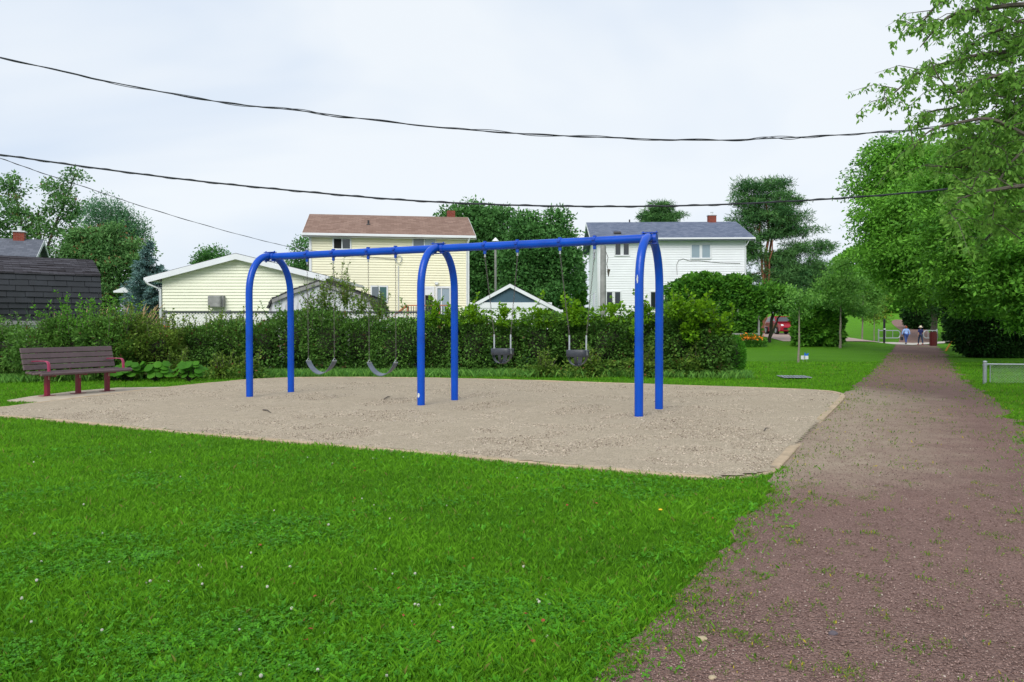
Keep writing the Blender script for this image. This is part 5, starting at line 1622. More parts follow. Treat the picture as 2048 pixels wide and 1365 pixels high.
# plume grasses behind the bench
def plume_grass(name, label, c, n, h, spread, lean_x):
    root = empty(name, c, 0, label, 'ornamental grass')
    mb = MB(); mg = MB()
    for i in range(n):
        x0_, y0_ = RNG.normal() * spread, RNG.normal() * spread * 0.4
        hh_ = h * (0.7 + 0.4 * RNG.random()); lx = lean_x + RNG.normal() * 0.25
        pts = [Vector((x0_ + lx * t * t * 0.7, y0_, hh_ * (t - 0.12 * t ** 4))) for t in (0, 0.3, 0.55, 0.75, 0.88, 1.0)]
        mb.tube(pts, [0.005, 0.005, 0.005, 0.012, 0.014, 0.004], 5)
    for i in range(n * 4):
        x0_, y0_ = RNG.normal() * spread, RNG.normal() * spread * 0.4; lx = RNG.normal() * 0.4; hh_ = h * (0.5 + 0.35 * RNG.random())
        mg.tube([(x0_, y0_, 0), (x0_ + lx * 0.3, y0_, hh_ * 0.6), (x0_ + lx, y0_, hh_)], [0.012, 0.010, 0.002], 3, cap=False)
    mb.build('plumes', M['plume'], root); mg.build('grass_blades', M['young'], root)
    return root
plume_grass('plume_grass', 'straw coloured plume grass arching in front of the blue spruce', (at(276, 650, 23.6).x, 23.6, 0), 60, at(276, 602, 23.6).z, 0.42, 0.55)
plume_grass('plume_grass', 'upright grass with tan seed heads against the black barn', (at(160, 650, 23.5).x, 23.5, 0), 12, at(160, 590, 23.5).z, 0.62, 0.1)
# flowers
def flower_cluster(name, label, c, n, spread, mat, s=0.05, cat='flowers', stem=0.3):
    root = empty(name, c, 0, label, cat)
    P_ = np.stack([RNG.normal(size=n * 5) * spread[0], RNG.normal(size=n * 5) * spread[1], np.abs(RNG.normal(size=n * 5)) * spread[2]], 1)
    P_ = np.repeat(P_[:n], 5, 0)
    V, F = leaves(P_ + np.array([0, 0, stem]), s, 0.6, up=0.6)
    me = np_mesh('blossoms', V, F); add_obj('blossoms', me, M[mat], root)
    mb = MB()
    for p in P_[::5]: mb.tube([(p[0] * 0.6, p[1], 0), (p[0], p[1], p[2] + stem)], 0.005, 4, cap=False)
    mb.build('stem_sprays', M['boxwood'], root)
    return root
g_ = gt(1500, 686)
flower_cluster('daylilies', 'clump of orange daylilies below the vine covered arbor', (at(1498, 670, 53).x, 53, float(terr(15.7, 53))), 46, (0.42, 0.3, 0.13), 'petal_o', 0.13, stem=0.55)
bush('flower_bed_plants', 'green flower bed foliage around the orange daylilies', 'plants', pxblobs([(1496, 682, 24, 12), (1520, 686, 14, 8)], 53.4), 1800, 0.13, 'vine', core=False)
flower_cluster('yellow_flowers', 'yellow daisy flowers below the left end of the lattice fence', (at(336, 655, 22.8).x, 22.8, at(336, 662, 22.8).z - 0.5), 8, (0.10, 0.1, 0.12), 'petal_o', 0.06, stem=0.5)
flower_cluster('yellow_flowers', 'few yellow and orange flowers under the right bucket swing', (at(1183, 722, 22.3).x, 22.3, 0.15), 6, (0.14, 0.1, 0.12), 'petal_y', 0.06)

# ------------------------------------------------------------------ trees behind
def B(L_, Y_): return pxblobs(L_, Y_)
tree('maple_tree', 'tall loose tree with bare looking upper limbs above the black barn', (at(78, 600, 54).x, 54, 0), 0, 0.22,
     B([(18, 385, 22, 40), (35, 440, 40, 40), (112, 372, 30, 26), (150, 350, 24, 14), (128, 415, 44, 36), (80, 455, 50, 40), (60, 510, 55, 30), (140, 470, 34, 40), (0, 470, 30, 50)], 54), 190, 60, 0.21, 'maple_warm', trunk_h=at(90, 420, 54).z, clump=0.72, flat=0.6, seed=11,
     fork=[(4, at(150, 348, 54), 0.5), (4, at(14, 352, 54), 0.5)], inner=0.2)
tree('maple_tree', 'broad green tree with reddish tips between the barn and the blue spruce', (at(205, 600, 43).x, 43, 0), 0, 0.2,
     B([(190, 500, 50, 50), (230, 535, 50, 55), (175, 560, 45, 50), (215, 590, 50, 40), (265, 510, 30, 30), (160, 500, 30, 40), (215, 470, 30, 24)], 43), 300, 95, 0.17, 'maple_warm', trunk_h=at(200, 500, 43).z, clump=0.72, flat=0.6, seed=12, inner=0.3)
tree('poplar_tree', 'feathery blue green tree rising behind the reddish tipped tree', (at(225, 600, 50).x, 50, 0), 0, 0.2,
     B([(215, 425, 36, 30), (195, 450, 34, 36), (250, 455, 36, 34), (230, 490, 50, 40), (275, 475, 18, 24)], 50), 200, 85, 0.15, 'bluegreen', trunk_h=at(225, 425, 50).z, clump=0.75, flat=1.0, aspect=0.35, seed=13, up=0.2)
tree('small_tree', 'top of a small tree peeking over the left slope of the garage roof', (at(425, 600, 62).x, 62, 0), 0, 0.15, B([(425, 512, 26, 18), (405, 522, 18, 12), (440, 520, 18, 14)], 62), 50, 60, 0.2, 'maple', trunk_h=at(425, 515, 62).z, clump=0.7, seed=14)
tree('maple_tree', 'dark tree behind the left corner of the yellow house', (at(612, 600, 50).x, 50, 0), 0, 0.2, B([(612, 500, 22, 26), (600, 540, 30, 34), (625, 560, 34, 34), (570, 560, 34, 26)], 50), 110, 90, 0.17, 'maple', trunk_h=at(610, 520, 50).z, clump=0.75, seed=15)
tree('maple_tree', 'tall green maple just right of the yellow house chimney', (at(950, 600, 54).x, 54, 0), 0, 0.3,
     B([(938, 420, 26, 16), (962, 432, 30, 20), (1000, 440, 30, 24), (896, 432, 20, 12), (960, 480, 60, 46), (1000, 500, 40, 50), (950, 540, 50, 50), (985, 580, 50, 40)], 54), 330, 95, 0.25, 'maple', trunk_h=at(955, 470, 54).z, clump=0.95, flat=0.6, seed=16, inner=0.3)
tree('maple_tree', 'dense dark maple filling the gap left of the white house', (at(1090, 600, 50).x, 50, 0), 0, 0.3,
     B([(1046, 444, 22, 20), (1078, 450, 20, 20), (1104, 444, 22, 20), (1130, 480, 18, 26), (1085, 490, 66, 46), (1050, 530, 50, 50), (1115, 545, 50, 56), (1080, 590, 70, 44)], 50), 380, 95, 0.23, 'maple', trunk_h=at(1085, 480, 50).z, clump=0.9, flat=0.6, seed=17, tone=-0.05, inner=0.3)
def conifer(name, label, base, top_z, rbase, n_whorl, per_branch, leafs, mat, zlow=0.3, bark='bark', narrow=1.0, tone=0.0, seed=5, nbr=9):
    rng = np.random.default_rng(seed); base = Vector(base)
    root = empty(name, base, 0, label, 'tree')
    H = top_z - base.z
    mb = MB(); mb.tube([(0, 0, 0), (0, 0, H * 0.98)], [0.14, 0.02], 8); mb.build('trunk', M[bark], root)
    mb = MB(); PP, DD, VV = [], [], []
    for w in range(n_whorl):
        t = w / (n_whorl - 1); z = zlow + (H - zlow) * t
        R = rbase * (1 - t) ** 0.8 * (0.85 + 0.3 * rng.random()) + 0.05
        for k_ in range(nbr if t < 0.8 else 5):
            a = rng.random() * 6.283; r = R * (0.75 + 0.4 * rng.random())
            e = np.array([math.cos(a) * r, math.sin(a) * r, z + r * 0.10 - 0.05 * R])
            s_ = np.array([0, 0, z])
            mb.tube([tuple(s_), tuple(s_ * 0.5 + e * 0.5 + np.array([0, 0, -0.06 * r])), tuple(e)], [0.02, 0.014, 0.005], 4, cap=False)
            m_ = int(per_branch * (0.35 + r))
            u = rng.random(m_) ** 0.7
            p = s_ + (e - s_) * u[:, None]; p[:, 2] -= 0.06 * r * np.sin(np.pi * u)
            side = np.array([-math.sin(a), math.cos(a), 0])
            p += side * (rng.normal(size=m_) * 0.16 * r * (1.1 - u))[:, None] + rng.normal(size=(m_, 3)) * 0.035
            PP.append(p); dd = (e - s_) / max(r, 0.1) + side * rng.normal(size=(m_, 1)) * 0.7 + np.array([0, 0, -0.1]); DD.append(dd)
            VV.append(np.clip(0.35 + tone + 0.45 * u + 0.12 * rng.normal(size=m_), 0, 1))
    PP, DD, VV = np.concatenate(PP), np.concatenate(DD), np.concatenate(VV)
    V, F = leaves(PP, leafs, 0.28, up=0.5, dirbias=DD, rng=rng)
    mb.build('limbs', M['darkstem'], root)
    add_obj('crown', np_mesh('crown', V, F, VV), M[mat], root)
    return root
conifer('blue_spruce', 'blue spruce beside the left eave of the garage', (at(300, 600, 40).x, 40, 0), at(300, 487, 40).z, 1.75, 24, 75, 0.17, 'spruce', zlow=1.0, seed=21)
conifer('cedar_tree', 'slim dark green cedar against the left wall of the white house', (at(1158, 600, 58).x, 58, 0), at(1158, 505, 58).z, 0.85, 26, 260, 0.2, 'cedar', zlow=0.3, seed=22, nbr=10)
# Scots pines
def scots(name, label, bx, Yp, blobs, n, per, leaf, r, fork, seed, th):
    return tree(name, label, (at(bx, 600, Yp).x, Yp, 0.0), 0, r, B(blobs, Yp), n, per, leaf, 'pine', bark='pinebark', trunk_h=at(bx, th, Yp).z, clump=1.05, flat=0.24, aspect=0.14, seed=seed, up=0.3, fork=fork, inner=0.25, twig=0.045, dirout=0.5)
scots('scots_pine', 'tall spreading pine with orange limbs right of the white house', 1530, 74,
      [(1500, 378, 34, 18), (1545, 370, 34, 14), (1482, 404, 24, 18), (1530, 405, 54, 26), (1590, 400, 26, 12), (1545, 436, 52, 22), (1495, 440, 34, 20), (1600, 432, 24, 12), (1560, 385, 20, 14),
       (1612, 462, 30, 12), (1560, 468, 30, 14), (1494, 482, 30, 22), (1640, 492, 28, 10), (1594, 498, 40, 16), (1500, 515, 24, 20), (1612, 526, 44, 18), (1580, 550, 50, 22), (1626, 552, 24, 18), (1500, 548, 20, 20), (1590, 578, 50, 16), (1545, 505, 26, 10), (1530, 470, 22, 10), (1552, 560, 30, 14), (1520, 580, 24, 14), (1575, 455, 30, 14), (1502, 500, 18, 26), (1640, 500, 18, 10), (1655, 492, 12, 6), (1560, 520, 34, 14), (1600, 545, 50, 18)], 540, 110, 0.40, 0.27,
      [(2, at(1512, 400, 74), 0.6), (3, at(1556, 385, 74.5), 0.6), (2, at(1545, 480, 73), 0.5)], 31, 400)
scots('small_pine', 'rounded pine top showing above the ridge of the white house', 1318, 84,
      [(1318, 416, 24, 9), (1295, 430, 22, 8), (1345, 432, 20, 7), (1318, 436, 34, 8), (1318, 446, 30, 8)], 80, 130, 0.42, 0.2, None, 32, 430)

# ------------------------------------------------------------------ arbor, corner shrubs, young trees
ar = empty('vine_covered_arbor', (at(1437, 650, 55).x, 55, 0), 0, 'wooden arbor buried in glossy green vine beside the white house', 'arbor')
def arb_local(L_, Y_):
    return pxblobs(L_, Y_)
blb = arb_local([(1375, 590, 40, 34), (1420, 588, 50, 38), (1475, 592, 46, 36), (1504, 600, 26, 34), (1410, 640, 56, 40), (1480, 645, 44, 40), (1370, 625, 36, 36)], 55)
blb = [(b[0], b[1], b[2], b[3], 1.0, b[5]) for b in blb]
P_, d_, dep_, cl_ = shell_points(blb, 42000, RNG, 0.7, 2.4, 0.26, 0.7)
k = P_[:, 2] > 0.5
P_, d_, dep_, cl_ = P_[k], d_[k], dep_[k], cl_[k]
V, F = leaves(P_ - np.array(ar.location), 0.24, 0.8, up=0.5, dirbias=d_ * 1.2 + np.array([0, 0, -0.5]))
add_obj('foliage', np_mesh('foliage', V, F, np.clip(0.42 + 0.32 * cl_ + 0.18 * RNG.normal(size=len(F)), 0, 1)), M['vine'], ar)
mb = MB()  # solid dark core behind the vine leaves
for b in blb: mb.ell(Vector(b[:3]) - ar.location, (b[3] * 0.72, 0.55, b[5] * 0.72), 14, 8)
mb.build('dark_core', M['darkstem'], ar)
for px in (1372, 1440, 1478, 1520):
    mb = MB(); x_ = at(px, 650, 54).x - ar.location.x; mb.box((x_, -0.72, 1.9), (0.12, 0.12, 3.6)); mb.build('post', M['greywood'], ar)
mb = MB(); x0_, x1_ = at(1372, 650, 54).x - ar.location.x, at(1520, 650, 54).x - ar.location.x
mb.box(((x0_ + x1_) / 2, -0.95, 0.55), (x1_ - x0_, 0.05, 0.14)); mb.box(((x0_ + x1_) / 2, -0.95, 0.95), (x1_ - x0_, 0.05, 0.1)); mb.build('rail', M['greywood'], ar)

gnd = lambda px, py: gt(px, py)
g_ = gnd(1538, 688)
tree('sumac_tree', 'small tree with dark leaning stems between the arbor and the red car', (at(1538, 660, 57).x, 57, 0.3), 0, 0.13,
     B([(1545, 590, 26, 22), (1570, 600, 26, 24), (1562, 612, 24, 12), (1530, 600, 16, 18)], 57), 110, 60, 0.24, 'vine', bark='darkstem', trunk_h=at(1545, 600, 57).z, clump=0.75, seed=41, lean=(0.3, 0), fork=[(1, at(1566, 620, 57), 0.8), (1, at(1552, 610, 57), 0.7)], tone=-0.08)
g_ = gnd(1635, 690); sy = 54.0
bush('leafy_shrub', 'big leaved bright green shrub behind the slim staked tree', 'shrub', pxblobs([(1622, 660, 34, 30), (1648, 652, 34, 36), (1628, 630, 30, 24), (1602, 648, 16, 20), (1667, 668, 16, 20)], sy), 18000, 0.27, 'vine', aspect=0.7, shell=0.7, amp=0.22, shoots=20, shoot_len=0.7, tone=0.03)
def young(px, py, pxc, blobs, r, n, per, leaf, lab, seed, mat='young', th=None, lean=0.0, tone=0.0, dY=0.0):
    g = gt(px, py)
    if dY: g = Vector((at(px, py, dY).x, dY, float(terr(at(px, py, dY).x, dY))))
    return tree('young_tree', lab, g, 0, r, B(blobs, g.y), n, per, leaf, mat, bark='palebark', trunk_h=at(pxc, th, g.y).z - g.z, lean=(at(pxc, th, g.y).x - g.x, 0), clump=0.42 * g.y / 32, flat=0.6, seed=seed, wob=0.025, group='young trees planted beside the path', twig=0.006, inner=0.2, tone=tone)
young(1597, 726, 1599, [(1600, 590, 30, 16), (1585, 605, 26, 14), (1618, 602, 24, 16), (1600, 625, 26, 14)], 0.05, 46, 26, 0.12, 'slim young tree on the lawn with a little sign at its foot', 51, th=585, mat='young')
young(1680, 697, 1682, [(1676, 540, 22, 18), (1656, 568, 22, 20), (1702, 566, 24, 18), (1682, 598, 40, 22), (1646, 612, 14, 10), (1712, 618, 18, 12), (1690, 530, 14, 10)], 0.08, 95, 46, 0.18, 'round headed young tree left of the path, largest of the planted row', 52, th=560)
young(1724, 687.5, 1727, [(1722, 566, 20, 16), (1708, 592, 18, 16), (1744, 590, 22, 18), (1726, 618, 28, 14)], 0.08, 80, 46, 0.21, 'young tree directly left of the galvanised barrier', 53, th=575, dY=66)
young(1748, 678, 1749, [(1748, 600, 22, 22), (1755, 622, 24, 18), (1742, 630, 18, 14)], 0.06, 40, 40, 0.22, 'small pale leaved young tree behind the galvanised barrier', 54, th=610, mat='weed', dY=76)

# ------------------------------------------------------------------ the wooded right side
def rt(name, lab, px, Yt, blobs, n, per, leaf, mat, r, th, seed, **k_):
    x_ = at(px, 650, Yt).x
    return tree(name, lab, (x_, Yt, float(terr(x_, Yt))), 0, r, B(blobs, Yt), n, per, leaf, mat, trunk_h=at(px, th, Yt).z, seed=seed, group='trees lining the right side of the path', **k_)
rt('maple_tree', 'rounded leafy tree leaning over the path, leftmost of the right hand trees', 1938, 44,
   [(1785, 310, 46, 30, 0, 2.2), (1850, 325, 60, 50, 0, 2.5), (1765, 370, 46, 44, 0, 2.2), (1780, 430, 56, 50, -2, 2.2), (1850, 420, 70, 60, -3, 2.5), (1770, 490, 46, 44, -2, 2), (1840, 510, 70, 50, -3, 2.5), (1900, 480, 60, 60, -4, 2.5), (1790, 545, 40, 30, -1, 2), (1880, 570, 60, 40, -4, 2)],
   680, 105, 0.19, 'right_dark', 0.32, 400, 61, clump=1.3, flat=0.32, inner=0.3, tone=0.06, up=0.6, droop=0.25)
rt('maple_tree', 'large shady tree overhanging the path behind the chain link fence', 2105, 31,
   [(1910, 350, 70, 60, 0, 2.2), (1980, 330, 80, 70, 0, 2.2), (2060, 350, 80, 80, 0, 2.2), (1920, 440, 70, 60, -1, 2), (2000, 450, 90, 70, -2, 2.2), (1930, 520, 70, 50, -1, 2), (2030, 540, 80, 60, -1, 2), (1980, 590, 70, 44, 0, 1.8), (2080, 450, 80, 90, 0, 2.2), (1905, 570, 40, 36, 1, 1.5)],
   760, 105, 0.155, 'right_dark', 0.28, 420, 62, clump=1.1, flat=0.3, inner=0.3, up=0.6, droop=0.25)
rt('box_elder_tree', 'low branched tree whose leaves hang into the dark corner above the chain link fence', 2190, 25,
   [(2010, 500, 50, 40, 0, 1.4), (2070, 480, 70, 70, 0, 1.6), (2040, 570, 60, 44, 0, 1.4), (2110, 580, 70, 70, 0, 1.6), (1985, 560, 26, 26, 0, 1.0), (2075, 640, 50, 40, 0, 1.2)],
   230, 90, 0.15, 'right_dark', 0.22, 500, 65, clump=0.62, flat=0.5, inner=0.2, up=0.55, tone=-0.05)
rt('maple_tree', 'tree on the rise whose crown closes over the far end of the path', 1868, 84,
   [(1850, 480, 60, 50), (1820, 530, 46, 44), (1880, 550, 50, 50), (1800, 575, 34, 30), (1845, 590, 40, 30), (1900, 600, 40, 40)], 260, 120, 0.30, 'right_dark', 0.35, 520, 63, clump=1.5, flat=0.7, tone=0.0)
rt('maple_tree', 'dark tree behind the red litter bin', 1985, 74,
   [(1900, 520, 60, 60), (1950, 560, 60, 60), (1905, 600, 50, 50), (1960, 620, 60, 50), (2010, 600, 60, 60)], 320, 120, 0.24, 'thicket', 0.35, 560, 64, clump=1.2, flat=0.7, tone=-0.05)  # same darkened leaves: shade among the back trees put in the colour
bush('undergrowth', 'dark thicket of undergrowth at the edge of the path behind the yellow guard', 'shrub', pxblobs([(1936, 652, 34, 50), (1975, 655, 46, 62), (2030, 660, 60, 60), (2110, 660, 70, 60), (1962, 690, 30, 26), (2025, 700, 50, 30)], 37), 46000, 0.15, 'thicket', shell=0.6, amp=0.2, tone=-0.15, shoots=30, shoot_len=0.5)  # dark leaves and lowered tone carry the canopy's shade
bush('undergrowth', 'tall shaded bushes closing the view between the right hand trees', 'shrub', pxblobs([(1932, 600, 34, 62), (1990, 560, 80, 110), (2090, 560, 90, 110)], 47), 40000, 0.22, 'thicket', shell=0.8, amp=0.2, tone=-0.2)  # shade between the trees is in the leaf colour and tone
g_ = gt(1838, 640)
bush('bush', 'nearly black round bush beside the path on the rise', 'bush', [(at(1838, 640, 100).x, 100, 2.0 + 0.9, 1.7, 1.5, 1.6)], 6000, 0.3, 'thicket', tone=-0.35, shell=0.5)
# far wood on the crest
far = []
for px, py, rx, ry, dY in [(1650, 600, 50, 40, 150), (1700, 585, 60, 50, 150), (1765, 600, 60, 44, 145), (1780, 560, 60, 60, 160), (1830, 590, 60, 60, 150), (1900, 590, 70, 70, 150), (1720, 550, 50, 60, 170), (1980, 580, 80, 80, 140)]:
    far += pxblobs([(px, py, rx, ry)], dY)
rngf = np.random.default_rng(77)
Pf, df, depf, clf = shell_points([(b[0], b[1], b[2], b[3], b[4], b[5]) for b in far], 60000, rngf, 2.0, 2.2, 0.2, 0.25)
V, F = leaves(Pf, 0.65, 0.7, up=0.5, dirbias=df, rng=rngf)
tag(add_obj('distant_woods', np_mesh('distant_woods', V, F, np.clip(0.45 + 0.25 * clf + 0.2 * rngf.normal(size=len(F)), 0, 1)), M['right_dark']), 'far off wood closing the view at the top of the rise', 'woods', kind='stuff')

# nearest tree: long drooping twigs hanging in from the right
YN = 12.5
nb_ = Vector((at(2330, 650, YN).x, YN, 0))
near = empty('elm_tree', nb_, 0, 'nearest tree with hanging leafy twigs reaching in at the top right', 'tree', 'trees lining the right side of the path')
rng = np.random.default_rng(9); rr = random.Random(9)
mbt = MB(); mbt.tube(limb((0, 0, -0.1), (-0.2, 0, 8.5), 0, 8, 0.1, rr), [0.3 * (1 - 0.08 * i) for i in range(9)], 12); mbt.build('trunk', M['bark'], near, smooth=True)
mbl = MB(); PP, DD, SS = [], [], []
def leafy(pts, dens, size, hang=0.75):
    for i in range(len(pts) - 1):
        a, b = pts[i], pts[i + 1]; L_ = (b - a).length; n = max(1, int(L_ * dens))
        for _ in range(n):
            t = rng.random(); p = a.lerp(b, t)
            # one compound spray: 4-7 leaflets hanging together
            sd = rng.normal(size=3); sd[2] = -abs(sd[2]) * hang - 0.2
            sd = sd / np.linalg.norm(sd)
            for _k in range(rng.integers(3, 7)):
                q_ = np.array(p) + sd * rng.random() * 0.13 + rng.normal(size=3) * 0.02
                PP.append(q_); DD.append(sd * 1.0 + np.array([0, 0, -0.5]) + rng.normal(size=3) * 0.35); SS.append(size)
def px_limb(P_, Yd, dz=0.0):
    out = []
    for i, q_ in enumerate(P_):
        out.append(at(q_[0], q_[1], Yd + (q_[2] if len(q_) > 2 else 0)))
    return smooth_pts(out, 5)
MAIN = [
    [(2330, 60), (2200, 100), (2100, 110), (2045, 95), (1990, 45), (1940, 20)],
    [(2330, 160), (2180, 130), (2048, 105), (1960, 110), (1880, 130), (1830, 150), (1790, 185), (1763, 205)],
    [(2200, 30), (2060, 10), (1960, 20), (1905, 30), (1870, 60), (1840, 95)],
    [(2150, -30), (2000, -60), (1930, -20), (1880, 5), (1845, 45), (1835, 60)],
    [(2300, 260), (2150, 170), (2030, 100), (1970, 40), (1940, -10)],
    [(2330, 300), (2150, 240), (2040, 200), (1960, 190), (1910, 215), (1860, 225), (1830, 262)],
    [(2330, 380), (2180, 330), (2060, 275), (1985, 240), (1920, 245), (1860, 262), (1825, 300)],
    [(2330, 380), (2150, 340), (2030, 330), (1920, 335), (1850, 332)],
    [(2330, 480), (2180, 400), (2080, 372), (1990, 380), (1930, 395), (1895, 430)],
    [(2330, 520), (2180, 460), (2060, 440), (1980, 470), (1950, 520)],
    [(2300, 120), (2150, 60), (2060, 40), (2000, 60), (1950, 85), (1920, 130)],
    [(2300, 200), (2180, 160), (2100, 170), (2020, 150), (1970, 160), (1920, 185), (1885, 165), (1860, 120)],
    [(2300, 0), (2150, -40), (2080, -50), (2000, -20), (1955, -10)],
    [(2330, 420), (2200, 300), (2100, 260), (2048, 300), (2000, 360), (1985, 440)],
]
for j, P_ in enumerate(MAIN):
    Yd = YN + rr.uniform(-2.0, 2.0)
    pts = [p - nb_ for p in px_limb(P_, Yd)]
    n = len(pts)
    pts[0] = Vector((0, 0, max(3.0, min(8.0, pts[0].z))))
    mbl.tube(pts, [0.045 * (1 - i / n) + 0.004 for i in range(n)], 6)
    leafy(pts[n // 3:], 11, 0.098)
    # side twigs
    for i in range(n // 4, n - 1, 1):
        if rr.random() < 0.62:
            a = pts[i]; ln_ = rr.uniform(0.3, 0.9)
            d_ = Vector((rr.uniform(-0.9, 0.3), rr.uniform(-0.8, 0.8), rr.uniform(-0.4, 0.6))).normalized()
            tw = [a, a + d_ * ln_ * 0.5, a + d_ * ln_ + Vector((0, 0, -0.25 * ln_))]
            mbl.tube(tw, [0.008, 0.006, 0.002], 4, cap=False)
            leafy(tw, 17, 0.092)
# fuller crown to the right
blob_n = pxblobs([(2010, 220, 60, 50, 0, 1.5), (2060, 120, 90, 90, 0, 1.6), (2080, 260, 110, 80, 0, 1.6), (1975, 280, 60, 50, 0, 1.2), (1960, 360, 50, 40, 0, 1.0), (2010, 430, 60, 40, 0, 1.0), (2010, 340, 80, 50, 0, 1.2), (2120, 0, 110, 90, 0, 1.6), (2100, 400, 110, 60, 0, 1.4), (2120, 200, 60, 120, 0, 1.6)], YN)
Bn = np.array(blob_n); vv_ = Bn[:, 3] * Bn[:, 4] * Bn[:, 5]; vv_ /= vv_.sum()
for _ in range(430):
    b = Bn[rng.choice(len(Bn), p=vv_)]
    c = b[:3] + unit(rng.normal(size=(1, 3)))[0] * b[3:6] * rng.random() ** 0.45
    c = Vector(c) - nb_
    d_ = Vector((rng.uniform(-1, 0.6), rng.uniform(-0.8, 0.8), rng.uniform(-0.3, 0.5))).normalized()
    ln_ = rng.uniform(0.3, 0.8)
    tw = [c - d_ * ln_ * 0.5, c, c + d_ * ln_ * 0.5 + Vector((0, 0, -0.2 * ln_))]
    mbl.tube(tw, [0.009, 0.006, 0.002], 4, cap=False)
    leafy(tw, 17, 0.092)
mbl.build('limbs', M['bark'], near, smooth=True)
PP, DD = np.array(PP), np.array(DD)
V, F = leaves(PP, np.array(SS), 0.46, up=0.35, dirbias=DD * 1.1, rng=rng, fold=0.1)
add_obj('crown', np_mesh('crown', V, F, np.clip(0.45 + 0.2 * rng.normal(size=len(F)), 0, 1)), M['elm'], near)
# dead grey twigs in the shade at the right edge
g_ = at(2052, 600, 27)
dd = empty('dead_sapling', (g_.x, 27, 0), 0, 'thin grey leafless sapling in the shade at the right edge', 'tree')
mb = MB(); rr = random.Random(3)
mb.tube([(0, 0, 0), (0.02, 0, 1.2), (-0.1, 0, 2.2), (-0.2, 0, 3.4)], [0.05, 0.045, 0.035, 0.015], 6); mb.build('trunk', M['deadtwig'], dd)
mb = MB()
for i in range(16):
    z_ = rr.uniform(0.8, 2.6); L_ = rr.uniform(0.5, 1.1); a = Vector((0, 0, z_)); e_ = Vector((-L_, rr.uniform(-0.3, 0.3), z_ + rr.uniform(-0.1, 0.35)))
    p_ = limb(a, e_, 0.05, 5, 0.2, rr); mb.tube(p_, [0.014, 0.012, 0.010, 0.008, 0.006, 0.003], 4, cap=False)
    for q_ in p_[2:]:
        mb.tube([q_, q_ + Vector((rr.uniform(-0.3, 0), rr.uniform(-0.2, 0.2), rr.uniform(-0.15, 0.25)))], [0.005, 0.002], 3, cap=False)
mb.build('limbs', M['deadtwig'], dd)

# ------------------------------------------------------------------ barriers, bin, posts, fence, signs
YB_ = gr(1756, 689.5).y
def barrier(px0, px1, label, post_at=0, flip=False):
    Yq = YB_
    x0_, x1_ = at(px0, 680, Yq).x, at(px1, 680, Yq).x
    zt, zl = 1.12, 0.52
    zt = at(px0, 661.5, Yq).z; zl = at(px0, 676.5, Yq).z
    root = empty('barrier', ((x0_ if post_at == 0 else x1_), Yq, 0), 0, label, 'barrier', 'galvanised tube barriers across the path')
    w = x1_ - x0_
    s = 1 if post_at == 0 else -1
    mb = MB(); mb.tube([(0, 0, 0), (0, 0, zt + 0.12)], 0.05, 12); mb.build('post', M['steel'], root, smooth=True)
    e = s * w; r = 0.2
    mb = MB()
    mb.tube([(0, 0, zt), (e - s * r, 0, zt), (e - s * r * 0.3, 0, zt - r * 0.3), (e, 0, zt - r), (e, 0, zl + r), (e - s * r * 0.3, 0, zl + r * 0.3), (e - s * r, 0, zl), (0, 0, zl)], 0.035, 10)
    for f in (0.33, 0.66): mb.tube([(e * f, 0, zl), (e * f, 0, zt)], 0.022, 8)
    mb.build('gate_loop', M['steel'], root, smooth=True)
    return root
barrier(1757, 1800, 'galvanised tube barrier left of the two walkers')
barrier(1847, 1873.5, 'galvanised tube barrier with the red bin right of the walkers', post_at=1)
p = gr(1762.3, 690.5)
bp_ = empty('black_post', (p.x, p.y - 0.5, 0), 0, 'black square post in front of the left barrier', 'post')
hp = at(1762, 638.5, p.y).z
mb = MB(); mb.box((0, 0, hp / 2), (0.13, 0.13, hp), bev=0.01); mb.build('shaft', M['blackpost'], bp_)
mb = MB(); mb.box((0, -0.07, at(1762, 658.5, p.y).z), (0.17, 0.02, 0.07)); mb.build('reflector', M['white'], bp_)
p = gr(1866.5, 692.5)
bn = empty('litter_bin', (p.x, p.y, 0), 0, 'dark red cylindrical litter bin at the right barrier', 'bin')
hb_ = at(1866, 664, p.y).z; rb = 6.6 / FPX * p.y
mb = MB(); mb.lathe([(rb * 0.93, 0), (rb, 0.04), (rb, hb_ * 0.92), (rb * 1.05, hb_ * 0.93), (rb * 1.05, hb_), (rb * 0.8, hb_), (rb * 0.78, hb_ * 0.9)], (0, 0, 0), 24)
for i in range(16):
    a = 6.283 * i / 16; mb.box((math.cos(a) * rb, math.sin(a) * rb, hb_ * 0.47), (0.05, 0.03, hb_ * 0.82), Matrix.Rotation(a + math.pi / 2, 3, 'Z'))
mb.build('barrel', M['bin'], bn)
mb = MB(); mb.lathe([(rb * 0.76, 0), (rb * 0.76, 0.05)], (0, 0, hb_ * 0.86), 20); mb.build('shade_panel', M['void'], bn)  # black disc in place of the shaded inside of the bin
# guy wire guard
p = gr(1891, 703); Yg = p.y
gg = empty('guy_wire', (p.x, p.y, 0), 0, 'leaning orange yellow guy wire guard at the edge of the trees', 'guy wire')
q_ = at(1915, 664.5, Yg + 0.2); dq = q_ - p
mb = MB(); mb.tube([(0, 0, 0.0), tuple(dq)], 0.06, 8, flat=(1.0, 0.6)); mb.build('guard', M['yellowguard'], gg)
mb = MB(); mb.tube([tuple(dq), tuple(dq * 4.2)], 0.008, 5); mb.build('wire', M['steel'], gg)
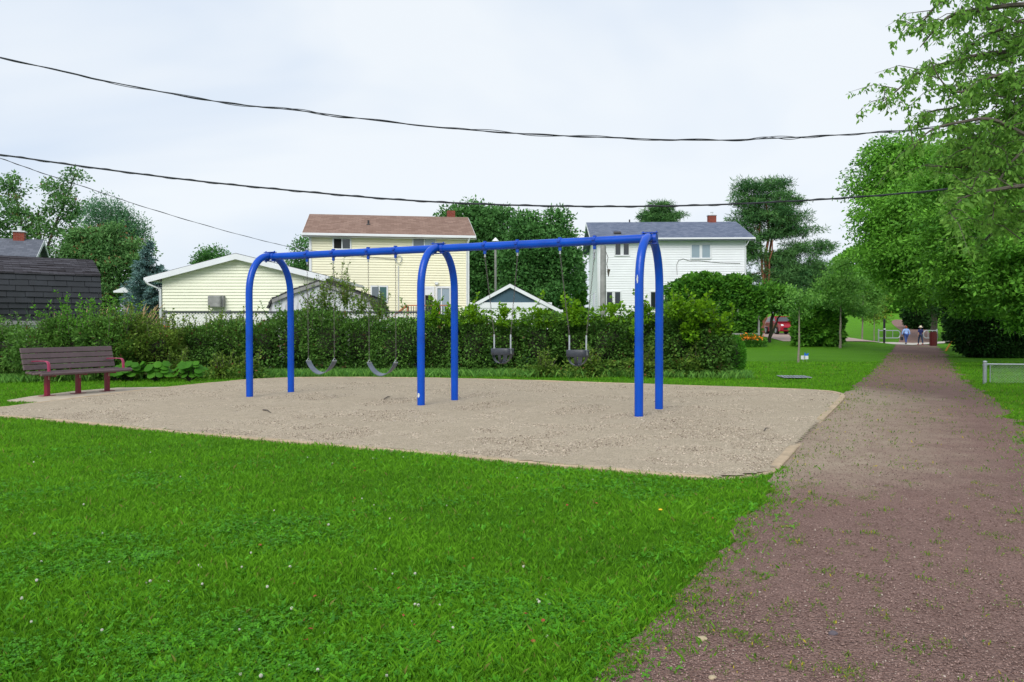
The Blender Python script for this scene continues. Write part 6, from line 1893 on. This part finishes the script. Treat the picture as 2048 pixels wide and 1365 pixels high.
# chain link fence
Yf = gr(1970, 768).y
fz = at(1970, 722, Yf).z
x0_ = at(1970, 722, Yf).x
cf = empty('chain_link_fence', (x0_, Yf, 0), -0.20, 'low grey chain link fence starting at the right edge of the lawn', 'fence')
mb = MB(); mb.tube([(0, 0, 0), (0, 0, fz - 0.03)], 0.045, 14); mb.ell((0, 0, fz - 0.03), (0.05, 0.05, 0.035)); mb.tube([(0, 0, fz - 0.12), (0, 0, fz - 0.09)], 0.056, 14); mb.build('post', M['steel'], cf, smooth=True)
mb = MB(); mb.tube([(0, 0, fz - 0.085), (4.5, 0, fz - 0.085)], 0.021, 10); mb.tube([(0.12, 0, 0.05), (0.12, 0, fz - 0.09)], 0.012, 6); mb.build('top_rail', M['steel'], cf, smooth=True)
mb = MB(); hh_ = fz - 0.1; s_ = 0.065
k_ = 0
while k_ * s_ < 4.5 + hh_:
    xa = k_ * s_
    for sg in (1, -1):
        a0 = xa - hh_ if sg > 0 else xa
        a1 = xa if sg > 0 else xa - hh_
        # clip to x>0.12
        za, zb_ = 0.03, hh_
        if a0 < 0.12: 
            t = (0.12 - a0) / (a1 - a0) if a1 != a0 else 1
            if t >= 1: continue
            za = za + (hh_ - 0.03) * t; a0 = 0.12
        if a1 < 0.12:
            t = (0.12 - a0) / (a1 - a0)
            if t <= 0: continue
            zb_ = za + (zb_ - za) * t; a1 = 0.12
        mb.tube([(a0, 0.002 * sg, za), (a1, 0.002 * sg, zb_)], 0.0011, 3, cap=False)
    k_ += 1
mb.build('wire_mesh', M['steel'], cf)
mb = MB(); mb.tube([(2.9, 0, 0), (2.9, 0, fz - 0.05)], 0.035, 12); mb.build('post', M['steel'], cf, smooth=True)
# yard sign with blue shape
p = gr(1610, 724)
sg = empty('yard_sign', (p.x, p.y, 0), 0.1, 'little white sign with a blue top piece beside the slim young tree', 'sign')
k_ = p.y / FPX
mb = MB(); mb.box((-0.1, 0, 8.5 * k_), (13.8 * k_ * 0.5, 0.03, 7.5 * k_), bev=0.004); mb.box((3.4 * k_, 0.004, 8.5 * k_), (13.8 * k_ * 0.5, 0.03, 7.0 * k_), bev=0.004); mb.build('board', M['white'], sg)
mb = MB()
poly = [(-1.0, 11), (1, 10.6), (4.5, 10.6), (6, 12), (6.6, 15), (8.4, 17.5), (6.4, 16.8), (4.6, 17.4), (4.2, 15.8), (1.6, 15.2), (0.2, 18.6), (-1.2, 17.2), (-1.6, 14)]
mb.prism([(x * k_, -0.01, z * k_) for x, z in poly], (0, 0, 0), (0, 0.012, 0)); mb.build('blue_emblem', M['signblue'], sg)
mb = MB(); mb.tube([(-0.08, 0.01, 0), (-0.08, 0.01, 0.16)], 0.006, 6); mb.tube([(0.08, 0.01, 0), (0.08, 0.01, 0.16)], 0.006, 6); mb.build('stake', M['steel'], sg)
mb = MB()
for i in range(4): mb.box((-2.0 * k_ + 0.0, -0.018, (6.6 + 1.3 * i) * k_), (3.6 * k_ * (0.7 + 0.3 * (i % 2)), 0.004, 0.5 * k_))
mb.build('print_lines', M['greywood'], sg)
# drain grate
a, b = gr(1560, 759.5), gr(1612, 757.0)
dg = empty('drain_grate', gr(1588, 757.6), -0.10, 'flat grey iron drain grate in the lawn beyond the pit', 'drain grate')
L_ = 0.72
mb = MB()
mb.box((0, 0.42, 0.056), (L_, 0.03, 0.012)); mb.box((0, -0.42, 0.056), (L_, 0.03, 0.012)); mb.box((-L_ / 2, 0, 0.056), (0.03, 0.81, 0.012)); mb.box((L_ / 2, 0, 0.056), (0.03, 0.81, 0.012)); mb.build('rim', M['iron'], dg)
mb = MB()
for i in range(8): mb.box((-L_ / 2 + L_ * (i + 0.8) / 8.6, 0, 0.056), (0.032, 0.80, 0.008), Matrix.Rotation(-0.10, 3, 'Z'))
mb.build('bars', M['iron'], dg)
mb = MB(); mb.box((0, 0, 0.035), (L_ - 0.04, 0.80, 0.024)); mb.build('shade_plate', M['void'], dg)  # black plate standing in for the dark space under the bars

# ------------------------------------------------------------------ cars on the driveway
def car(label, c, rz, body_m, scale=1.0):
    root = empty('parked_car', c, rz, label, 'car')
    # local x forward; width y
    W_ = 0.88
    prof_b = [(-2.05, 0.35), (-2.1, 0.75), (-2.0, 0.98), (-1.5, 1.02), (0.75, 1.0), (1.55, 0.90), (2.0, 0.78), (2.12, 0.6), (2.1, 0.3), (1.8, 0.22), (-1.9, 0.22)]
    def loft(prof, wt, wb, z_mid=0.7):
        mb = MB(); n = len(prof); vs = []
        for sy_ in (-1, 1):
            for x, z in prof:
                w_ = wt if z > z_mid else wb
                taper = 1 - 0.10 * (abs(x) / 2.1) ** 4
                vs.append((x, sy_ * w_ * taper, z))
        fs = [tuple(range(n)), tuple(range(n, 2 * n))[::-1]] + [(i, n + i, n + (i + 1) % n, (i + 1) % n) for i in range(n)]
        mb.add(vs, fs); return mb
    o = loft(prof_b, 0.84, 0.90).build('body', M[body_m], root)
    bv = o.modifiers.new('edge', 'BEVEL'); bv.width = 0.05; bv.segments = 2
    cab = [(-1.85, 1.0), (-1.55, 1.40), (-1.0, 1.50), (-0.1, 1.50), (0.35, 1.40), (1.05, 1.0)]
    mb = MB(); n = len(cab); vs = []
    for sy_ in (-1, 1):
        for x, z in cab: vs.append((x, sy_ * (0.80 - (z - 1.0) * 0.30), z))
    mb.add(vs, [tuple(range(n)), tuple(range(n, 2 * n))[::-1]] + [(i, n + i, n + i + 1, i + 1) for i in range(n - 1)])
    o = mb.build('roof', M[body_m], root); bv = o.modifiers.new('edge', 'BEVEL'); bv.width = 0.03; bv.segments = 2
    mb = MB(); mb.prism([(0.42, -0.60, 1.385), (1.0, -0.70, 1.035), (1.0, 0.70, 1.035), (0.42, 0.60, 1.385)], (0, 0, 0.002), (0.012, 0, 0.022)); mb.build('windscreen', M['glass'], root)
    for sy_ in (-1, 1):
        mb = MB(); mb.prism([(-1.6, sy_ * 0.785, 1.06), (0.85, sy_ * 0.785, 1.06), (0.3, sy_ * 0.69, 1.36), (-1.35, sy_ * 0.69, 1.36)], (0, 0, 0), (0, sy_ * 0.02, 0)); mb.build('side_window', M['glass'], root)
        mb = MB(); mb.ell((1.92, sy_ * 0.62, 0.72), (0.20, 0.16, 0.10), 10, 6); mb.build('headlight', M['headlight'], root)
        mb = MB(); mb.box((0.75, sy_ * 0.95, 1.02), (0.12, 0.16, 0.10), bev=0.02); mb.build('mirror', M[body_m], root)
        for x in (-1.3, 1.3):
            mb = MB(); mb.tube([(x, sy_ * 0.70, 0.31), (x, sy_ * 0.91, 0.31)], 0.31, 20); wh = mb.build('wheel', M['tyre'], root)
            mb = MB(); mb.tube([(x, sy_ * 0.905, 0.31), (x, sy_ * 0.925, 0.31)], 0.19, 14); mb.build('rim', M['steel'], wh)
    mb = MB(); mb.box((2.11, 0, 0.45), (0.03, 1.1, 0.16), bev=0.01); mb.build('grille', M['void'], root)
    return root
p = at(1563, 668, 67)
car('red car on the pink driveway seen through the leaning stems', (p.x, 67, float(terr(p.x, 67)) + 0.03), math.radians(-90), 'carpaint')
p = at(1549, 660, 76)
car('pale car parked behind the red one', (p.x, 74, float(terr(p.x, 74)) + 0.03), math.radians(-95), 'carwhite')

# ------------------------------------------------------------------ the two walkers
def skin_mesh(name, joints, bones, mat, parent, sub=1):
    """joints: {key: (x,y,z,radius)}"""
    keys = list(joints); idx = {k_: i for i, k_ in enumerate(keys)}
    me = bpy.data.meshes.new(name)
    me.from_pydata([joints[k_][:3] for k_ in keys], [(idx[a], idx[b]) for a, b in bones], [])
    o = bpy.data.objects.new(name, me); COL.objects.link(o)
    sm = o.modifiers.new('skin', 'SKIN')
    for i, k_ in enumerate(keys):
        r_ = joints[k_][3]
        me.skin_vertices[0].data[i].radius = (r_, r_ * (joints[k_][4] if len(joints[k_]) > 4 else 1.0))
    me.skin_vertices[0].data[0].use_root = True
    ss = o.modifiers.new('sub', 'SUBSURF'); ss.levels = sub; ss.render_levels = sub
    dg_ = bpy.context.evaluated_depsgraph_get()
    me2 = bpy.data.meshes.new_from_object(o.evaluated_get(dg_))
    bpy.data.objects.remove(o)
    me2.name = name
    me2.polygons.foreach_set('use_smooth', [True] * len(me2.polygons))
    me2.materials.clear(); me2.materials.append(M[mat])
    o = bpy.data.objects.new(name, me2); COL.objects.link(o); o.parent = parent
    KIDS.setdefault(parent.name, []).append(o)
    return o
def walker(label, c, H, wide, step, top_mat, trouser_mat, hair_mat, hat, bag, sleeves):
    root = empty('person', c, 0, label, 'person')
    k_ = H / 1.65; w = wide
    J = {'pelvis': (0, 0, .92, .12 * w, .8), 'waist': (0, 0, 1.06, .11 * w, .75), 'chest': (0, 0, 1.24, .135 * w, .7), 'neckb': (0, -.01, 1.39, .06), 'neck': (0, 0, 1.45, .05), 'head0': (0, .02, 1.52, .075, 1.1), 'head1': (0, .015, 1.60, .068, 1.15)}
    Bn_ = [('pelvis', 'waist'), ('waist', 'chest'), ('chest', 'neckb'), ('neckb', 'neck'), ('neck', 'head0'), ('head0', 'head1')]
    for s, nm in ((-1, 'l'), (1, 'r')):
        st = step * s
        J.update({'hip' + nm: (s * .09 * w, 0, .88, .095 * w), 'knee' + nm: (s * .095, st * .16 + 0.02, .47, .055), 'ank' + nm: (s * .085, st * .26 - (0.04 if st < 0 else 0), .09 + (0.04 if st < 0 else 0), .035), 'toe' + nm: (s * .09, st * .26 + .15, .035, .028),
                  'sh' + nm: (s * .17 * w, 0, 1.35, .055), 'el' + nm: (s * .235 * w, -st * .05, 1.10, .038), 'wr' + nm: (s * .26 * w, -st * .10 + 0.05, .87, .026), 'pal' + nm: (s * .262 * w, -st * .11 + .065, .81, .026, 1.4)})
        Bn_ += [('pelvis', 'hip' + nm), ('hip' + nm, 'knee' + nm), ('knee' + nm, 'ank' + nm), ('ank' + nm, 'toe' + nm), ('chest', 'sh' + nm), ('sh' + nm, 'el' + nm), ('el' + nm, 'wr' + nm), ('wr' + nm, 'pal' + nm)]
        px_, py_, pz_ = J['pal' + nm][:3]
        for f in range(4):
            J['f%d%s' % (f, nm)] = (px_ - s * .004, py_ - .03 + .02 * f, pz_ - .045 - (.008 if f in (1, 2) else 0), .009)
            J['g%d%s' % (f, nm)] = (px_ - s * .014, py_ - .028 + .02 * f, pz_ - .075 - (.01 if f in (1, 2) else 0), .008)
            Bn_ += [('pal' + nm, 'f%d%s' % (f, nm)), ('f%d%s' % (f, nm), 'g%d%s' % (f, nm))]
        J['th' + nm] = (px_ - s * .012, py_ + .045, pz_ - .015, .010); Bn_.append(('pal' + nm, 'th' + nm))
    J = {a: tuple(v * k_ if i < 4 else v for i, v in enumerate(b)) for a, b in J.items()}
    body = skin_mesh('body', J, Bn_, 'skin', root)
    def sub_(keys, bones, grow, name, mat):
        JJ = {a: (J[a][0], J[a][1], J[a][2], J[a][3] + grow * k_) + tuple(J[a][4:]) for a in keys}
        return skin_mesh(name, JJ, bones, mat, root)
    sub_(['pelvis', 'hipl', 'kneel', 'ankl', 'hipr', 'kneer', 'ankr'], [('pelvis', 'hipl'), ('hipl', 'kneel'), ('kneel', 'ankl'), ('pelvis', 'hipr'), ('hipr', 'kneer'), ('kneer', 'ankr')], .022, 'trousers', trouser_mat)
    ks = ['waist', 'chest', 'neckb', 'pelvis', 'shl', 'shr', 'ell', 'elr']; bs = [('waist', 'chest'), ('chest', 'neckb'), ('waist', 'pelvis'), ('chest', 'shl'), ('chest', 'shr'), ('shl', 'ell'), ('shr', 'elr')]
    if sleeves == 'long': ks += ['wrl', 'wrr']; bs += [('ell', 'wrl'), ('elr', 'wrr')]
    if sleeves == 'none': ks = ['waist', 'chest', 'neckb', 'pelvis', 'shl', 'shr']; bs = bs[:5]
    sub_(ks, bs, .03, 'jacket' if sleeves == 'long' else 'top', top_mat)
    mb = MB()                                      # face: eyes, nose, mouth, ears (looking away from the camera)
    for s in (-1, 1):
        mb.ell((s * .028 * k_, .088 * k_, 1.565 * k_), (.010, .006, .007), 8, 5); mb.ell((s * .074 * k_, .01 * k_, 1.55 * k_), (.010, .018, .028), 8, 5)
    mb.ell((0, .105 * k_, 1.535 * k_), (.012, .018, .022), 8, 5); mb.ell((0, .095 * k_, 1.50 * k_), (.024, .008, .006), 8, 5)
    mb.build('face', M['skin'], root, smooth=True)
    mb = MB(); mb.ell((0, -.005 * k_, 1.585 * k_), (.088 * k_, .095 * k_, .095 * k_), 14, 10); mb.ell((0, -.035 * k_, 1.52 * k_), (.085 * k_, .065 * k_, .085 * k_), 12, 8); mb.build('hair', M[hair_mat], root, smooth=True)
    if hat:
        mb = MB(); mb.lathe([(.21 * k_, 0), (.20 * k_, .012), (.10 * k_, .03), (.095 * k_, .09), (.07 * k_, .125), (.01, .135)], (0, 0, 1.585 * k_), 18); mb.build('sun_hat', M['straw'], root, smooth=True)
    for s, nm in ((-1, 'l'), (1, 'r')):
        a = Vector(J['ank' + nm][:3]); t = Vector(J['toe' + nm][:3])
        mb = MB(); mb.ell((a + t) / 2 + Vector((0, -0.02, -.012)), (.048, .135, .042), 10, 6, Matrix.Rotation(math.atan2(t.z - a.z + 0.05, 0.17), 3, 'X')); mb.build('shoe', M['shoe' if hat else 'leather'], root, smooth=True)
    if bag:
        q = Vector(J['pall'][:3])
        bagr = empty('handbag', Vector(c) + q + Vector((0, 0, -.40)), 0, 'black bag hanging from the hand of the walker in light blue', 'bag')
        mb = MB(); mb.box((0, 0, .14), (.14, .26, .28), bev=.03); mb.build('bag_body', M['leather'], bagr)
        mb = MB(); mb.tube([(0, -.08, .27), (0, -.05, .37), (0, 0, .395), (0, .05, .37), (0, .08, .27)], .010, 6); mb.build('strap', M['leather'], bagr)
    return root
p = gr(1812, 690.2); p2 = gr(1841, 691.5)
walker('person in a light blue jacket and jeans walking away with a bag', (p.x, p.y, 0.05), (690.2 - 654) / FPX * p.y, 1.22, 0.7, 'lightblue', 'jeans', 'redhair', False, True, 'long')
walker('slim person in a navy top and pale sun hat walking away', (p2.x, p2.y, 0.05), (691.5 - 655) / FPX * p2.y, 0.92, -0.8, 'navy', 'darkjeans', 'blackhair', True, False, 'short')

# ------------------------------------------------------------------ small things on lawn, pit and path
def clover_flower():
    root = empty('clover_flower', (0, 0, 0), 0, 'small white clover blossom standing in the near lawn', 'flower', 'white clover blossoms in the near lawn')
    mb = MB()
    for i in range(26):
        a = i * 2.4; t = (i + 0.5) / 26; r = math.sqrt(max(0, 1 - (2 * t - 1) ** 2)) * 0.010; z = 0.055 + 0.009 * (1 - 2 * t) * 1.1
        mb.ell((math.cos(a) * r, math.sin(a) * r, z), (0.0035, 0.0035, 0.0055), 5, 4)
    mb.build('bloom', M['petal_w'], root)
    mb = MB(); mb.tube([(0, 0, 0), (0.003, 0, 0.05)], 0.0012, 4, cap=False); mb.build('stem', M['boxwood'], root)
    return root
cf0 = clover_flower(); first = True; rr = random.Random(12); cnt = 0
while cnt < 64:
    y = 3.1 * (9.0 / 3.1) ** rr.random(); x = (rr.random() * 2 - 1) * 0.63 * y
    if near_lawn_mask(np.array([x]), np.array([y]))[0] < 0.9 or x > 1.0 or patch(np.array([x]), np.array([y]), 1.1, 4.0)[0] < -0.25: continue
    o = cf0 if first else copy_tree(cf0); first = False
    o.location = (x, y, 0.0); o.rotation_euler = (rr.uniform(-.3, .3), rr.uniform(-.3, .3), rr.random() * 6); s = rr.uniform(0.35, 0.6); o.scale = (s, s, s); cnt += 1
def small_leaf(name, label, cat, mat, group, s=0.035):
    vs = [(0, 0, 0), (s * .35, s * .3, .006), (s * .3, s * .8, .01), (0, s, .004), (-s * .3, s * .75, .012), (-s * .35, s * .3, .004)]
    mb = MB(); mb.prism(vs, (0, 0, 0.045), (0, 0, 0.047)); o = mb.build(name, M[mat])
    return tag(o, label, cat, group)
lf0 = small_leaf('fallen_leaf', 'small red fallen leaf lying in the near lawn', 'leaf', 'redleaf', 'red fallen leaves in the near lawn'); cnt = 0
while cnt < 34:
    y = 3.1 * (8.5 / 3.1) ** rr.random(); x = (rr.random() * 1.3 - 0.5) * 0.63 * y
    if near_lawn_mask(np.array([x]), np.array([y]))[0] < 0.9: continue
    o = lf0 if cnt == 0 else copy_tree(lf0)
    o.location = (x, y, 0); o.rotation_euler = (rr.uniform(-.3, .3), rr.uniform(-.3, .3), rr.random() * 6); s = rr.uniform(0.35, 0.75); o.scale = (s, s, s); cnt += 1
def rock(name, label, c, r, mat):
    bm = bmesh.new(); bmesh.ops.create_icosphere(bm, subdivisions=3, radius=1)
    for v in bm.verts:
        k_ = 1 + 0.22 * noise.noise(v.co * 1.7 + Vector(c)); v.co = Vector((v.co.x * r[0] * k_, v.co.y * r[1] * k_, max(v.co.z * r[2] * k_, -r[2] * 0.5)))
    me = bpy.data.meshes.new(name); bm.to_mesh(me); bm.free()
    o = add_obj(name, me, M[mat]); o.location = (c[0], c[1], c[2] + r[2] * 0.4); tag(o, label, 'stone'); return o
p = gr(1404, 1285); rock('stone', 'pale flat stone on the path near the lawn edge', (p.x, p.y, 0.01), (0.024, 0.016, 0.012), 'stone')
p = gr(1666, 1274); rock('stone', 'rounded dark grey stone in the middle of the path', (p.x, p.y, 0.01), (0.022, 0.016, 0.012), 'greystone')
p = gr(1425, 1363); rock('stone', 'buff stone on the path at the bottom edge of the picture', (p.x, p.y, 0.01), (0.016, 0.012, 0.010), 'stone')
def stick(label, pa, pb, r):
    a, b = gr(*pa), gr(*pb); mid_ = (a + b) / 2
    root_ = empty('twig', (a.x, a.y, 0.035), 0, label, 'twig', None)
    mb = MB(); mb.tube([(0, 0, 0.005), tuple((b - a) * 0.5 + Vector((0, 0.03, 0.02))), tuple(b - a + Vector((0, 0, 0.005)))], [r, r * 0.9, r * 0.4], 5); o = mb.build('twig', M['bark'])
    o.location = (a.x, a.y, 0.035); bpy.data.objects.remove(root_)
    o.name = 'twig'; tag(o, label, 'twig'); return o
stick('short brown twig on the gravel between the left and middle arches', (768, 803), (781, 797), 0.010)
stick('brown twig on the gravel near the left arch', (526, 825), (542, 831), 0.012)
stick('curved twig on the gravel right of the right arch', (1528, 868), (1538, 863), 0.008)
stick('pale thin twig lying on the path at the bottom right', (1928, 1295), (1940, 1312), 0.0025)
p = gr(1321, 1033); p = Vector((p.x, p.y, 0))
df = empty('dandelion', p, 0, 'single yellow dandelion near the right edge of the lawn', 'flower')
mb = MB(); mb.ell((0, 0, 0.05), (0.016, 0.016, 0.006), 10, 5); mb.build('bloom', M['petal_y'], df)
mb = MB(); mb.tube([(0, 0, 0), (0, 0, 0.05)], 0.0015, 5, cap=False); mb.build('stem', M['boxwood'], df)
